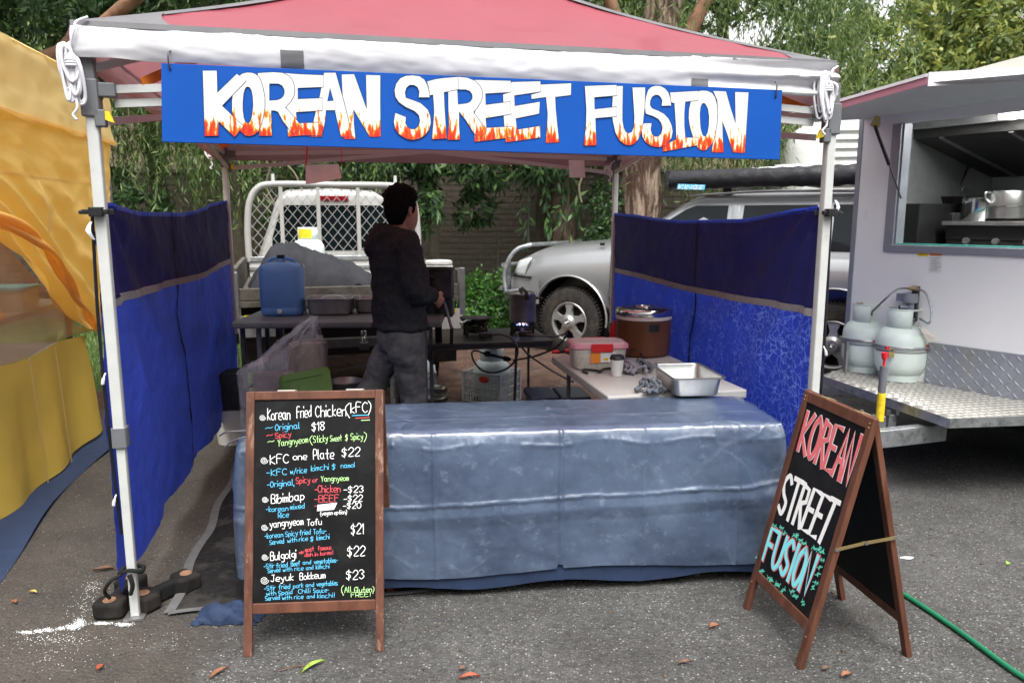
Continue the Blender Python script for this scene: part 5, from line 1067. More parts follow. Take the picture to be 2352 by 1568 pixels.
# ================================================================== FRONT TABLE with its cover
TY = radians(6); tx = Vector((cos(TY), sin(TY), 0)); ty = Vector((-sin(TY), cos(TY), 0)); T0 = Vector((.01, 3.285, 0)); TL_, TD_, TZ = 2.28, .52, .715
ft = thing('trestle_table', 'long trestle table hidden under the blue plastic cover at the front', 'table', T0, TY)
Mt = frame(T0, TY)
MB(Mt).box((-TL_ / 2 + .02, -TD_ / 2 + .02, TZ - .045), (TL_ / 2 - .02, TD_ / 2 - .02, TZ - .012)).build('tabletop', 'table_white', ft, bevel=.004)
for x in (-.8, .8):
    for y in (-.2, .2): MB(Mt).tube([(x, y, 0), (x, y, TZ - .045)], .014, 8).build('leg', 'grey_plastic', ft)
def cover(u, v, hem, flare, puff, inner=0.):
    """u round the table: perimeter position; v: 0 centre of top .. 1 hem"""
    P = 2 * (TL_ + TD_); s = u * P
    hx, hy = TL_ / 2 - inner, TD_ / 2 - inner
    if s < TL_: x, y, nx, ny = -hx + 2 * hx * s / TL_, -hy, 0, -1
    elif s < TL_ + TD_: q = (s - TL_) / TD_; x, y, nx, ny = hx, -hy + 2 * hy * q, 1, 0
    elif s < 2 * TL_ + TD_: q = (s - TL_ - TD_) / TL_; x, y, nx, ny = hx - 2 * hx * q, hy, 0, 1
    else: q = (s - 2 * TL_ - TD_) / TD_; x, y, nx, ny = -hx, hy - 2 * hy * q, -1, 0
    # round the corners a little
    r = .035; ax, ay = abs(x) - (hx - r), abs(y) - (hy - r)
    if ax > 0 and ay > 0:
        L = hypot(ax, ay) or 1; nx, ny = ax / L * (1 if x > 0 else -1), ay / L * (1 if y > 0 else -1)
        x = (hx - r + r * abs(nx)) * (1 if x > 0 else -1); y = (hy - r + r * abs(ny)) * (1 if y > 0 else -1)
    if v < .3:
        q = v / .3; z = TZ + .004 * fbm(x * q * 3, y * q * 3, 0, 1); 
        z -= .018 * max(0, q - .86) ** 2 / .0196 * .6
        X_, Y_ = x * q, y * q
    else:
        q = (v - .3) / .7; z = TZ - .011 - (TZ - .011 - hem(x, ny, nx)) * q; b = flare * q + puff * sin(pi * min(1, q * 1.0))
        rr = .012 * (1 - math.exp(-q * 25)) 
        b += rr; X_, Y_ = x + nx * b, y + ny * b
        # creases of the folded plastic
        if ny < -.5:
            cr = 0
            fz = .42 + .01 * sin(x * 4) + (.07 * max(0, x - .5) if x > .2 else 0)        # long horizontal fold
            am = .55 + .9 * abs(fbm(x * 2.3, 1, 5, 1.)); cr += .010 * am * math.exp(-((z - fz - .006 * fbm(x * 6, 2, 0, 1.)) / (.005 + .004 * am)) ** 2) + .008 * max(0, 1 - abs(z - fz + .05) / .05)
            fx = x - .165 - .004 * sin(z * 12); cr += .009 * math.exp(-(fx / .007) ** 2)   # centre fold
            for xf in (-.36, .52, .93): cr += .005 * math.exp(-((x - xf - .003 * sin(z * 9)) / .006) ** 2)
            w = .004 * fbm(x * 2.1, z * 2.6, 4, 1.3) + .002 * fbm(x * 8, z * 5, 1, 1)
            if x > .7: w += .02 * sin((x * 1.2 + z * 1.3) * 12) * (x - .7) / .4 * sin(pi * q)
            w += .006 * math.exp(-abs(z - TZ + .06 + .01 * sin(x * 14)) / .01) * (1 if fbm(x * 5, 0, 0, 1) > -.1 else .3)
            Y_ += ny * (cr + w); 
            if q < .12: z += .004 * sin(x * 21) * q * 8
        else:
            o_ = .02 * sin((x * 1.3 + y * 9) * 2.3) * q + .02 * fbm(x * 3, y * 3, z * 2, 1); X_ += nx * o_; Y_ += ny * o_
    if v <= .3:
        for xf in (.165, .72, -.5): z += .0035 * math.exp(-abs(X_ - xf) / .008)
        z += .003 * math.exp(-abs(Y_ + .06) / .008)
    return T0 + tx * X_ + ty * Y_ + EZ * z
def hem1(x, ny, nx):
    if ny < -.5: return .105 + .012 * sin(x * 5) + (.02 if abs(x - .165) < .012 else 0) - .02 * (x + .4) * (1 if x < -.4 else 0)
    return .14
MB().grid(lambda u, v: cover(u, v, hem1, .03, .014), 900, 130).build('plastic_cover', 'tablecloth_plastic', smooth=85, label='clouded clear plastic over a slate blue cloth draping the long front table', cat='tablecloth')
MB().grid(lambda u, v: cover(u, .72 + .28 * v, lambda x, ny, nx: .045 + .012 * sin(x * 9), .022, .012, .006) , 260, 20).build('under_cloth', 'navy_cloth', smooth=85, label='navy blue cloth showing below the plastic cover of the front table', cat='tablecloth')
# crumpled navy cloth by the menu board
def lump(c, rx, ry, h, m, name, seed, nu=44, nv=44, ridges=5, **kw):
    def fn(u, v):
        x = (u - .5) * 2; y = (v - .5) * 2; r = sqrt(x * x + y * y) ; k = max(0, 1 - max(abs(x), abs(y)) ** 2.2)
        px = c[0] + x * rx * (1 + .18 * fbm(x * 2, y * 2, seed, 1.)); py = c[1] + y * ry * (1 + .22 * fbm(x * 2, y * 2, seed + 7, 1.))
        z = c[2] + .004 + h * k * (.55 + .5 * abs(sin(ridges * .6 * (x * .8 + y * .6) + 1.2 * fbm(x * .6, y * .6, seed, 1.))) + .08 * fbm(x * 2, y * 2, seed, 1.))
        return (px, py, max(z, c[2] + .002))
    return MB().grid(fn, nu, nv).build(name, m, smooth=80, **kw)
lump((-1.13, 2.80, 0), .13, .055, .07, 'navy_cloth', 'crumpled_cloth', 3, label='crumpled navy cloth on the ground left of the menu board', cat='cloth')
# ground mat with a grey hem
def mp_(u, v, p=None): return None
m0 = [G(392, 1410), G(735, 1400), Vector((1.2, 3.35, 0)), Vector((.62, 5.3, 0)), Vector((-1.72, 4.95, 0)), G(500, 1010)]
c0, c1, c2, c3 = G(388, 1412), Vector((1.15, 3.3, 0)), Vector((.72, 5.35, 0)), Vector((-1.80, 4.85, 0))
def matf(a, b, c_, d): return lambda u, v: (a.lerp(b, u)).lerp(d.lerp(c_, u), v) + Vector((.012 * sin(v * 19) * (1 - u), .006 * sin(u * 30) * (1 - v), .006 + .004 * (fbm(u * 8, v * 8, 0, 1) + .5)))
gm = MB().grid(matf(c0, c1, c2, c3), 60, 60).build('ground_mat', 'black_mat', smooth=60, label='black woven ground mat with a grey hem under the stall', cat='mat')
TM[gm.name] = Matrix.Identity(4)
MB().grid(lambda u, v: matf(c0, c1, c2, c3)(-.008 + .016 * u, v) + Vector((0, 0, .004)), 1, 60).build('hem', 'grey_hem', gm)
MB().grid(lambda u, v: matf(c0, c1, c2, c3)(u, -.008 + .014 * v) + Vector((0, 0, .0045)), 60, 1).build('hem', 'grey_hem', gm)
# ================================================================== gas bottle, milk crate: built once, copied
def gas_bottle(label, group, tag='label_red'):
    t = thing('gas_bottle', label, 'gas bottle', (0, 0, 0), 0, group)
    MB().lathe([(.001, .035), (.09, .03), (.135, .055), (.157, .10), (.16, .15), (.16, .26), (.155, .30), (.13, .34), (.085, .362), (.001, .37)], n=28).build('cylinder', 'gas_mint', t, smooth=50)
    MB().lathe([(.11, 0), (.12, 0), (.125, .045), (.115, .05)], n=24).build('foot_ring', 'gas_mint', t, smooth=40)
    MB().lathe([(.157, .198), (.1625, .2), (.1625, .206), (.157, .208)], n=28).build('weld_seam', 'dull_steel', t, smooth=40)
    mb = MB(); r = .098
    def col(u, v): a = radians(-40) + u * radians(285) ; return (r * cos(a), r * sin(a), .35 + .125 * v)
    mb.grid(col, 22, 2); mb.build('collar', 'gas_mint', t, smooth=60, solid=.005)
    mb = MB(); mb.tube([(r * cos(a), r * sin(a), .475) for a in np.linspace(radians(-40), radians(320), 25)[:-1]], .006, 6, closed=True); mb.build('collar_rim', 'gas_mint', t, smooth=60)
    mb = MB(); mb.tube([(0, 0, .36), (0, 0, .42)], .018, 10); mb.tube([(0, 0, .41), (0, -.045, .41)], .012, 8); mb.lathe([(.001, .45), (.024, .45), (.026, .425), (.01, .42)], n=10); mb.build('valve', 'dark_steel', t, smooth=40)
    mb = MB(); mb.grid(lambda u, v: (.1625 * cos(-1.5 + .55 * u), .1625 * sin(-1.5 + .55 * u), .215 + .04 * v), 6, 1); mb.build('sticker', tag, t)
    mb = MB(); mb.grid(lambda u, v: (.1612 * cos(-2.1 + .45 * u), .1612 * sin(-2.1 + .45 * u), .215 + .02 * v), 6, 1); mb.build('sticker', 'label_white', t)
    return t
p = A(710, 600, 7.75)
gb = gas_bottle('pale mint gas bottle with a yellow label collar on the white ute tray', 'mint green gas bottles'); move(gb, (p.x, p.y, 1.0), radians(150))
o = MB(); o.M = frame((p.x, p.y, 1.0)); o.grid(lambda u, v: (.1045 * cos(-2.35 + 1.4 * u), .1045 * sin(-2.35 + 1.4 * u), .375 + .09 * v), 8, 1); o.build('yellow_label', 'label_yellow', gb)
gbc = [(G(1128, 880), .0, 'pale gas bottle standing in the white milk crate under the black table')]
def crate(label, loc, rz, group='white plastic milk crates'):
    t = thing('milk_crate', label, 'crate', loc, rz, group); M_ = frame(loc, rz); w, d, h = .37, .32, .28
    mb = MB(M_)
    for z, tk in ((.27, .018), (0.012, .02), (.15, .01), (.085, .008), (.21, .008)):
        for y in (-d / 2, d / 2): mb.box((-w / 2 - .004, y - .006, z - tk / 2), (w / 2 + .004, y + .006, z + tk / 2))
        for x in (-w / 2, w / 2): mb.box((x - .0055, -d / 2 + .007, z - tk / 2 + .0005), (x + .0055, d / 2 - .007, z + tk / 2 - .0005))
    for k in range(13):
        x = -w / 2 + .012 + (w - .024) * k / 12
        for y in (-d / 2, d / 2): mb.box((x - .0035, y - .003, .02), (x + .0035, y + .003, .262))
    for k in range(11):
        y = -d / 2 + .012 + (d - .024) * k / 10
        for x in (-w / 2, w / 2): mb.box((x - .003, y - .0035, .02), (x + .003, y + .0035, .262))
    for x in (-w / 2, w / 2):
        for y in (-d / 2, d / 2): mb.box((x - .012, y - .012, .001), (x + .012, y + .012, .279))
    mb.build('lattice', 'crate_white', t)
    mb = MB(M_)
    for k in range(8): x = -w / 2 + .02 + (w - .04) * k / 7; mb.box((x - .008, -d / 2 + .01, .004), (x + .008, d / 2 - .01, .012))
    mb.build('base', 'crate_white', t)
    for y in (-d / 2 - .008,): MB(M_).box((-.06, y - .002, .17), (.02, y + .001, .24)).build('plate', 'crate_white', t)
    return t
pc = Vector((-.175, 6.42, 0)); crate('white milk crate holding a gas bottle under the black table', pc, radians(-32))
g2 = dup(gb, (pc.x, pc.y, .012), radians(120), 'pale gas bottle standing in the white milk crate under the black table')
for ch in list(g2.children):
    if ch.name.startswith('yellow_label'): bpy.data.objects.remove(ch)
pc2 = Vector((-.86, 6.45, 0)); crate('white milk crate half hidden behind the legs of the man', pc2, radians(8))
g3 = dup(gb, (pc2.x, pc2.y, .012), radians(200), 'pale gas bottle in the crate behind the legs of the man')
mb = MB(frame(pc, radians(-32))); mb.grid(lambda u, v: (.03 + .05 * cos(2 * pi * u) * v, -.172, .225 + .03 * sin(2 * pi * u) * v), 14, 1); mb.build('oval_badge', 'label_red', label='red oval badge on the front of the crate with the gas bottle', cat='badge')

# ------------------------------------------------------------------ rear grey table
bt0 = G(530, 740, .88); bz = .88
rt = thing('folding_table', 'long grey folding table at the back carrying the blue water container and steel trays', 'table', (-1.2, 5.3, 0), radians(2)); Mr_ = frame((bt0.x, bt0.y, 0), radians(2))
MB(Mr_).box((0, 0, bz - .045), (1.42, .74, bz)).build('tabletop', 'table_grey', rt, bevel=.012)
for x in (.05, .16, 1.3): 
    for y in (.08, .66): MB(Mr_).beam((x, y, 0), (x, y, bz - .045), .028, .028).build('leg', 'grey_plastic' if x > .1 else 'dark_steel', rt)
MB(Mr_).beam((.05, .08, .4), (.05, .66, .4), .02, .02).build('brace', 'dark_steel', rt)
# water container
pj = G(641, 727, bz); J = frame((pj.x, pj.y + .11, bz), radians(3))
jc = thing('water_container', 'blue plastic water container with black cap on the grey table', 'water container', (pj.x, pj.y + .11, bz), radians(3))
mb = MB(J); rings = []
for z, sx, sy in ((0, .125, .085), (.012, .142, .10), (.04, .147, .105), (.06, .144, .102), (.065, .144, .102), (.07, .148, .106), (.27, .148, .106), (.31, .148, .106), (.34, .146, .104), (.365, .13, .09), (.38, .09, .06), (.383, .05, .04)):
    rings.append([J @ Vector((a, b, z)) for a, b in rbox(sx * 2, sy * 2, min(sx, sy) * .55, 5)])
mb = MB(); mb.loft(rings); mb.build('body', 'jerry_blue', jc, smooth=45)
mb = MB(J); mb.lathe([(.03, .375), (.028, .40), (.02, .41), (.02, .42)], (-.0, 0, 0), 16); mb.tube(cat([(.10, 0, .36), (.085, 0, .395), (.03, 0, .41), (-.03, 0, .41), (-.085, 0, .395), (-.10, 0, .36)], 5), .013, 8); mb.build('handle', 'jerry_blue', jc, smooth=50)
MB(J).lathe([(.027, .41), (.029, .412), (.029, .432), (.026, .435), (.001, .435)], (0, 0, 0), 16).build('cap', 'black_plastic', jc, smooth=40)
MB(J).lathe([(.001, .05), (.016, .05), (.018, .03), (.01, .022), (.001, .02)], (.0, -.118, 0), 10).build('tap', 'chalk_white', jc, smooth=50)
def gn_tray(label, M_, w, d, h, m='steel', group='steel food trays', th=.0012):
    t = thing('steel_tray', label, 'steel tray', M_.translation, 0, group)
    mb = MB(); P = lambda ww, dd, r, z: [M_ @ Vector((a, b, z)) for a, b in rbox(ww, dd, r, 4)]
    mb.loft([P(w, d, .03, h - .006), P(w, d, .03, h), P(w - .004, d - .004, .03, h + .001), P(w - .03, d - .03, .03, h), P(w - .036, d - .036, .03, h - .008), P(w - .055, d - .055, .035, .012), P(w - .075, d - .075, .03, .004)], cap=False)
    n = 20; mb.add(P(w - .075, d - .075, .03, .004), [tuple(range(n))])
    mb.build('pan', m, t, smooth=45); return t
q = G(751, 726, bz); tr1 = gn_tray('wide steel food tray beside the blue water container', frame((q.x, q.y + .15, bz), radians(2)), .345, .30, .125, 'dull_steel')
mb = MB(frame((q.x, q.y + .2, bz), 0)); mb.tube([(.09 * cos(a), .10 * sin(a) * .4, .10 + .025 * sin(a)) for a in np.linspace(0, 2 * pi, 25)[:-1]], .003, 6, closed=True); mb.build('rack_ring', 'steel', tr1)
q = G(834, 721, bz); gn_tray('narrow deep steel tray next to the man on the grey table', frame((q.x, q.y + .14, bz), radians(2)), .18, .28, .11, 'dull_steel')
q = G(700, 722, bz); mb = MB(); mb.tube([(q.x, q.y + .03, bz), (q.x - .012, q.y + .05, bz + .36)], .006, 8); mb.tube([(q.x - .012, q.y + .05, bz + .34), (q.x - .014, q.y + .05, bz + .365)], .011, 8)
mb.build('steel_rod', 'steel', smooth=50, label='upright steel sharpening rod beside the blue water container', cat='kitchen tool')

# ------------------------------------------------------------------ black table with the burners
kt0 = G(1270, 781, .66); kz = .66
kt = thing('folding_table', 'black folding table carrying the gas burners', 'table', kt0, YAW); Mk = frame((kt0.x, kt0.y, 0), YAW)
MB(Mk).box((-1.22, 0, kz - .03), (0, .70, kz)).build('tabletop', 'table_dark', kt, bevel=.006)
MB(Mk).box((-1.215, .004, kz - .052), (-.005, .02, kz - .0301)).build('apron', 'table_dark', kt)
for x in (-1.15, -.27): MB(Mk).tube([(x - .02, .06, 0), (x, .06, kz - .03)], .011, 8).build('leg', 'dark_steel', kt, smooth=50)
for x in (-1.05, -.05): MB(Mk).tube([(x, .62, 0), (x, .62, kz - .03)], .011, 8).build('leg', 'dark_steel', kt, smooth=50)
MB(Mk).tube([(-1.18, .06, .0), (-1.18, .06, kz - .05)], .014, 8).build('leg', 'steel', kt, smooth=50)
def burner(label, c, rz):
    t = thing('gas_burner', label, 'gas burner', c, rz, 'black gas burners on the black table'); M_ = frame(c, rz)
    for k in range(4):
        a = pi / 4 + k * pi / 2; x, y = cos(a), sin(a)
        MB(M_).beam((.11 * x, .11 * y, 0), (.10 * x, .10 * y, .10), .014, .022).build('leg', 'pot_black', t)
        MB(M_).beam((.10 * x, .10 * y, .092), (.035 * x, .035 * y, .092), .008, .016).build('grate_bar', 'pot_black', t)
    MB(M_).lathe([(.07, .03), (.075, .05), (.05, .065), (.045, .075), (.001, .078)], n=18).build('burner_head', 'pot_black', t, smooth=40)
    MB(M_).lathe([(.108, .07), (.116, .07), (.116, .078), (.108, .078)], n=24, close=True).build('ring', 'pot_black', t, smooth=40)
    MB(M_).tube([(0, -.04, .045), (.03, -.16, .045)], .014, 8).build('mixer_tube', 'pot_black', t, smooth=40)
    MB(M_).cbox((.05, -.21, .035), (.10, .05, .045)).build('valve_block', 'pot_black', t, bevel=.006)
    MB(M_).tube([(.02, -.23, .03), (.02, -.25, .03)], .016, 10).build('knob', 'black_plastic', t)
    return t
b1 = G(1092, 772, kz); b2 = G(1200, 768, kz); b1 = Vector((b1.x, b1.y + .02, kz)); b2 = Vector((b2.x, b2.y + .02, kz))
burner('black gas burner under the frying pan', b1, radians(10)); burner('lit black gas burner under the pressure cooker', b2, radians(-8))
mb = MB(frame(b2))
for k in range(9): a = 2 * pi * k / 9; mb.lathe([(.006, .078), (.007, .086), (.001, .098)], (.045 * cos(a), .045 * sin(a), 0), 6)
mat('gas_flame', (.1, .2, .6), emit=((.25, .35, 1), 2.5), bump=0); mat('gas_flame_orange', (.8, .2, .05), emit=((1, .35, .1), 2.5), bump=0)
fl = mb.build('gas_flame', 'gas_flame', label='small blue gas flame under the pressure cooker', cat='flame')
mb = MB(frame(b2))
for k in range(5): a = 3.6 + .55 * k; mb.lathe([(.004, .09), (.001, .101)], (.05 * cos(a), .05 * sin(a), 0), 5)
mb.build('flame_tip', 'gas_flame_orange', fl)
pn = thing('frying_pan', 'black frying pan on the left gas burner', 'pan', b1 + Vector((0, 0, .10)))
MB(frame(b1 + Vector((0, 0, .101)))).lathe([(.001, 0), (.08, 0), (.10, .012), (.125, .045), (.128, .046), (.102, .016), (.08, .005), (.001, .004)], n=30).build('pan', 'pot_black', pn, smooth=50)
mb = MB(frame(b1 + Vector((0, 0, .101)))); mb.tube([(-.03, -.12, .035), (-.06, -.19, .045), (-.10, -.25, .03)], [.008, .009, .01], 8); mb.build('handle', 'steel', pn, smooth=50)
ck_ = thing('pressure_cooker', 'dark steel pressure cooker on the right gas burner', 'pressure cooker', b2 + Vector((0, 0, .10))); Mp = frame(b2 + Vector((0, 0, .101)))
MB(Mp).lathe([(.001, 0), (.095, 0), (.105, .01), (.106, .215), (.11, .22)], n=32).build('pot', 'dull_steel', ck_, smooth=40)
MB(Mp).lathe([(.113, .215), (.116, .222), (.113, .232), (.09, .24), (.04, .248), (.001, .25)], n=32).build('lid', 'steel', ck_, smooth=50)
mb = MB(Mp); mb.tube([(0, 0, .245), (0, 0, .275)], .012, 8); mb.lathe([(.016, .27), (.018, .285), (.001, .29)], n=10); mb.build('valve', 'gas_mint', ck_, smooth=50)
mb = MB(Mp); mb.tube(cat([(-.02, -.05, .258), (.01, -.11, .262), (.03, -.145, .235), (.035, -.15, .19)], 4), [.014] * 8 + [.016] * 5, 8); mb.build('handle', 'black_plastic', ck_, smooth=50)
mb = MB(Mp); mb.tube(cat([(.10, .03, .19), (.15, .03, .185), (.155, .0, .185), (.10, -.01, .19)], 4), .008, 8); mb.build('side_handle', 'black_plastic', ck_, smooth=50)
# tall burner stand + stock pot
ps = G(1022, 775, kz); ps = Vector((ps.x + .0, ps.y, kz)); ph = Vector((ps.x - .035, 5.42, 1.0))
st = thing('burner_stand', 'tall black and steel stand holding the big pot above the black table', 'stand', ps)
MB().lathe([(.11, 0), (.125, 0), (.125, .012), (.11, .012)], (ph.x, ph.y + .05, .985), 24, close=True).build('ring', 'pot_black', st)
MB().beam((ph.x + .01, ph.y + .10, .985), (ph.x + .01, ph.y + .14, kz), .03, .05).build('leg', 'pot_black', st)
MB().beam((ph.x + .07, ph.y - .03, .985), (ph.x + .115, ph.y + .04, kz + .12), .010, .02).build('leg', 'webbing', st)
MB().beam((ph.x + .115, ph.y + .04, kz + .13), (ph.x + .11, ph.y + .06, kz), .012, .024).build('leg', 'pot_black', st)
MB().beam((ph.x - .09, ph.y + .06, .985), (ph.x - .10, ph.y + .10, kz), .02, .03).build('leg', 'pot_black', st)
MB().beam((ph.x - .13, ph.y + .2, .92), (ph.x + .12, ph.y + .2, .92), .2, .13).build('burner_box', 'dark_steel', st, bevel=.01)
pt = thing('stock_pot', 'big blackened stock pot held by the man', 'pot', ph + Vector((0, .05, 0)))
Mq = frame((ph.x, ph.y + .05, .998))
MB(Mq).lathe([(.001, 0), (.12, 0), (.135, .012), (.14, .21), (.146, .215), (.146, .222), (.138, .222), (.134, .20), (.13, .02), (.001, .012)], n=36).build('pot', 'pot_black', pt, smooth=40)
MB(Mq).lathe([(.001, .14), (.134, .14)], n=30).build('broth', 'paper_brown', pt)
for a in (-1.9, 1.2):
    x, y = .137 * cos(a), .137 * sin(a); tx_, ty__ = -sin(a), cos(a)
    mb = MB(Mq); mb.tube(cat([(x + tx_ * .05, y + ty__ * .05, .165), (x * 1.25 + tx_ * .05, y * 1.25 + ty__ * .05, .17), (x * 1.28, y * 1.28, .172), (x * 1.25 - tx_ * .05, y * 1.25 - ty__ * .05, .17), (x - tx_ * .05, y - ty__ * .05, .165)], 4), .007, 8); mb.build('handle', 'black_plastic', pt, smooth=50)
# gas hoses
K = lambda x, y: (x / 4.55 + 976.2, 631.6 + y / 4.55)
def hose(pts, Ys, r, m, label, name='gas_hose', c='hose', group=None):
    mb = MB(); mb.tube(cat([A(*K(*p_), y_) for p_, y_ in zip(pts, Ys)], 6), r, 8); return mb.build(name, m, smooth=60, label=label, cat=c, group=group)
y1, y2 = 5.50, 5.42
hA = [(700, 620), (800, 620), (900, 660), (960, 740), (965, 830), (920, 920), (830, 990), (700, 1020), (590, 990), (510, 900), (490, 810), (530, 790), (610, 815)]
hose(hA, [5.53, 5.50, 5.45, 5.40, 5.42, 5.5, 5.6, 5.7, 5.8, 5.9, 6.0, 6.05, 6.1], .0075, 'dark_steel', 'gas hose looping from the left burner down to the regulator')
hB = [(1050, 620), (1200, 635), (1380, 637), (1470, 610), (1480, 625), (1400, 730), (1280, 800), (1100, 860), (920, 890)]
hose(hB, [5.6, 5.6, 5.62, 5.64, 5.68, 5.8, 5.9, 6.0, 6.1], .0075, 'dark_steel', 'gas hose running from the right burner past the car wheel and back to the regulator')
hose([(1000, 740), (1080, 830), (1250, 950), (1400, 1040), (1545, 1115)], [6.2, 6.0, 5.6, 5.3, 5.1], .008, 'grey_plastic', 'grey cable slanting down from the black table to the blue cooler', 'cable', 'cable')
mb = MB(); pr = A(*K(700, 830), 6.1); mb.tube([A(*K(610, 815), 6.1), A(*K(900, 885), 6.1)], .012, 8); mb.tube([A(*K(625, 818), 6.1), A(*K(680, 826), 6.1)], .024, 10); mb.tube([A(*K(820, 868), 6.1), A(*K(880, 882), 6.1)], .022, 10)
mb.build('gas_regulator', 'dark_steel', smooth=50, label='gas regulator on the bottle in the milk crate', cat='regulator')

# ------------------------------------------------------------------ right white trestle
w0 = G(1396, 910, .72); wt = thing('trestle_table', 'dirty white trestle table along the right blue wall', 'table', w0, YAW); Mw = frame((w0.x, w0.y, 0), YAW)
MB(Mw).box((0, -.0, .675), (.74, 1.10, .72)).build('tabletop', 'table_white', wt, bevel=.008)
for x in (.08, .66):
    for y in (.1, .98): MB(Mw).tube([(x, y, 0), (x, y, .675)], .013, 8).build('leg', 'grey_plastic', wt)
tz = .722
Q = lambda x, y, z=tz: G(1263.3 + x / 3.7236, 660.3 + y / 3.7236, z)
# rice container
q = Q(415, 700); rzc = radians(4); Mb2 = frame((q.x, q.y + .10, tz), rzc)
bx = thing('rice_container', 'clear plastic container of rice with a pink lid and red clips', 'container', (q.x, q.y + .10, tz), rzc)
mb = MB(); mb.loft([[Mb2 @ Vector((a, b, z)) for a, b in rbox(w, d, .04, 5)] for w, d, z in ((.27, .19, 0), (.29, .205, .01), (.315, .225, .12))]); mb.build('tub', 'container_clear', bx, smooth=45)
mb = MB(); mb.loft([[Mb2 @ Vector((a, b, z)) for a, b in rbox(w, d, .045, 5)] for w, d, z in ((.325, .235, .118), (.335, .245, .122), (.335, .245, .142), (.325, .235, .148))]); mb.build('lid_rim', 'lid_rim', bx, smooth=45)
mb = MB(); mb.loft([[Mb2 @ Vector((a, b, z)) for a, b in rbox(w, d, .045, 5)] for w, d, z in ((.30, .21, .1475), (.29, .20, .153))]); mb.build('lid', 'lid_pink', bx, smooth=30)
for y in (-.124, .124): MB(Mb2).box((-.055, y - .006, .105), (.07, y + .006, .152)).build('clip', 'red_plastic', bx, bevel=.003)
MB(Mb2).box((-.055, -.1165, .04), (-.0, -.1095, .10)).build('label_sticker', 'label_orange', bx); MB(Mb2).box((.0005, -.1163, .045), (.09, -.1095, .10)).build('label_sticker', 'label_white', bx); MB(Mb2).box((.02, -.1168, .055), (.045, -.1162, .07)).build('label_mark', 'label_yellow', bx)
# rice cooker
q = Q(830, 605); cc = Vector((q.x, q.y + .16, tz)); rc = thing('rice_cooker', 'large brown rice cooker with a steel lid', 'rice cooker', cc); Mc_ = frame(cc)
MB(Mc_).lathe([(.15, 0), (.166, .012), (.171, .05), (.172, .23)], n=40, close=True).lathe([(.001, .004), (.15, .004)], n=40).build('body', 'cooker_brown', rc, smooth=40)
MB(Mc_).lathe([(.172, .23), (.176, .232), (.176, .252), (.172, .254)], n=40, close=True).build('band', 'cream_band', rc, smooth=40)
MB(Mc_).lathe([(.177, .254), (.18, .258), (.18, .282), (.172, .294), (.15, .30), (.07, .304), (.05, .298), (.001, .296)], n=44).build('lid', 'chrome', rc, smooth=40)
MB(Mc_).lathe([(.048, .302), (.052, .305), (.05, .31), (.035, .309), (.03, .303)], n=24, close=True).build('vent', 'steel', rc, smooth=40)
MB(Mc_).add([(.176 * cos(a) * 1, .176 * sin(a), z) for z in (.165, .21) for a in (-1.55, -1.42, -1.3, -1.17)], [(0, 1, 5, 4), (1, 2, 6, 5), (2, 3, 7, 6)]).build('handle_recess', 'black_plastic', rc)
MB(Mc_).lathe([(.001, -.0), (.155, 0)], n=8).build('foot', 'black_plastic', rc)
q = Q(553, 470, tz); mb = MB(frame((1.0 - .24, 4.86, tz))); 
q = G(1411, 800, tz); mb = MB(frame((q.x - .0, q.y + .03, tz))); mb.lathe([(.001, 0), (.028, 0), (.03, .01), (.03, .13), (.015, .16), (.012, .18), (.001, .182)], n=16); mb.build('sauce_bottle', 'red_plastic', smooth=45, label='red bottle half hidden left of the rice cooker', cat='bottle')
# takeaway cup
q = Q(577, 764); cu = thing('paper_cup', 'white takeaway coffee cup with a black lid', 'cup', (q.x, q.y + .03, tz)); Mu_ = frame((q.x, q.y + .03, tz))
MB(Mu_).lathe([(.001, 0), (.027, 0), (.028, .003), (.038, .095), (.039, .097)], n=26).build('cup', 'cup_white', cu, smooth=40)
MB(Mu_).lathe([(.041, .094), (.042, .10), (.038, .104), (.036, .115), (.030, .117), (.028, .112), (.001, .112)], n=26).build('lid', 'black_plastic', cu, smooth=40)
# marker, ladle, towels, tray
a, b = Q(20, 570), Q(180, 555); mb = MB(); mb.tube([a + EZ * .014, a.lerp(b, .25) + EZ * .014, a.lerp(b, .27) + EZ * .014, b + EZ * .014], [.010, .014, .014, .013], 10); o = mb.build('gas_lighter', 'red_plastic', smooth=50, label='red and black gas lighter lying left of the rice container', cat='lighter')
MB().tube([a.lerp(b, .3) + EZ * .0145, a.lerp(b, .62) + EZ * .0145], .0148, 10).build('grip', 'black_plastic', o)
mb = MB(); mb.tube(cat([Q(320, 740) + EZ * .006, Q(282, 725) + EZ * .006, Q(295, 712) + EZ * .008, Q(400, 722) + EZ * .008, Q(430, 735) + EZ * .01, Q(470, 712) + EZ * .012, Q(640, 704) + EZ * .012], 4), .007, 8); mb.build('tongs', 'black_plastic', smooth=60, label='black handled tongs lying behind the paper cup', cat='tongs')
def towel(c, R, seed, label, m='cloth_grey'):
    rnd = random.Random(seed); mb = MB()
    for k in range(7):
        a = rnd.uniform(0, pi); x, y = rnd.uniform(-R, R) * .6, rnd.uniform(-R, R) * .4; L = R * rnd.uniform(.5, 1.)
        pts = cat([(x - L * cos(a), y - L * sin(a) * .5, .012), (x - L * .4 * cos(a) + .02, y, .03 + .03 * rnd.random()), (x + L * .2 * cos(a), y + .02, .03 + .04 * rnd.random()), (x + L * .7 * cos(a), y + L * .4 * sin(a), .03), (x + L * cos(a), y + L * sin(a) * .5, .012)], 6)
        mb.M = frame(c); rings = []
        w = .035 * rnd.uniform(.6, 1.2); mb.tube(pts, [w * .45 * (.7 + .3 * sin(i * 1.3)) for i in range(len(pts))], 9)
    return mb.build('tea_towel', m, smooth=80, label=label, cat='towel')
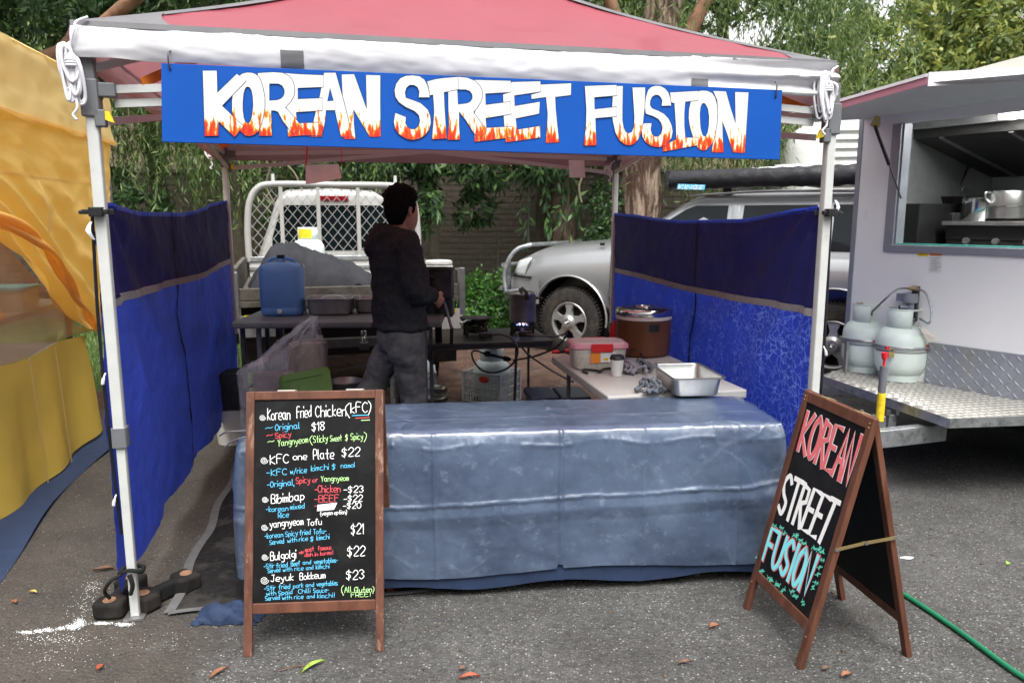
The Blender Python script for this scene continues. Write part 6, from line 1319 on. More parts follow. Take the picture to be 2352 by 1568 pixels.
mat('cloth_mauve', (.22, .20, .23), .9, var=.3, scale=50, bump=.8, bscale=120, bdist=.002)
towel(Q(730, 725) + EY * .02, .09, 3, 'crumpled grey checked towel behind the steel tray'); towel(Q(740, 735) + EX * -.02, .06, 9, 'pale mauve checked towel beside the rice cooker', 'cloth_mauve')
towel(Q(880, 915) + EY * .03, .07, 5, 'small crumpled dark grey cloth in front of the steel tray')
q4 = [G(1542.6, 870, .82), G(1674, 870, .82), G(1607, 834, .82), G(1492, 834, .82)]
ctr = sum(q4, Vector()) / 4; wdt = (q4[1] - q4[0]).length; dpt = ((q4[2] + q4[3]) / 2 - (q4[0] + q4[1]) / 2).length
tr = gn_tray('big empty steel food tray at the front of the white trestle table', frame((ctr.x, ctr.y, tz), radians(6)), wdt, min(.52, dpt), .10, 'steel')
MB(frame((ctr.x - .04, ctr.y - .02, tz + .02))).lathe([(.001, 0), (.03, .01), (.04, .03), (.038, .03), (.03, .014), (.001, .004)], n=18).tube([(.03, 0, .03), (.14, .05, .035)], .004, 6).build('ladle', 'steel', smooth=45, label='small steel ladle lying in the big steel tray', cat='ladle')
mb = MB(); mb.tube(cat([Q(640, 690) + EZ * .01, Q(690, 620) + EZ * .06, Q(760, 600) + EZ * .04, Q(800, 640) + EZ * .01], 5), .004, 6); mb.build('cord', 'black_plastic', rc, smooth=60)
# cooler under the tables
ce = thing('cooler_box', 'navy blue cooler box under the tables by the white trestle', 'cooler', (.32, 5.27, 0), radians(8)); Mx = frame((.32, 5.27, 0), radians(8))
MB(Mx).box((-.2, -.15, 0), (.2, .17, .30)).build('body', 'navy_plastic', ce, bevel=.02)
MB(Mx).box((-.215, -.165, .302), (-.01, .185, .35)).build('lid', 'navy_plastic', ce, bevel=.014); MB(Mx).box((.0, -.165, .302), (.215, .185, .345)).build('lid', 'navy_plastic', ce, bevel=.014)
MB(frame((.42, 4.85, 0))).lathe([(.001, .24), (.05, .235), (.085, .21), (.09, .12), (.09, 0)], n=20).build('round_tub', 'navy_plastic', smooth=50, label='small dark blue round tub behind the front table', cat='tub')

# ------------------------------------------------------------------ sacks, crates and bowls on the left
def sack(M_, w, d, h, m, name, parent, seed, puff=.02):
    mb = MB(); rings = []
    for k in range(17):
        t_ = k / 16; z = h * t_; r = []
        for j, (a, b) in enumerate(rbox(w, d, .03, 5)):
            q = 1 + puff * 3 * fbm(a * 6, b * 6 + z * 4, seed, 1) + .05 * sin(z * 14 + j)
            r.append(M_ @ Vector((a * q * (1 - .08 * t_ ** 6), b * q, z + .02 * t_ * fbm(a * 9, b * 9, seed, 1))))
        rings.append(r)
    mb.loft(rings); return mb.build(name, m, parent, smooth=70)
sk = thing('paper_sack', 'front brown paper sack in clear plastic left of the menu board', 'sack', (-1.46, 4.5, 0), 0, 'brown paper sacks')
sack(frame((-1.46, 4.56, 0), .2), .25, .19, .64, 'paper_brown', 'sack', sk, 1)
sk = thing('paper_sack', 'rear brown paper sack standing taller behind the first one', 'sack', (-1.30, 4.68, 0), 0, 'brown paper sacks')
sack(frame((-1.29, 4.7, 0), -.1), .21, .18, .80, 'paper_brown', 'sack', sk, 5)
def film(u, v):
    a = 2 * pi * u; base = [(-1.63, 4.42), (-1.33, 4.4), (-1.17, 4.6), (-1.2, 4.82), (-1.4, 4.8), (-1.62, 4.62)]
    n = len(base); f = u * n; i = int(f) % n; q = f - int(f); p0, p1 = base[i], base[(i + 1) % n]; x, y = p0[0] + (p1[0] - p0[0]) * q, p0[1] + (p1[1] - p0[1]) * q
    if v < .55: t_ = v / .55; z = .02 + (.66 + .12 * (x + 1.63) / .45) * t_; k = 1.03 + .03 * fbm(u * 9, z * 4, 1, 1.5)
    else:
        t_ = (v - .55) / .45; top = Vector((-1.24, 4.62, 1.0)) if t_ > 0 else 0; k = 1.03 * (1 - .93 * t_ ** .8); z = .68 + .12 * (x + 1.63) / .45; 
        cx_, cy_ = -1.40 + .18 * t_ ** 1.1, 4.6; z = z + (.98 - z) * t_ ** 1.2 + .03 * fbm(u * 12, t_ * 3, 2, 1)
        fl_r = 1 + .30 * sin(a * 7 + 3 * t_) * t_ * (1 - .3 * t_) + .25 * sin(a * 12) * t_
        return (cx_ + (x + 1.40) * k * fl_r + (.01 if v > .95 else 0), cy_ + (y - 4.6) * k * fl_r, z)
    return (-1.40 + (x + 1.40) * k, 4.6 + (y - 4.6) * k, z)
MB().grid(film, 140, 50).build('plastic_bag', 'plastic_film', smooth=80, label='crinkled clear plastic bag pulled up over the two brown sacks', cat='plastic bag')
gl_ = thing('crate_lid', 'green plastic crate lid leaning above the menu board', 'lid', A(703, 885, 4.35)); c = A(704, 888, 4.35)
Ml = frame(c, radians(6), rx=radians(62), ry=radians(-11))
mb = MB(); mb.loft([[Ml @ Vector((a, b, z)) for a, b in rbox(w, d, .03, 5)] for w, d, z in ((.29, .18, 0), (.30, .19, .004), (.30, .19, .016), (.28, .17, .022))]); mb.build('lid', 'green_lid', gl_, smooth=40)
for s in (-1, 1): MB(Ml).box((-.11, s * .055 - .006, .022), (.11, s * .055 + .006, .027)).build('rib', 'green_lid', gl_)
for k in range(4): MB(Ml).box((-.10 + .06 * k, -.045, .022), (-.092 + .06 * k, .045, .026)).build('rib', 'green_lid', gl_)
mb = MB(frame(A(745, 1000, 5.0).xy.to_3d(), radians(5))); cxy = A(745, 1000, 5.0)
gc = thing('green_crate', 'dark green plastic crate holding a steel bowl behind the lid', 'crate', (cxy.x, 5.05, 0)); Mg = frame((cxy.x, 5.05, 0), radians(4))
for a_, b_ in (((-.25, -.17, .0), (.25, -.155, .40)), ((-.25, .155, .0), (.25, .17, .40)), ((-.25, -.1545, .0), (-.235, .1545, .40)), ((.235, -.1545, .0), (.25, .1545, .40))): MB(Mg).box(a_, b_).build('side', 'green_crate', gc)
MB(Mg).box((-.234, -.154, .01), (.234, .154, .03)).build('base', 'green_crate', gc)
for y in (-.165, .165): MB(Mg).box((-.262, y - .016, .40), (.262, y + .016, .425)).build('rim', 'green_crate', gc, bevel=.004)
bw = A(789, 870, 4.9); MB(frame((bw.x, 4.95, .40))).lathe([(.001, 0), (.05, .0), (.09, .04), (.108, .10), (.113, .102), (.11, .106), (.103, .10), (.085, .045), (.045, .008), (.001, .006)], n=32).build('steel_bowl', 'dull_steel', smooth=50, label='dark shiny steel bowl on the green crate beside the man', cat='bowl')
for k, (u, v, Y, r) in enumerate(((1003, 905, 6.15, .10), (1006, 890, 6.15, .085))):
    q = A(u, v, Y); MB(frame((q.x, Y, .02 if k == 0 else .10))).lathe([(.001, 0), (r * .5, .0), (r * .9, .05), (r, .085), (r * .95, .085), (r * .8, .045), (.001, .01)], n=26).build('steel_bowl', 'steel', smooth=50, label=('lower' if k == 0 else 'upper') + ' of two stacked steel bowls on the dirt right of the legs of the man', cat='bowl')
q = A(529, 905, 5.2); bk_ = thing('bucket', 'pale grey bucket by the rear end of the left blue wall', 'bucket', (q.x, 5.2, 0))
MB(frame((q.x, 5.2, 0))).lathe([(.001, .003), (.10, .003), (.12, .24), (.125, .24), (.125, .255), (.115, .255)], n=24).build('body', 'white_plastic', bk_, smooth=40)
sb = thing('black_bag', 'black bag lying on the grey bucket by the left blue wall', 'bag', (q.x, 5.18, .26)); sack(frame((q.x, 5.18, .26), .1), .21, .19, .26, 'hoodie', 'bag', sb, 3, .05)
# tongs hooked at the table end, hanging papers
mb = MB(); mb.tube(cat([A(505, 1000, 3.05), A(520, 992, 3.0), A(545, 990, 2.98), A(575, 988, 2.95)], 5), .0038, 8); mb.tube(cat([A(515, 1028, 2.95), A(535, 1012, 2.92), A(560, 1004, 2.9), A(580, 1000, 2.9)], 5), .0035, 8)
mb.build('kitchen_tongs', 'dull_steel', smooth=60, label='steel tongs sticking out over the left end of the front table', cat='tongs')
hp = thing('paper_sign', 'creased paper sheet hanging on two red straps under the canopy', 'paper', A(742, 400, 4.2))
def paper(u, v): 
    q = A(702 + 75 * u + 8 * u * v, 379 + (44 - 12 * u ** 1.5) * v - 2 * u, 4.2 + .015 * sin(u * 5) - .05 * v * v); return q
MB().grid(paper, 16, 8).build('sheet', 'label_white', hp, smooth=60)
for u0, v0, u1, v1 in ((712, 340, 702, 384), (782, 344, 786, 382)): MB().beam(A(u0, v0, 4.25) + EZ * .12, A(u1, v1, 4.2), .003, .012).build('strap', 'red_plastic', hp)
mb = MB(); mb.grid(lambda u, v: A(1306 + 36 * u + 2 * v, 368 + 40 * v, 5.95 + .02 * sin(u * 3)), 6, 4); mb.build('paper_card', 'label_white', label='small pale card pinned at the rear right corner under the canopy', cat='card', smooth=60)
# green garden hose
mb = MB(); pts = [G(2092, 1374, .012), G(2150, 1412, .012), G(2230, 1468, .012), G(2300, 1520, .012), G(2360, 1560, .012), G(2500, 1640, .012)]; pts = [G(1960, 1290, .012), G(2030, 1335, .012)] + pts
mb.tube(cat(pts, 8), .0105, 10); mb.build('garden_hose', 'hose_green', smooth=60, label='green garden hose snaking over the asphalt at the lower right', cat='hose')
# leaves, twigs and spilled powder
def fallen(u, v, L, W, rz, m, label, curl=.3):
    c = G(u, v, .004); M_ = frame(c, rz); mb = MB(M_)
    mb.grid(lambda a, b: (L * (a - .5), W * (b - .5) * (1 - abs(2 * a - 1) ** 1.6) * 1.0 + .15 * L * sin(a * 2.5), .003 + curl * W * (abs(2 * b - 1)) + .006 * sin(a * 3)), 10, 4)
    return mb.build('fallen_leaf', m, smooth=60, label=label, cat='leaf', group='fallen leaves on the asphalt')
for a_ in ((722, 1535, .10, .022, .75, 'leaf_green_y', 'long yellow green leaf in front of the menu board'), (504, 1550, .08, .02, .95, 'leaf_orange', 'orange brown leaf below the left foot of the menu board'), (1078, 1560, .075, .022, .1, 'leaf_red', 'reddish leaf at the bottom edge centre'),
           (1063, 1540, .03, .02, .3, 'leaf_brown', 'tiny brown leaf above the reddish leaf at the bottom centre'), (1573, 1526, .05, .02, .1, 'leaf_brown', 'dull brown leaf left of the wooden A-frame sign'), (74, 1363, .045, .014, -.3, 'leaf_yellow', 'curled straw coloured leaf at the left'),
           (30, 1386, .035, .02, -.6, 'leaf_orange', 'small orange leaf at the left edge'), (1641, 1443, .05, .025, .3, 'leaf_orange', 'orange and green leaf near the front foot of the A-frame sign'), (1897, 1540, .03, .018, .2, 'leaf_brown', 'small brown leaf right of the front foot of the A-frame sign'),
           (2317, 1298, .025, .02, .4, 'leaf_lime', 'bright lime green leaf on the asphalt at the right'), (232, 1617 - 80, .035, .022, 1.2, 'leaf_red', 'red brown leaf left of the menu board foot'), (237, 1312, .09, .03, .15, 'leaf_brown', 'dark brown leaf on the dirt left of the tent leg'), (1945, 1555, .05, .022, .3, 'leaf_orange', 'orange leaf at the bottom right of the A-frame sign')):
    fallen(*a_)
mb = MB()
for u, v, L, a in ((1990, 1372, .07, .3), (280, 1098, .2, .1), (2010, 1378, .05, 1.2), (355, 1365, .16, .05), (640, 1600 - 60, .12, .3)):
    c = G(u, v, .005); mb.tube([c, c + Vector((L * .5 * cos(a), L * .5 * sin(a) + .006, .006)), c + Vector((L * cos(a), L * sin(a), 0))], .0022, 5)
mb.build('twigs', 'leaf_brown', smooth=60, label='thin dry twigs scattered on the ground', cat='twigs', kind='stuff')
# powder: tiny grains heaped in a streak
def powder():
    C_ = [(110, 1446, 14, 4, 130), (88, 1449, 9, 3, 110), (60, 1452, 16, 3, 150), (140, 1443, 8, 4, 90), (165, 1440, 12, 5, 330), (182, 1430, 10, 8, 320), (235, 1431, 22, 3, 240), (285, 1434, 16, 3, 260), (195, 1385, 25, 32, 110), (120, 1500, 110, 40, 110), (400, 1478, 130, 30, 50), (215, 1345, 22, 12, 80), (130, 1466, 90, 12, 180)]
    P = []
    for u, v, su, sv, n in C_:
        for _ in range(n):
            P.append(G(random.gauss(u, su * .6), random.gauss(v, sv * .6)))
    P = np.array([(p.x, p.y, 0) for p in P]); n = len(P); r = rng.uniform(.0006, .0022, n)
    t = np.array([(1, 0, .2), (0, 1, .2), (-1, 0, .2), (0, -1, .2), (0, 0, .9)], float); V = P[:, None] + t[None] * r[:, None, None] + np.array([0, 0, .0015]); F = np.array([(0, 1, 4), (1, 2, 4), (2, 3, 4), (3, 0, 4)])[None] + 5 * np.arange(n)[:, None, None]
    numesh('spilled_powder', V.reshape(-1, 3), F.reshape(-1, 3), 'powder', kind='stuff', label='white powder spilled on the ground beside the tent leg weights', cat='powder')
powder()
mb = MB(); mb.grid(lambda u, v: (lambda c: (c.x + .03 * cos(2 * pi * u) * v * (1 + .3 * sin(5 * u)), c.y + .014 * sin(2 * pi * u) * v, .004))(G(2085, 1282)), 14, 1); mb.build('white_mark', 'powder', label='small white paint mark on the asphalt right of the A-frame sign', cat='mark')
# ================================================================== WHITE UTE
UR = radians(16.9); Mv = frame((-1.36, 6.45, 0), UR)
ut = thing('ute', 'white utility truck with an open tray and mesh headboard, seen from behind', 'ute', (-1.36, 6.45, 0), UR)
for k in range(7): MB(Mv).box((-.92 + k * .264, .06, .93), (-.92 + k * .264 + .258, 1.95, .955)).build('tray_plank', 'weathered', ut, bevel=.002)
MB(Mv).box((-.95, 0, .90), (.95, .055, 1.0)).build('tail_rail', 'weathered', ut, bevel=.006); MB(Mv).box((-.94, -.012, .845), (.94, .04, .895)).build('rear_bar', 'weathered', ut, bevel=.004)
for s in (-1, 1):
    MB(Mv).box((s * .95 - .02, .06, .93), (s * .95 + .02, 1.9, 1.17 if s < 0 else 1.12)).build('side_rail', 'weathered', ut, bevel=.006)
    MB(Mv).box((s * .95 - .026, -.03, .72), (s * .95 + .026, .03, 1.14)).build('corner_post', 'dull_steel', ut, bevel=.004)
    MB(Mv).box((s * .80 - .15, -.03, .60), (s * .80 + .15, -.008, .78)).build('tail_panel', 'galvanised' if s < 0 else 'ute_white', ut)
    MB(Mv).box((s * .78 - .11, -.036, .745), (s * .78 + .11, -.031, .785)).build('reflector', 'label_yellow', ut)
    MB(Mv).tube([(s * .78, .55, .36), (s * .78 - s * .22, .55, .36)], .36, 28).build('wheel', 'tyre', ut, smooth=40)
    MB(Mv).tube([(s * .78, 3.75, .36), (s * .78 - s * .22, 3.75, .36)], .36, 28).build('wheel', 'tyre', ut, smooth=40)
    MB(Mv).box((s * .78 - .14, .1, .28), (s * .78 + .14, .12, .84)).build('mudflap', 'black_rubber', ut)
MB(Mv).box((-.5, .1, .50), (-.4, 4.3, .66)).box((.4, .1, .50), (.5, 4.3, .66)).box((-.9, .25, .84), (.9, .35, .93)).box((-.9, 1.3, .84), (.9, 1.4, .93)).box((-.6, .35, .35), (.45, 1.0, .7)).build('chassis', 'black_plastic', ut)
MB(Mv).box((-.45, -.06, .48), (.45, .02, .56)).box((.03, -.16, .47), (.10, -.05, .53)).build('tow_bar', 'dark_steel', ut, bevel=.004)
MB(Mv).lathe([(.001, .0), (.02, 0), (.02, .03), (.012, .05), (.025, .07), (.028, .085), (.022, .105), (.001, .112)], (.065, -.13, .53), 16).build('tow_ball', 'chrome', ut, smooth=50)
# headboard
hb = 1.90; mb = MB(Mv)
mb.tube(cat([(-.90, hb, 1.12), (-.90, hb, 1.45), (-.87, hb, 1.72), (-.78, hb, 1.88), (-.60, hb, 1.925), (0, hb, 1.925), (.60, hb, 1.925), (.78, hb, 1.88), (.87, hb, 1.72), (.90, hb, 1.45), (.90, hb, 1.12)], 6), .033, 12)
mb.build('headboard_frame', 'ute_frame', ut, smooth=60)
for x in (-.55, -.17, .25, .62): MB(Mv).box((x - .02, hb - .02, 1.17), (x + .02, hb + .02, 1.9)).build('upright', 'ute_frame', ut)
for x in (-.62, .66): MB(Mv).tube([(x, hb, 1.94), (x, hb, 2.03)], .018, 8).build('peg', 'white_paint_metal', ut)
MB(Mv).box((-.92, hb - .03, 1.12), (.92, hb + .03, 1.17)).build('rail', 'galvanised', ut, bevel=.004); MB(Mv).box((-.9, hb - .012, .96), (.9, hb + .012, 1.12)).build('lower_panel', 'ute_white', ut)
MB(Mv).box((-.9, hb - .03, 1.03), (.9, hb - .013, 1.06)).build('rail', 'galvanised', ut)
mb = MB(Mv); st_ = .105; nx_ = 17
def inside(x, z): return abs(x) < .87 and z < 1.90 - max(0, abs(x) - .68) * 1.2
for d in (1, -1):
    for k in range(-10, 30):
        seg = []
        for j in range(0, 44):
            z = 1.17 + j * st_ / 6; x = -.9 + k * st_ * .98 + d * (z - 1.17) * .82 - (0 if d > 0 else 0)
            ph_ = ((z - 1.17) / (st_ / 2)) % 1
            if inside(x, z): seg.append((x, hb + .003 * d, z))
            else:
                if len(seg) > 1: mb.tube(seg, .0031, 4)
                seg = []
        if len(seg) > 1: mb.tube(seg, .0031, 4)
mb.build('diamond_mesh', 'ute_frame', ut, kind='stuff')
# cab
def cabring(y, zt, wt_, wb, zb=.62, lean=0):
    pts = [(-wb, zb), (-wb - .02, .95), (-wb, 1.12)]; pts += [(-wt_ - .03, zt - .14), (-wt_ + .02, zt - .05), (-wt_ + .10, zt)]; pts += [(0, zt + .025)]
    pts += [(-a, z) for a, z in pts[:-1][::-1]]; return [Mv @ Vector((a, y, z)) for a, z in pts]
mb = MB(); mb.loft([cabring(2.02, 1.80, .54, .78), cabring(2.06, 1.85, .56, .80), cabring(2.5, 1.885, .58, .82), cabring(3.0, 1.86, .58, .84), cabring(3.65, 1.25, .62, .84), cabring(3.75, 1.14, .66, .84), cabring(4.6, 1.02, .62, .80), cabring(4.75, .8, .6, .74)]); mb.build('cab', 'ute_white', ut, smooth=40)
mb = MB(Mv); mb.prism([(0, 0)], 0, 0) if 0 else None
pw = [(-.66, 1.22), (.66, 1.22), (.66, 1.36), (.56, 1.66), (.50, 1.71), (-.50, 1.71), (-.56, 1.66), (-.66, 1.36)]
mb = MB(Mv); n = len(pw); mb.add([(a, 2.012, b) for a, b in pw] + [(a, 2.03, b) for a, b in pw], [tuple(range(n)), tuple(range(n, 2 * n))] + [(k, (k + 1) % n, n + (k + 1) % n, n + k) for k in range(n)]); mb.build('rear_window', 'car_glass', ut)
MB(Mv).box((-.16, 1.99, 1.755), (.16, 2.04, 1.81)).build('brake_light', 'lens_red', ut, bevel=.01)
MB(Mv).box((-.62, 1.985, 1.10), (.62, 2.018, 1.2)).build('rear_panel', 'ute_white', ut)
for s in (-1, 1): MB(Mv).loft([[Mv @ Vector((s * 1.02 + a, 2.95 + y, 1.36 + b)) for a, b in rbox(.16 * k, .2 * k, .05 * k, 4)] for y, k in ((0, .9), (.03, 1.), (.08, .6))]).build('side_mirror', 'chrome' if s < 0 else 'black_plastic', ut, smooth=50)
# load on the tray
mb = MB()
def tarp(u, v):
    x = -.86 + 1.18 * u; y = .25 + 1.15 * v; e = min(1, min(u, 1 - u) * 5, min(v, 1 - v) * 5)
    prof = 1.33 if u < .35 else 1.33 - (u - .35) * .45
    if u < .16: prof = 1.12 + (u / .16) * .20
    hh = (prof - .97) * (e ** .5) * (.85 + .2 * (1 - v)) + .035 * abs(fbm(u * 7, v * 7, 1, 1)) - .02 * sin(u * 26 + v * 9) * e
    return Mv @ Vector((x + .03 * fbm(v * 5, u, 0, 1), y - .05 * e, .965 + max(.0, hh)))
mb.grid(tarp, 60, 40).build('load_tarp', 'tarp_grey', smooth=70, label='grey tarpaulin thrown over a load on the tray of the ute', cat='tarpaulin')
q = Mv @ Vector((.36, .3, .965)); MB(frame(q, .3)).box((-.12, -.15, 0), (.14, .15, .018)).build('paper_stack', 'label_white', label='white papers lying on the ute tray left of the man', cat='papers')
q = A(1008, 640, 6.75); bk2 = thing('bucket', 'white plastic bucket with lid on the ute tray behind the pot', 'bucket', (q.x, q.y, .96)); Mk2 = frame((q.x, q.y, .96))
MB(Mk2).lathe([(.001, 0), (.095, 0), (.105, .02), (.118, .18)], n=26).build('body', 'white_plastic', bk2, smooth=40)
for z, r in ((.16, .122), (.19, .126), (.222, .122)): MB(Mk2).lathe([(r - .01, z - .012), (r, z - .01), (r, z + .008), (r - .01, z + .012)], n=26).build('rim', 'white_plastic', bk2, smooth=40)
MB(Mk2).lathe([(.001, .245), (.10, .245), (.118, .24), (.12, .232)], n=26).build('lid', 'white_plastic', bk2, smooth=40)

# ================================================================== SILVER FOUR WHEEL DRIVE
CR = radians(-34); Mc = frame((.65, 8.6, 0), CR); CY = .95
car = thing('four_wheel_drive', 'silver four wheel drive with a bull bar and a rolled awning on its roof', 'car', (.65, 8.6, 0), CR)
def hwx(x): 
    for (a, wa), (b, wb) in zip(HWX, HWX[1:]):
        if a <= x <= b: return wa + (wb - wa) * (x - a) / (b - a)
HWX = [(-.90, .66), (-.84, .76), (-.74, .86), (-.5, .925), (0, .95), (3.3, .95), (3.9, .92), (4.05, .84)]
ZT = [(-.90, .93), (-.84, 1.01), (-.74, 1.10), (-.5, 1.165), (0, 1.215), (.6, 1.25), (1, 1.24), (4.05, 1.24)]
def zt(x):
    for (a, wa), (b, wb) in zip(ZT, ZT[1:]):
        if a <= x <= b: return wa + (wb - wa) * (x - a) / (b - a)
def cring(x):
    w, z = hwx(x), zt(x); cr_ = .10 if x < .6 else .02; k = min(1, max(0, (x + .9) / .4)); h = []
    h = [(-w * .90, .52), (-w * .97, .60), (-w * .985, .74), (-w, .84), (-w * 1.0, .94), (-w * .985, z - .16), (-w * .955, z - .07), (-w * .90, z - .015), (-w * .80, z + cr_ * .35 * k), (-w * .62, z + cr_ * .62 * k), (-w * .3, z + cr_ * .92 * k)]
    pts = h + [(0, z + cr_ * k)] + [(-a, b) for a, b in h[::-1]]; return [Mc @ Vector((x, CY + a, b)) for a, b in pts]
xs = [-.90, -.87, -.84, -.79, -.74, -.65, -.5, -.35, -.2, 0, .2, .4, .55, .6, .8, 1.2, 1.6, 2.0, 2.4, 2.8, 3.2, 3.5, 3.9, 4.0, 4.05]
mb = MB(); mb.loft([cring(x) for x in xs]); body = mb.build('body', 'car_silver', car, smooth=50)
cut = []
for x in (0, 2.85):
    for yy in (-.02, 1.60):
        mb = MB(Mc); mb.tube([(x, yy - .1, .44), (x, yy + .36, .44)], .475, 36); c_ = mb.build('cutter', None); cut.append(c_)
body.parent = None; TMc = TM[car.name]; body.matrix_world = TMc; bpy.context.view_layer.update(); boolcut(body, cut); body.matrix_world = Matrix.Identity(4); body.parent = car; body.matrix_parent_inverse = Matrix.Identity(4)
for p_ in body.data.polygons: p_.use_smooth = True
body.data.set_sharp_from_angle(angle=radians(40))
def gring(z, x0, x1, hw, r):
    cx_, L = (x0 + x1) / 2, x1 - x0; return [Mc @ Vector((cx_ + a, CY + b, z)) for a, b in rbox(L, 2 * hw, r, 6)]
GH = [(1.20, .52, 3.98, .875, .14), (1.36, .72, 3.94, .845, .15), (1.55, .96, 3.88, .80, .16), (1.72, 1.20, 3.80, .745, .17), (1.80, 1.36, 3.70, .70, .18), (1.845, 1.62, 3.5, .60, .2), (1.862, 2.0, 3.1, .40, .2)]
mb = MB(); mb.loft([gring(*g) for g in GH]); mb.build('cabin', 'car_silver', car, smooth=50)
def hwz(z):
    for a, b in zip(GH, GH[1:]):
        if a[0] <= z <= b[0]: return a[3] + (b[3] - a[3]) * (z - a[0]) / (b[0] - a[0])
def pane(pts, name, m, o=.006, far=False):
    sgn = 1 if far else -1; n = len(pts); P = [(x, CY + sgn * (hwz(z) + o), z) for x, z in pts]; Q_ = [(x, CY + sgn * (hwz(z) - .02), z) for x, z in pts]
    return MB(Mc).add(P + Q_, [tuple(range(n)), tuple(range(n, 2 * n))] + [(k, (k + 1) % n, n + (k + 1) % n, n + k) for k in range(n)]).build(name, m, car)
for far in (False, True):
    for pts in ([(.80, 1.265), (1.74, 1.265), (1.74, 1.36), (1.74, 1.55), (1.74, 1.70), (1.40, 1.70), (1.30, 1.665), (1.12, 1.55), (.88, 1.36)], [(1.90, 1.265), (2.62, 1.265), (2.62, 1.36), (2.62, 1.55), (2.60, 1.70), (1.90, 1.70), (1.90, 1.55), (1.90, 1.36)], [(2.76, 1.265), (3.74, 1.265), (3.74, 1.36), (3.70, 1.55), (3.62, 1.70), (2.74, 1.70), (2.76, 1.55), (2.76, 1.36)]):
        pane(pts, 'window', 'car_glass', .008, far)
pane([(1.79, 1.265), (1.85, 1.265), (1.85, 1.36), (1.85, 1.55), (1.85, 1.7), (1.79, 1.70), (1.79, 1.55), (1.79, 1.36)], 'pillar', 'car_silver', .012)
pane([(2.66, 1.265), (2.72, 1.265), (2.71, 1.36), (2.69, 1.55), (2.68, 1.7), (2.63, 1.70), (2.64, 1.55), (2.65, 1.36)], 'pillar', 'car_grey', .012)
mb = MB(Mc); mb.add([(.60, CY - .72, 1.27), (.60, CY + .72, 1.27), (1.25, CY + .60, 1.755), (1.25, CY - .60, 1.755), (.545, CY, 1.27)], [(0, 1, 2, 3)]); mb.build('windscreen', 'car_glass', car)
for s in (-1, 1):
    mb = MB(Mc); mb.tube(cat([(1.30, CY + s * .70, 1.80), (2.2, CY + s * .71, 1.835), (3.6, CY + s * .70, 1.80)], 6), .014, 6); mb.build('roof_gutter', 'car_silver', car, smooth=60)
    mb = MB(Mc); w_ = .955; mb.box((.50, CY + s * (w_) - .012, .70), (2.36, CY + s * w_ + .012, .80)); mb.build('side_moulding', 'car_grey', car, bevel=.006)
for x in (.52, 1.80, 2.66):
    MB(Mc).tube([(x, CY - .958, .62), (x, CY - .962, .84), (x, CY - .945, 1.17), (x + .0, CY - .87, 1.24)], .0035, 5).build('door_gap', 'black_rubber', car)
for x in (1.55, 2.5): MB(Mc).cbox((x, CY - .965, 1.07), (.15, .02, .035)).build('door_handle', 'car_grey', car, bevel=.006)
for x in (0, 2.85):
    mb = MB(Mc); mb.tube([(x + .485 * cos(a), CY - .955, .44 + .485 * sin(a)) for a in np.linspace(-.15, pi + .15, 28)], .013, 6); mb.build('arch_trim', 'car_silver', car, smooth=60)
    MB(Mc).tube([(x, CY - .93, .44), (x, CY - .55, .44)], .47, 30, cap=False).build('wheel_well', 'black_rubber', car, smooth=60)
def wheel(x, y, label=None):
    s = -1 if y < CY else 1; Mw_ = Mc @ Matrix.Translation((x, y, .395)) @ Matrix.Rotation(pi / 2 * (1 if s < 0 else -1), 4, 'X')   # local z -> outward
    w = MB(Mw_).lathe([(.235, -.26), (.33, -.265), (.38, -.24), (.395, -.20), (.395, -.06), (.38, -.02), (.33, .0), (.24, -.004), (.225, -.02)], n=48, close=True).build('wheel', 'tyre', car, smooth=40)
    if s < 0:
        mb = MB(Mw_)
        for k in range(60): 
            a = 2 * pi * k / 60
            for z0, z1 in ((-.02, -.10), (-.13, -.2)): mb.beam((.398 * cos(a), .398 * sin(a), z0), (.398 * cos(a + .05), .398 * sin(a + .05), z1), .018, .014)
        mb.build('tread', 'tyre', w, kind='stuff')
    MB(Mw_).lathe([(.232, -.25), (.232, -.012), (.224, -.004), (.208, -.01), (.200, -.03), (.20, -.2)], n=44, close=True).build('rim', 'alloy', w, smooth=40)
    MB(Mw_).lathe([(.001, -.06), (.20, -.06)], n=30).build('brake_shadow', 'black_rubber', w)
    mb = MB(Mw_)
    for k in range(5):
        a = pi / 2 + 2 * pi * k / 5; ca, sa = cos(a), sin(a)
        def R_(r, t, z): return (r * ca - t * sa, r * sa + t * ca, z)
        mb.loft([[R_(.06, -.055, -.035), R_(.06, .055, -.035), R_(.06, .05, .006), R_(.06, -.05, .006)], [R_(.13, -.036, -.04), R_(.13, .036, -.04), R_(.13, .03, -.006), R_(.13, -.03, -.006)], [R_(.19, -.055, -.04), R_(.19, .055, -.04), R_(.19, .05, -.012), R_(.19, -.05, -.012)], [R_(.215, -.075, -.04), R_(.215, .075, -.04), R_(.215, .07, -.014), R_(.215, -.07, -.014)]])
    mb.build('spokes', 'alloy', w, smooth=30)
    MB(Mw_).lathe([(.085, -.03), (.085, .004), (.06, .018), (.05, .034), (.032, .036)], n=28, close=True).build('hub', 'alloy', w, smooth=40)
    mb = MB(Mw_); mb.lathe([(.001, .0375), (.03, .0375), (.032, .034)], n=20); mb.build('hub_cap', 'dull_steel', w, smooth=30)
    mb = MB(Mw_)   # oval emblem
    for rx, ry in ((.02, .013), (.007, .013)): mb.tube([(rx * cos(a), ry * sin(a), .0385) for a in np.linspace(0, 2 * pi, 17)[:-1]], .0016, 4, closed=True)
    mb.tube([(.013 * cos(a), .005 + .006 * sin(a), .0385) for a in np.linspace(0, 2 * pi, 17)[:-1]], .0014, 4, closed=True); mb.build('emblem', 'chrome', w)
for x in (0, 2.85): wheel(x, CY - .955); wheel(x, CY + .955)
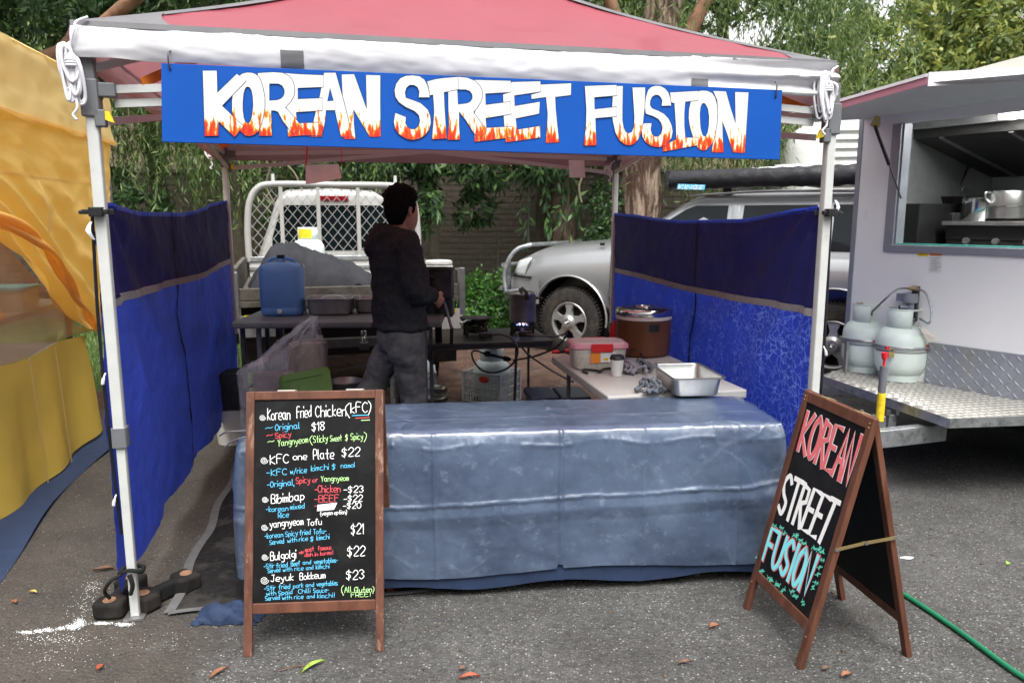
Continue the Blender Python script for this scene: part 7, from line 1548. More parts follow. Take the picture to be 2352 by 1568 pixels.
MB(Mc).box((-.5, CY - .6, .38), (3.7, CY + .6, .56)).build('underbody', 'black_rubber', car)
# front: bumper, headlights, bull bar
mb = MB(); mb.loft([[Mc @ Vector((x, CY + b, z)) for x, z in [(f, .58), (f - .03, .66), (f - .03, .82), (f, .875), (.0 + f + .10, .875), (f + .10, .58)]] for b, f in ((-.955, -.50), (-.94, -.66), (-.86, -.82), (-.7, -.94), (-.4, -.99), (0, -1.0), (.4, -.99), (.7, -.94), (.86, -.82), (.94, -.66), (.955, -.5))]); mb.build('bumper', 'car_silver', car, smooth=50)
mb = MB(Mc)
mb.tube(cat([(-.50, CY - .968, .885), (-.66, CY - .95, .888), (-.84, CY - .84, .888), (-.98, CY - .5, .888)], 5), .012, 6); mb.build('bumper_gap', 'black_rubber', car, smooth=60)
def lamp(s):
    P = []
    for v_ in range(7):
        z = .90 + .21 * v_ / 6; row = []
        for u_ in range(9):
            x = -.86 + (.22 + .10 * v_ / 6) * (u_ / 8); w = hwx(min(4, x)) * 1.0; k = min(1, (1 - abs(z - 1.0) / .15) + .3)
            row.append((x - .03 * (1 - u_ / 8), CY + s * (w + .012 - .06 * max(0, (z - (zt(x) - .10))) / .1), min(z, zt(x) - .03)))
        P.append(row)
    mb = MB(Mc); mb.add([p_ for r_ in P for p_ in r_], [(j * 9 + i, j * 9 + i + 1, (j + 1) * 9 + i + 1, (j + 1) * 9 + i) for j in range(6) for i in range(8)]); mb.build('headlight', 'lens_clear', car, smooth=70, solid=.01)
lamp(-1); lamp(1)
MB(Mc).box((-.93, CY - .52, .88), (-.86, CY + .52, 1.02)).build('grille', 'black_plastic', car, bevel=.01)
mb = MB(Mc)
for s in (-1, 1):
    mb.tube(cat([(-.96, CY + s * .80, .60), (-1.0, CY + s * .80, .85), (-.96, CY + s * .78, 1.05), (-.86, CY + s * .72, 1.20), (-.72, CY + s * .62, 1.25)], 6), .026, 10)
    mb.beam((-.99, CY + s * .72, .62), (-.99, CY + s * .72, 1.05), .09, .012)
    mb.tube(cat([(-.98, CY + s * .80, .66), (-.80, CY + s * .96, .70), (-.6, CY + s * .99, .72)], 5), .03, 8)
mb.tube([(-1.03, CY - .78, 1.0), (-1.03, CY + .78, 1.0)], .03, 10); mb.tube([(-.76, CY - .64, 1.25), (-.76, CY + .64, 1.25)], .026, 10); mb.tube([(-1.05, CY - .8, .72), (-1.05, CY + .8, .72)], .03, 10); mb.build('bull_bar', 'galvanised', car, smooth=60)
q0 = Vector((-.82, CY - .55, 1.27)); MB(Mc).tube([q0, q0 + Vector((-.0, 0, .12)), q0 + Vector((.02, .01, .5))], [.014, .010, .004], 8).build('antenna', 'black_plastic', car, smooth=60)
MB(Mc).tube([(.50, CY - .5, 1.345), (.2, CY - .2, 1.35)], .008, 6).build('wiper', 'black_plastic', car)
MB(Mc).cbox((.36, CY - .84, 1.285), (.05, .02, .03)).build('washer_jet', 'black_plastic', car)
# racks, rolled awning, roof pod
for x in (1.7, 3.2): MB(Mc).beam((x, CY - .70, 1.885), (x, CY + .70, 1.885), .05, .03).build('roof_bar', 'black_plastic', car); 
for x in (1.7, 3.2):
    for s in (-1, 1): MB(Mc).cbox((x, CY + s * .68, 1.845), (.09, .05, .07)).build('rack_foot', 'black_plastic', car, bevel=.006)
aw = thing('rolled_awning', 'long black rolled awning bag with a blue and white brand patch on the car roof', 'awning', Mc @ Vector((1.2, CY - .82, 1.93)), CR)
mb = MB(); rings = []
for k in range(60):
    x = 1.14 + 2.9 * k / 59; r = []
    for j in range(14):
        a = 2 * pi * j / 14; rr = .088 * (1 + .10 * fbm(x * 5, cos(a), sin(a), 1.6) + .05 * sin(x * 38 + a * 2) * (1 if k > 14 else .2)); zz = 1.965 + rr * sin(a) * 1.08 - (.02 if 0 else 0)
        r.append(Mc @ Vector((x, CY - .82 + rr * cos(a), zz)))
    rings.append(r)
mb.loft(rings); mb.build('bag', 'black_vinyl', aw, smooth=70)
MB(Mc).box((1.10, CY - .91, 1.865), (1.145, CY - .735, 2.065)).build('end_flap', 'black_vinyl', aw, bevel=.01)
o_ = Mc @ Vector((1.5, CY - .82 - .100, 1.965)); nn_ = (Mc.to_3x3() @ Vector((0, -1, 0)))
kq = lambda x, y: PP((2400 + x / 2.24) / 1.7415, (600 + y / 2.24) / 1.7415, o_, nn_)
MB().add([kq(700, 305) + nn_ * .001, kq(944, 312) + nn_ * .001, kq(936, 358) + nn_ * .001, kq(690, 350) + nn_ * .001], [(0, 1, 2, 3)]).build('brand_patch', 'chalk_blue', aw)
class KB: 
    def pt(s, x, y): return kq(x, y)
CAPS['G'] = ['.95 .85,.5 1,.05 .7,.05 .3,.5 0,.95 .2,.95 .5,.55 .5']
ck = Chalk(o_, nn_, .003); x = 706
for ch, w in zip('KINGS', (42, 16, 48, 46, 44)):
    for stq in CAPS[ch]:
        pts = [tuple(map(float, q.split())) for q in stq.split(',')]
        ck.stroke([kq(x + w * a * .9 + (6 * b), 348 + (x - 706) * .03 - 34 * b) for a, b in pts], .0085)
    x += w + 6
ck.build('brand_lettering', 'chalk_white', aw)
pod = thing('roof_pod', 'low white roof pod with a small round light on the car roof', 'roof pod', Mc @ Vector((2.3, CY + .1, 1.91)), CR)
q1, q2 = A(1710, 412, 7.9), A(1850, 414, 7.3); 
Mo = frame(Mc @ Vector((2.05, CY + .35, 2.02)), CR); Lp = (q2 - q1).length
mb = MB(); mb.loft([[Mo @ Vector((a, b, z)) for a, b in rbox(Lp * k, .75 * k, .12, 5)] for z, k in ((-.02, .92), (0, .98), (.05, 1), (.08, .96), (.10, .8))]); mb.build('shell', 'white_plastic', pod, smooth=45)
mb = MB(); mb.loft([[Mo @ Vector((a, b, z)) for a, b in rbox(Lp * .4, .4, .08, 4)] for z in (.10, .125)]); mb.build('raised_lid', 'white_plastic', pod, smooth=40)
MB(Mo).tube([(-Lp * .42, -.34, .06), (-Lp * .42, -.39, .06)], .035, 14).build('round_light', 'lens_clear', pod, smooth=40)
for x in (-.2, .25): MB(Mo).box((x, -.3, -.12), (x + .04, .3, -.02)).build('support', 'black_plastic', pod)

# ================================================================== CARAVAN behind the trailer
cv = thing('caravan', 'white caravan with a rounded corner and louvred panel behind the food trailer', 'caravan', (4.7, 9.6, 0))
cp = A(1893, 350, 9.2); Mn = frame((cp.x, 9.2, 0), radians(-12))
mb = MB(); ringz = []
for z, k in ((.6, .98), (.9, 1.), (2.35, 1.), (2.6, .96), (2.72, .86), (2.76, .7)): ringz.append([Mn @ Vector((1.25 + a, 1.1 + b, z)) for a, b in rbox(3.3 * k, 2.2 * k, .45, 8)])
mb.loft(ringz); mb.build('body', 'white_plastic', cv, smooth=45)
MB(Mn).box((.02, -.03, 1.95), (1.2, .0 - .002, 2.72)).build('louvre_frame', 'white_plastic', cv, bevel=.004)
for k in range(7): MB(Mn).hexa([(.06, -.07, 1.98 + k * .1), (1.16, -.07, 1.98 + k * .1), (1.16, -.031, 2.04 + k * .1), (.06, -.031, 2.04 + k * .1), (.06, -.07, 1.99 + k * .1), (1.16, -.07, 1.99 + k * .1), (1.16, -.031, 2.05 + k * .1), (.06, -.031, 2.05 + k * .1)]).build('louvre', 'white_plastic', cv)
for x in (.2, 2.4): MB(Mn).tube([(x, .0, .33), (x, .25, .33)], .33, 24).build('wheel', 'tyre', cv, smooth=40)
mb = MB(); mb.tube(cat([A(1838, 402, 8.4), A(1870, 414, 8.3), A(1912, 410, 8.2), A(1935, 420, 8.1), A(1975, 424, 8.0), A(2040, 426, 8)], 6), .008, 6); mb.build('power_lead', 'label_orange', smooth=60, label='orange power lead over the black awning', cat='lead')

# ================================================================== FOOD TRAILER
TR = radians(-57); W0 = Vector((2.76, 4.85, 0)); W1 = W0 + Vector((.545, -.839, 0)); Mf_ = frame(W0, TR)
ft2 = thing('food_trailer', 'white food trailer with an open serving hatch on the right', 'food trailer', W0, TR)
def wp(s, z, o=0): return Mf_ @ Vector((s, -o, z))     # o: towards the camera
zs0 = .48
sL, sR, wl_, wz0, wz1 = -.62, 2.2, -.34, 1.40, 2.19
for nm, a, b in (('wall_panel', (sL, 0, zs0), (sR, .04, wz0)), ('wall_panel', (sL, 0, wz0 + .0005), (wl_, .04, 2.28)), ('wall_panel', (wl_ + .0005, 0, wz1), (sR, .04, 2.28)), ('wall_panel', (1.6, 0, wz0 + .0005), (sR, .04, wz1 - .0005))): MB(Mf_).box(a, b).build(nm, 'trailer_white', ft2)
MB(Mf_).box((sL - .035, -.006, zs0 - .06), (sL, .05, 2.28)).build('corner_post', 'trailer_grey', ft2, bevel=.004)
MB(Mf_).box((wl_ - .065, -.016, wz0 - .045), (wl_, -.001, wz1)).build('window_frame', 'trailer_grey', ft2, bevel=.004); MB(Mf_).box((wl_ - .065, -.017, wz0 - .05), (1.66, -.0015, wz0 - .001)).build('window_frame', 'trailer_grey', ft2, bevel=.004)
MB(Mf_).box((wl_ - .0, .0, wz0 - .0), (wl_ + .012, .09, wz1)).build('window_jamb', 'trailer_grey', ft2); MB(Mf_).box((wl_, .001, wz0), (1.6, .10, wz0 + .008)).build('sill', 'teal_edge', ft2)
# body shell behind
MB(Mf_).box((sL, 1.75, zs0), (sR, 1.8, 2.28)).box((sL, .041, zs0), (sL + .04, 1.749, 2.28)).build('shell', 'kitchen_steel', ft2)
MB(Mf_).box((sL + .041, .041, zs0), (sR - .041, 1.749, zs0 + .05)).build('floor', 'dull_steel', ft2); MB(Mf_).box((sL, 0, 2.281), (sR, 1.8, 2.32)).build('ceiling', 'trailer_white', ft2)
rA = PL(1933, 240, W0, W1, -.25); rB = PL(2352, 128, W0, W1, -.25); dR = (rB - rA); rC = rA + dR * 2.2
yv = (Mf_.to_3x3() @ Vector((0, 1, 0)))
def up_(p, z): return Vector((p.x, p.y, z))
MB().hexa([up_(rA, 2.321), up_(rC, 2.321), up_(rC + yv * 1.5, 2.321), up_(rA + yv * 1.5, 2.321), rA, rC, rC + yv * 1.5, rA + yv * 1.5]).build('roof', 'roof_cream', ft2)
# hatch
hL = wp(-.62, 2.245, .0); P1 = PL(1800, 283, W0, W1, .9); P2 = PL(2130, 190, W0, W1, .9); P3 = PL(2352, 178, W0, W1, .55); P4 = P2 + (P3 - P2) * 2.6; hR = wp(2.0, 2.30)
ha = thing('serving_hatch', 'raised serving hatch panel', 'hatch') if 0 else None
Pt = [P1, P2, P4, hR, hL]; th_ = .035
mb = MB(); n = 5; mb.add([p - EZ * .0 for p in Pt] + [p + EZ * th_ for p in Pt], [tuple(range(5)), tuple(range(5, 10))] + [(k, (k + 1) % 5, 5 + (k + 1) % 5, 5 + k) for k in range(5)]); mb.build('hatch', 'awning_white', ft2)
def strip(a, b, m, nm, z0=-.012, z1=.05, o=.006):
    d = (b - a).normalized(); s = Vector((d.y, -d.x, 0)) 
    if s.y > 0: s = -s
    MB().hexa([a + EZ * z0, b + EZ * z0, b - s * .003 + EZ * z0, a - s * .003 + EZ * z0, a + EZ * z1, b + EZ * z1, b - s * .003 + EZ * z1, a - s * .003 + EZ * z1][:4] + [a + EZ * z1, b + EZ * z1, b - s * .003 + EZ * z1, a - s * .003 + EZ * z1]) if 0 else None
    MB().add([a + s * o + EZ * z0, b + s * o + EZ * z0, b + s * .001 + EZ * z0, a + s * .001 + EZ * z0, a + s * o + EZ * z1, b + s * o + EZ * z1, b + s * .001 + EZ * z1, a + s * .001 + EZ * z1], [(0, 1, 2, 3), (4, 5, 6, 7), (0, 1, 5, 4), (1, 2, 6, 5), (2, 3, 7, 6), (3, 0, 4, 7)]).build(nm, m, ft2)
strip(P1, P2, 'strip_pink', 'edge_strip', -.01, .028); strip(P1, P2, 'awning_white', 'edge_cap', .0285, .045, .012); strip(P2, P4, 'awning_white', 'edge_strip', -.02, .05, .01)
# gas strut
K2 = lambda x, y: ((3100 + x / 2.0904) / 1.7415, (300 + y / 2.0904) / 1.7415)
a = PL(*K2(835, 420), W0, W1, .30); b = PL(*K2(955, 750), W0, W1, .14); c = PL(*K2(1055, 1032), W0, W1, .02)
MB().tube([a, b], .012, 10).build('gas_strut', 'black_plastic', ft2, smooth=50); MB().tube([b, c], .005, 8).build('strut_rod', 'dark_steel', ft2, smooth=50)
MB().add([a + Vector((-.03, 0, .0)), a + Vector((.035, 0, .005)), a + Vector((.02, 0, -.03)), a + Vector((.03, 0, .05)), a + Vector((0, 0, .06))], [(0, 2, 1), (0, 1, 3, 4)]).build('bracket', 'brass', ft2, solid=.006)
# stickers on the wall
K3 = lambda x, y: ((3100 + x / 2.0904) / 1.7415, (1000 + y / 2.0904) / 1.7415)
def patch(x0, y0, x1, y1, m, nm='sticker', o=.003, KF=K3):
    P = [PL(*KF(*q), W0, W1, o) for q in ((x0, y1), (x1, y1), (x1, y0), (x0, y0))]; MB().add(P, [(0, 1, 2, 3)]).build(nm, m, ft2)
patch(1192, 14, 1278, 50, 'label_yellow'); patch(1192, 14, 1278, 24, 'black_plastic', o=.0045); patch(1294, 14, 1396, 46, 'label_orange'); patch(1286, 50, 1392, 184, 'label_white', o=.0035)
for k in range(9): patch(1300, 62 + k * 13, 1380 - (k % 3) * 14, 66 + k * 13, 'chalk_grey', 'print_line', .005)
patch(672, 558, 710, 592, 'label_orange'); patch(664, 594, 708, 650, 'label_white'); patch(672, 440, 738, 480, 'brass', 'latch', .02)
mat('lamp_panel', (.8, .8, .8), emit=((1, .98, .95), 18), bump=0)
# kitchen inside
hz_ = lambda x, y, d: PL(*K2(x, y), W0, W1, -d)
MB(Mf_).hexa([(-.58, .55, 2.14), (2.1, .55, 2.14), (2.1, 1.74, 1.90), (-.58, 1.74, 1.90), (-.58, .55, 2.20), (2.1, .55, 2.20), (2.1, 1.74, 2.24), (-.58, 1.74, 2.24)]).build('range_hood', 'hood_dark', ft2)
for k in range(6): MB(Mf_).hexa([(-.4 + k * .45, .56, 2.128), (-.37 + k * .45, .56, 2.128), (-.37 + k * .45, 1.72, 1.89), (-.4 + k * .45, 1.72, 1.89), (-.4 + k * .45, .56, 2.139), (-.37 + k * .45, .56, 2.139), (-.37 + k * .45, 1.72, 1.899), (-.4 + k * .45, 1.72, 1.899)]).build('hood_bar', 'dull_steel', ft2)
MB(Mf_).box((-.57, .5, 2.2), (2.1, .53, 2.27)).build('hood_fascia', 'dull_steel', ft2, bevel=.002)
for k in range(3):
    for j in range(1): pass
def ks(x, y, d): return (Mf_.inverted() @ hz_(x, y, d))
s1, s2, s3 = ks(1215, 1250, .95).x, ks(1470, 1250, .80).x, ks(1020, 1200, .5).x
MB(Mf_).box((s1, .95, zs0 + .05), (s2 - .02, 1.7, ks(1300, 1150, .95).z)).build('fryer', 'dull_steel', ft2, bevel=.01)
zt_ = ks(1600, 1222, .7).z
MB(Mf_).box((s2, .75, zs0 + .05), (2.0, 1.6, zt_ - .13)).build('stove', 'hood_dark', ft2, bevel=.008); MB(Mf_).box((s2 - .015, .70, zt_ - .03), (2.02, 1.6, zt_)).build('stove_top', 'dull_steel', ft2, bevel=.004); MB(Mf_).box((s2, .74, zt_ - .129), (2.0, 1.58, zt_ - .031)).build('burner_bay', 'black_plastic', ft2)
zk = ks(1610, 1385, .75).z
for s in (ks(1610, 1385, .75).x, ks(1858, 1385, .75).x, ks(1858, 1385, .75).x * 2 - ks(1610, 1385, .75).x): MB(Mf_).tube([(s, .75, zk), (s, .715, zk)], .022, 16).build('knob', 'dull_steel', ft2, smooth=40)
MB(Mf_).box((-.57, .5, zs0 + .05), (ks(1205, 1200, .5).x, 1.5, ks(1100, 1075, .5).z)).build('cabinet', 'black_plastic', ft2, bevel=.008)
q_ = ks(1705, 1215, 1.0); pp = wp(q_.x, zt_ + .001, -1.0); po = thing('cooking_pot', 'shiny steel pot with a black lid handle on the trailer stove', 'pot', pp); MB(frame(pp)).lathe([(.001, 0), (.12, 0), (.125, .01), (.125, .16), (.13, .165), (.12, .165), (.118, .02), (.001, .015)], n=30).build('pot', 'chrome', po, smooth=40)
MB(frame(pp)).tube(cat([(-.12, -.03, .15), (-.17, -.04, .20), (-.16, -.04, .24), (-.12, -.03, .22)], 4), .008, 8).build('handle', 'black_plastic', po, smooth=50)
q_ = ks(1950, 1230, 1.0); pp = wp(q_.x, zt_ + .001, -1.0); po = thing('steamer_pot', 'tall steel steamer pot at the right of the trailer stove', 'pot', pp); MB(frame(pp)).lathe([(.001, 0), (.10, 0), (.14, .02), (.14, .10), (.15, .105), (.15, .20), (.145, .21), (.001, .215)], n=30).build('pot', 'steel', po, smooth=40)
MB(frame(pp)).tube(cat([(-.15, -.02, .13), (-.19, -.02, .16), (-.19, -.02, .2), (-.15, -.02, .2)], 4), .007, 6).build('handle', 'steel', po, smooth=50)
q_ = ks(1400, 1140, 1.15); pp = wp(q_.x, ks(1300, 1150, .95).z + .001, -1.15); po = thing('wok', 'black wok with an upright handle on the trailer fryer', 'wok', pp); MB(frame(pp)).lathe([(.001, 0), (.06, .01), (.13, .06), (.17, .12), (.165, .12), (.12, .065), (.05, .016), (.001, .01)], n=28).build('pan', 'pot_black', po, smooth=45)
MB(frame(pp)).tube([(.05, .0, .08), (.12, .02, .2), (.20, .05, .36)], [.008, .010, .014], 8).build('handle', 'pot_black', po, smooth=50)
patch(1870, 270, 2005, 318, 'label_red', 'notice', -.49, K2); patch(1866, 320, 2002, 375, 'label_white', 'notice', -.49, K2)
q_ = ks(2030, 185, .45); MB(Mf_).box((q_.x - .06, .30, 2.24), (q_.x + .7, .55, 2.262)).build('ceiling_light', 'lamp_panel', ft2)
# checker plate kick panel with raised lugs
MB(Mf_).box((-.05, -.010, zs0 + .02), (sR, -.001, .775)).build('kick_panel', 'checker', ft2)
mb = MB(Mf_); dx = .044
for i in range(50):
    for j in range(7):
        x = -.03 + i * dx; z = zs0 + .04 + j * .038; d = 1 if (i + j) % 2 else -1; L = .017
        mb.beam((x - L, -.0112, z - L * d), (x + L, -.0112, z + L * d), .009, .0026, (0, -1, 0)) if False else mb.add([(x - L - .004, -.010, z - L * d + .004 * d), (x - L + .004, -.010, z - L * d - .004 * d), (x + L + .004, -.010, z + L * d - .004 * d), (x + L - .004, -.010, z + L * d + .004 * d), (x, -.0135, z)], [(0, 1, 4), (1, 2, 4), (2, 3, 4), (3, 0, 4)])
mb.build('kick_lugs', 'checker', ft2, kind='stuff')
# deck over the drawbar
D0, D1, D2 = G(1885, 862, .5), G(2180, 962, .5), G(2470, 952, .5); Dw1 = wp(1.3, .5, .002); Dw0 = wp(-.64, .5, .002)
dk = [D0, D1, D2, Dw1, Dw0]; n = 5
MB().add([p - EZ * .045 for p in dk] + [p for p in dk], [tuple(range(5)), tuple(range(5, 10))] + [(k, (k + 1) % 5, 5 + (k + 1) % 5, 5 + k) for k in range(5)]).build('deck', 'tread_base', ft2)
for a, b in ((D0, D1), (D1, D2)):
    d = (b - a).normalized(); s = Vector((d.y, -d.x, 0)); MB().add([a + s * .006 - EZ * .05, b + s * .006 - EZ * .05, b + s * .0005 - EZ * .05, a + s * .0005 - EZ * .05, a + s * .006 + EZ * .004, b + s * .006 + EZ * .004, b + s * .0005 + EZ * .004, a + s * .0005 + EZ * .004], [(0, 1, 2, 3), (4, 5, 6, 7), (0, 1, 5, 4), (1, 2, 6, 5), (2, 3, 7, 6), (3, 0, 4, 7)]).build('deck_edge', 'galvanised', ft2)
def inpoly(x, y, P):
    c = False; n = len(P)
    for i in range(n):
        a, b = P[i], P[i - 1]
        if (a.y > y) != (b.y > y) and x < (b.x - a.x) * (y - a.y) / (b.y - a.y) + a.x: c = not c
    return c
mb = MB(); eu = (D1 - D0).normalized(); ev = Vector((-eu.y, eu.x, 0))
for i in range(-4, 60):
    for j in range(-2, 40):
        p = D0 + eu * (i * .050) + ev * (j * .050 + .02 + (i % 2) * .006)
        if inpoly(p.x, p.y, dk) and inpoly(p.x + .02, p.y, dk) and inpoly(p.x - .02, p.y - .02, dk):
            a, b = eu * .013, ev * .018
            mb.add([p - a - b, p + a - b, p + a + b, p - a + b] + [q + EZ * .003 for q in (p - a * .7 - b * .8, p + a * .7 - b * .8, p + a * .7 + b * .8, p - a * .7 + b * .8)], [(4, 5, 6, 7), (0, 1, 5, 4), (1, 2, 6, 5), (2, 3, 7, 6), (3, 0, 4, 7)])
mb.build('deck_treads', 'tread_bright', ft2, kind='stuff')
# drawbar and running gear
MB().beam(D0 + Vector((-.12, .3, -.14)), D0 + Vector((1.5, -.2, -.14)), .06, .10).beam(G(1940, 1015, .36), G(2165, 990, .36), .06, .10).build('drawbar', 'galvanised', ft2, bevel=.004)
MB(Mf_).box((sL + .1, .05, .30), (sR + 1.5, 2.3, .47)).build('chassis', 'black_rubber', ft2)
for y in (.1, 1.5): MB(Mf_).tube([(1.5, y, .3), (1.5, y + .2, .3)], .3, 24).build('wheel', 'tyre', ft2, smooth=40)
j0 = A(2025, 905, 4.35); jt = Vector((j0.x, j0.y, 0))
MB().tube([jt + EZ * .18, jt + EZ * .72], .022, 14).build('jockey_post', 'grey_plastic', ft2, smooth=40); MB().tube([jt + EZ * .39, jt + EZ * .56], .0235, 14).build('yellow_sleeve', 'label_yellow', ft2, smooth=40)
MB().tube([jt + EZ * .72, jt + EZ * .76], .008, 8).lathe([(.001, .80), (.02, .80), (.016, .765), (.01, .76)], jt, 12).build('winder_knob', 'red_plastic', ft2, smooth=40)
MB().cbox(jt + Vector((0, .05, .36)), (.11, .05, .10)).cbox(jt + Vector((-.12, .1, .37)), (.08, .04, .06)).cbox(jt + Vector((.1, .06, .37)), (.05, .04, .09)).build('clamp_plate', 'galvanised', ft2, bevel=.005)
for dx_ in (-.15, -.1, .06, .12): MB().tube([jt + Vector((dx_, .02, .42)), jt + Vector((dx_, .02, .45))], .012, 6).build('bolt', 'steel', ft2)
# the two gas bottles on the deck
for u, v, Yq, rz, lb in ((2076, 878, None, 30, 'right gas bottle on the trailer deck, nearer one, with a hose on its valve'), (1995, 858, None, 8, 'left gas bottle on the trailer deck, partly behind the other')):
    q = G(u, v, .505); o = dup(gb, (q.x + .02, q.y + .11, .505), radians(rz), lb, 'mint green gas bottles')
    for ch in list(o.children):
        if ch.name.startswith('yellow_label'): bpy.data.objects.remove(ch)
    if u > 2050: right_b = Vector((q.x + .02, q.y + .11, .505))
    else: left_b = Vector((q.x + .02, q.y + .11, .505))
h1 = PL(*K3(1130, 320), W0, W1, .05); h2 = PL(*K3(1190, 325), W0, W1, .05)
mb = MB(); mb.tube(cat([h1, PL(*K3(1020, 330), W0, W1, .15), PL(*K3(900, 430), W0, W1, .22), left_b + Vector((0, -.04, .42))], 8), .0065, 8); mb.build('gas_hose', 'grey_plastic', smooth=60, label='grey gas hose arching to the left gas bottle on the trailer deck', cat='hose')
mb = MB(); mb.tube(cat([h2, PL(*K3(1260, 360), W0, W1, .12), PL(*K3(1305, 500), W0, W1, .16), PL(*K3(1290, 610), W0, W1, .2), right_b + Vector((.09, -.03, .415)), right_b + Vector((.02, -.06, .41))], 8), .0065, 8); mb.build('gas_hose', 'trailer_grey', smooth=60, label='pale gas hose looping to the right gas bottle on the trailer deck', cat='hose')
rg = thing('wall_regulator', 'grey gas regulator mounted on the trailer wall above the bottles', 'regulator', PL(*K3(1130, 430), W0, W1, .03))
q = PL(*K3(1150, 330), W0, W1, .05); MB().tube([h1, h2], .014, 8).build('manifold', 'brass', rg, smooth=40); q = PL(*K3(1130, 400), W0, W1, .05); MB(frame(q, TR)).lathe([(.001, -.03), (.045, -.03), (.05, 0), (.045, .03), (.001, .03)], n=16).cbox((-.05, 0, 0), (.06, .05, .05)).build('housing', 'trailer_grey', rg, smooth=40)
q = PL(*K3(1130, 480), W0, W1, .05); MB(frame(q, TR)).tube([(0, 0, .05), (0, 0, -.06)], .024, 10).tube([(0, 0, 0), (-.05, -.03, 0)], .016, 10).build('valve_body', 'trailer_grey', rg, smooth=40); MB(frame(q, TR)).tube([(-.05, -.03, 0), (-.06, -.036, 0)], .014, 10).build('port', 'black_plastic', rg)
MB(frame(q, TR)).box((-.01, .02, -.09), (.03, .045, .14)).build('backplate', 'dark_steel', rg)
# restraint frame round the bottles
fr = thing('bottle_rack', 'grey steel bar clamping the two gas bottles on the trailer deck', 'rack', left_b); z_ = .235 + .505
dB = (right_b - left_b).normalized(); cm = Vector((dB.y, -dB.x, 0)); cm = cm if cm.y < 0 else -cm
for bpt, nm in ((left_b, 'l'), (right_b, 'r')):
    MB().tube([(bpt.x + .172 * cos(a), bpt.y + .172 * sin(a), z_) for a in np.linspace(pi * .9, pi * 2.1, 16)], .009, 6).build('clamp_band', 'galvanised', fr, smooth=60)
MB().beam(right_b + Vector((.18, -.05, .235)), right_b + Vector((.34, .06, .235)), .02, .03).build('arm', 'galvanised', fr)
MB().beam(right_b + Vector((.165, -.06, 0)), right_b + Vector((.165, -.06, .25)), .03, .012).build('upright', 'galvanised', fr); MB().beam(left_b + Vector((-.165, -.06, 0)), left_b + Vector((-.165, -.06, .22)), .04, .012).build('upright', 'galvanised', fr)
for bpt in (left_b, right_b):
    q = bpt + Vector((-.13 if bpt is right_b else .0, -.13 if bpt is right_b else -.18, .19)); MB(frame(q)).cbox((0, 0, 0), (.035, .018, .035)).tube(cat([(-.012, 0, .015), (-.012, 0, .035), (.0, 0, .043), (.012, 0, .035), (.012, 0, .015)], 3), .004, 6).build('padlock', 'brass', fr, bevel=.004); MB(frame(q + Vector((-.03, -.0, .045)))).cbox((0, 0, 0), (.02, .02, .018)).build('wing_nut', 'red_plastic', fr)
mb = MB(); q = PL(*K3(1275, 700), W0, W1, .02); mb.add([PL(*K3(*c_), W0, W1, .02 + .02 * i) for i, c_ in enumerate(((1200, 600), (1240, 640), (1345, 735), (1285, 775), (1230, 690)))], [(0, 1, 2, 3, 4)]); mb.build('warning_tag', 'cream_band', label='pale yellow tag hanging behind the right gas bottle', cat='tag', solid=.002)
q = G(2180, 978, .02); MB(frame((q.x + .3, q.y + .8, .0))).box((-.08, -.05, 0), (.08, .05, .05)).build('green_scrap', 'leaf_lime', label='small green scrap of plastic on the ground under the trailer deck', cat='scrap', bevel=.01)

# ================================================================== THE MAN
mp = Vector((-.67, 4.5, 0)); man = thing('person', 'man seen from behind in dark hooded top and grey trousers, holding the big pot', 'person', mp, 0)
def ell(c, rx, ry, rz=0., n=16, tilt=None, ax=None):
    """ring round c, in a plane perpendicular to ax"""
    ax = Vector(ax or (0, 0, 1)).normalized(); X_ = Vector((1, 0, 0)) if abs(ax.x) < .8 else Vector((0, 1, 0)); Y_ = ax.cross(X_).normalized(); X_ = Y_.cross(ax).normalized()
    X2 = X_ * cos(rz) + Y_ * sin(rz); Y2 = -X_ * sin(rz) + Y_ * cos(rz)
    return [Vector(c) + X2 * rx * cos(2 * pi * k / n) + Y2 * ry * sin(2 * pi * k / n) for k in range(n)]
def limb(mb, pts, rs, n=12, ratio=1.):
    P = [Vector(p) for p in pts]; rings = []
    k = 5; F_ = []
    for i in range(len(P) - 1):
        for j in range(k): t_ = j / k; F_.append((P[i].lerp(P[i + 1], t_), rs[i] + (rs[i + 1] - rs[i]) * (t_ * t_ * (3 - 2 * t_))))
    F_.append((P[-1], rs[-1])); sm = cat([f[0] for f in F_[::k]], k)
    m = len(F_)
    for i in range(m):
        d = sm[min(i + 1, m - 1)] - sm[max(i - 1, 0)]; rings.append(ell(sm[i], F_[i][1], F_[i][1] * ratio, 0, n, ax=d))
    mb.loft(rings)
def fuse(mb, name, m, parent, vox, smooth_it=6, disp=None):
    o = mb.build(name, m, parent); r = o.modifiers.new('remesh', 'REMESH'); r.mode = 'VOXEL'; r.voxel_size = vox; r.use_smooth_shade = True
    s = o.modifiers.new('smooth', 'SMOOTH'); s.factor = .6; s.iterations = smooth_it
    if disp:
        tx_ = bpy.data.textures.new(name, 'CLOUDS'); tx_.noise_scale = disp[1]; tx_.noise_depth = 3; d = o.modifiers.new('folds', 'DISPLACE'); d.texture = tx_; d.strength = disp[0]; d.mid_level = .5
    return o
# facing: away and to the right
FA = radians(62)      # heading, measured from +Y towards +X
def B(r, f, z): return Vector((mp.x + r * cos(FA) + f * sin(FA), mp.y - r * sin(FA) + f * cos(FA), z))   # r: his right, f: forward
hipz, shz = .98, 1.47
def bring(f, r, z, w, d): return ell(B(r, f, z), w, d, -FA)
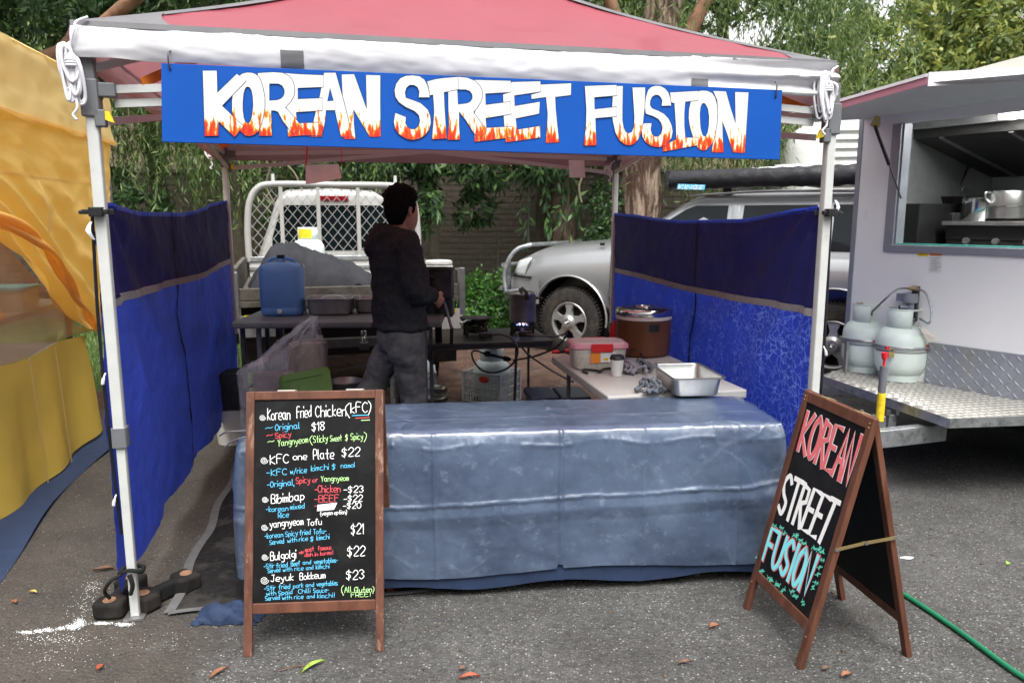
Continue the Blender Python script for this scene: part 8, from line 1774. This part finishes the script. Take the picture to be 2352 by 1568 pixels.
# hoodie torso
mb = MB(); T = [(.0, 0, .925, .172, .138), (.0, 0, .96, .19, .152), (-.005, 0, 1.03, .196, .158), (-.01, 0, 1.12, .188, .150), (-.015, 0, 1.22, .196, .148), (-.03, 0, 1.32, .208, .146), (-.04, 0, 1.40, .205, .135), (-.035, 0, 1.46, .165, .11), (-.025, 0, 1.49, .10, .085), (-.02, 0, 1.505, .06, .06)]
mb.loft([bring(f, r, z, w, d) for f, r, z, w, d in T])
# arms: right arm (towards the pot) and left arm
hand_t = Vector((ph.x - .10, ph.y - .10, 1.125))
sR_, sL_ = B(.175, -.02, 1.425), B(-.175, -.03, 1.425)
eR = B(.235, .02, 1.155); wR = A(993, 678, 4.92) 
eL = B(-.20, .10, 1.165); wL = Vector((ph.x - .10, ph.y - .0, 1.12))
limb(mb, [B(.11, -.02, 1.43), sR_, (sR_ + eR) / 2 + Vector((.012, -.01, 0)), eR, (eR + wR) / 2 + Vector((0, 0, -.005)), wR], [.085, .085, .078, .070, .058, .046])
limb(mb, [B(-.11, -.02, 1.43), sL_, (sL_ + eL) / 2, eL, (eL + wL) / 2, wL], [.085, .085, .078, .070, .056, .046])
# hood lying on the back and round the neck
hd = [B(.0, -.13, 1.47), ]
mb2 = []
for a in np.linspace(0, 2 * pi, 15)[:-1]: pass
rg_ = [B(.090 * sin(a), -.022 - .080 * cos(a), 1.495 - .028 * (1 - cos(a)) / 2) for a in np.linspace(0, 2 * pi, 19)[:-1]]
mb.tube(rg_, [.036 + .024 * max(0, cos(a)) for a in np.linspace(0, 2 * pi, 19)[:-1]], 10, closed=True)
limb(mb, [B(.08, -.10, 1.50), B(.05, -.15, 1.44), B(0, -.165, 1.40), B(-.05, -.15, 1.44), B(-.08, -.10, 1.50)], [.035, .042, .048, .042, .035])
# waistband
mb.tube([B(.19 * sin(a), .15 * cos(a) - .003, .94) for a in np.linspace(0, 2 * pi, 25)[:-1]], .018, 8, closed=True)
fuse(mb, 'hooded_top', 'hoodie', man, .010, 3, (.038, .065))
# trousers
mb = MB(); mb.loft([bring(0, 0, 1.0, .165, .13), bring(0, 0, .93, .178, .142), bring(0, 0, .85, .176, .145), bring(0, 0, .79, .15, .13)])
hR_, hL_ = B(.085, -.0, .88), B(-.085, .0, .88)
# screen: straight leg at u~955, other leg trailing back left to u~810
kA = A(945, 848, 4.52); fA = A(948, 1010, 4.58); fA.z = .09; kA = Vector((-.60, 4.5, .50)); fA = Vector((-.585, 4.55, .09))
kB = Vector((-.87, 4.60, .54)); fB = Vector((-1.17, 4.42, .12))
limb(mb, [hR_ + Vector((0, 0, .03)), hR_ + Vector((.0, 0, -.08)), (hR_ + kA) / 2, kA, (kA + fA) / 2, fA], [.115, .112, .098, .080, .077, .072])
limb(mb, [hL_ + Vector((0, 0, .03)), hL_ + Vector((.0, 0, -.08)), (hL_ + kB) / 2, kB, (kB + fB) / 2, fB], [.115, .112, .098, .080, .076, .070])
fuse(mb, 'trousers', 'trousers', man, .010, 3, (.032, .07))
for s in (1,):
    mb = MB(); c_ = B(.10, -.155, .80)
# shoes
for nm, f_, dirn in (('shoe', fA, (.5, .45)), ('shoe', fB, (.5, .4))):
    a = math.atan2(dirn[1], dirn[0]); M_ = frame((f_.x, f_.y, 0), a) if f_ is fA else frame((f_.x, f_.y, .0), a)
    mb = MB(); mb.loft([[M_ @ Vector((x, b, z + .045)) for b, z in [(w * cos(t_), h * sin(t_)) for t_ in np.linspace(0, 2 * pi, 13)[:-1]]] for x, w, h in ((-.09, .025, .03), (-.07, .04, .045), (0, .042, .05), (.08, .048, .04), (.14, .045, .032), (.175, .02, .02))]); mb.build('shoe', 'shoe', man, smooth=60)
# body: head, neck, forearms and hands as one surface with a core under the clothes
mb = MB(); mb.loft([bring(0, 0, .90, .13, .10), bring(-.01, 0, 1.15, .14, .10), bring(-.03, 0, 1.38, .16, .10), bring(-.02, 0, 1.46, .11, .08), bring(-.01, 0, 1.49, .06, .06), bring(.0, 0, 1.54, .056, .058), bring(.012, 0, 1.58, .055, .06)])
HF = radians(36)
def H(r, f, z): return Vector((mp.x + .022 + r * cos(HF) + f * sin(HF), mp.y + .01 - r * sin(HF) + f * cos(HF), z - .038))
HD = [(1.545, .03, .045, .05), (1.565, .035, .055, .066), (1.60, .03, .064, .082), (1.64, .018, .071, .094), (1.68, .008, .075, .099), (1.72, 0, .074, .097), (1.755, -.006, .062, .082), (1.775, -.008, .04, .055), (1.782, -.008, .012, .02)]
mb.loft([ell(H(0, f, z), w, d, -HF) for z, f, w, d in HD])
limb(mb, [H(0, .095, 1.665), H(0, .113, 1.645), H(0, .122, 1.63), H(0, .105, 1.618)], [.010, .012, .014, .010], 8)      # nose
mb.loft([ell(H(0, .088, z), w, .014, -HF, 10) for z, w in ((1.612, .012), (1.604, .022), (1.596, .023), (1.588, .012))])   # lips
limb(mb, [H(0, .08, 1.562), H(0, .085, 1.555)], [.022, .018], 8)                                                          # chin
limb(mb, [H(-.04, .078, 1.69), H(0, .093, 1.688), H(.04, .078, 1.69)], [.010, .011, .010], 8)                              # brow
for s in (-1, 1):
    mb.tube(cat([H(s * .073, -.005, 1.665), H(s * .082, -.018, 1.672), H(s * .084, -.024, 1.655), H(s * .080, -.015, 1.632), H(s * .074, -.006, 1.625)], 3), .0085, 6)
    mb.lathe([(.001, -.012), (.010, -.006), (.011, .006), (.001, .012)], H(s * .074, -.010, 1.65), 8)
limb(mb, [sR_, eR, wR], [.035, .024, .028]); limb(mb, [sL_, eL, wL], [.035, .024, .028])
limb(mb, [hR_, kA, fA], [.06, .04, .035]); limb(mb, [hL_, kB, fB], [.06, .04, .035])
def hand(w, dirn, up, curl, s):
    """w wrist, dirn pointing along the palm, up = back of the hand, s: thumb side"""
    d = Vector(dirn).normalized(); u = Vector(up); u = (u - d * u.dot(d)).normalized(); sd = d.cross(u) * s
    pc_ = w + d * .045
    mb.loft([[w + d * x + sd * (a * wd) + u * (b * hh) for a, b in [(cos(t_), sin(t_)) for t_ in np.linspace(0, 2 * pi, 11)[:-1]]] for x, wd, hh in ((-.02, .026, .02), (.01, .030, .020), (.04, .040, .018), (.075, .042, .016), (.09, .038, .012))])
    for k, (o, L) in enumerate(((.030, .068), (.010, .076), (-.011, .071), (-.031, .056))):
        p0 = w + d * .078 + sd * o; a0 = .35 + curl; p1 = p0 + (d * cos(a0) - u * sin(a0)) * L * .45; a1 = a0 + .9; p2 = p1 + (d * cos(a1) - u * sin(a1)) * L * .32; a2 = a1 + .8; p3 = p2 + (d * cos(a2) - u * sin(a2)) * L * .25
        mb.tube([p0 - d * .015, p0, p1, p2, p3], [.0095, .0095, .0088, .008, .0065], 8)
    p0 = w + d * .02 + sd * .028; p1 = p0 + sd * .028 + d * .03 - u * .012; p2 = p1 + d * .028 - u * .012 - sd * .004; mb.tube([w + d * .01 + sd * .015, p0, p1, p2], [.013, .012, .011, .008], 8)
hand(wR, Vector((.35, .25, -.35)), Vector((.35, -.9, .2)), .35, -1)
hand(wL, Vector((.5, .6, -.1)), Vector((0, 0, 1)), .35, 1)
fuse(mb, 'body', 'skin', man, .0055, 3)
# eyes
for s in (-1, 1): MB().lathe([(.001, -.011), (.008, -.008), (.0115, 0), (.008, .008), (.001, .011)], H(s * .031, .080, 1.672), 10).build('eye', 'chalk_white', man, smooth=60)
# hair
mb = MB(); mb.loft([ell(H(0, f, z), w, d, -HF, 20) for z, f, w, d in ((1.575, -.052, .045, .032), (1.60, -.052, .058, .044), (1.63, -.048, .070, .062), (1.66, -.042, .080, .074), (1.69, -.028, .086, .088), (1.72, -.008, .089, .108), (1.75, -.004, .086, .110), (1.778, -.006, .075, .095), (1.80, -.01, .050, .065), (1.808, -.01, .02, .03))])
for k in range(110):
    a = random.uniform(0, 2 * pi); ph_ = random.uniform(.0, 1.); z = 1.68 + .125 * ph_; w = .086 * sqrt(max(0, 1 - ph_ ** 3)); d = .105 * sqrt(max(0, 1 - ph_ ** 3))
    if cos(a) > .35 and z < 1.73: continue
    c_ = H(w * sin(a), -.01 + d * cos(a), z); nn = (c_ - H(0, -.01, 1.70)).normalized(); mb.tube([c_ - nn * .012, c_ + nn * .006, c_ + nn * .014 + Vector((random.uniform(-.01, .01), random.uniform(-.01, .01), random.uniform(-.004, .008)))], [.010, .008, .003], 6)
for s in (-1, 1): limb(mb, [H(s * .074, .028, 1.70), H(s * .076, .022, 1.665), H(s * .074, .012, 1.64)], [.012, .010, .006], 8)
fuse(mb, 'hair', 'hair', man, .006, 1, (.008, .012))
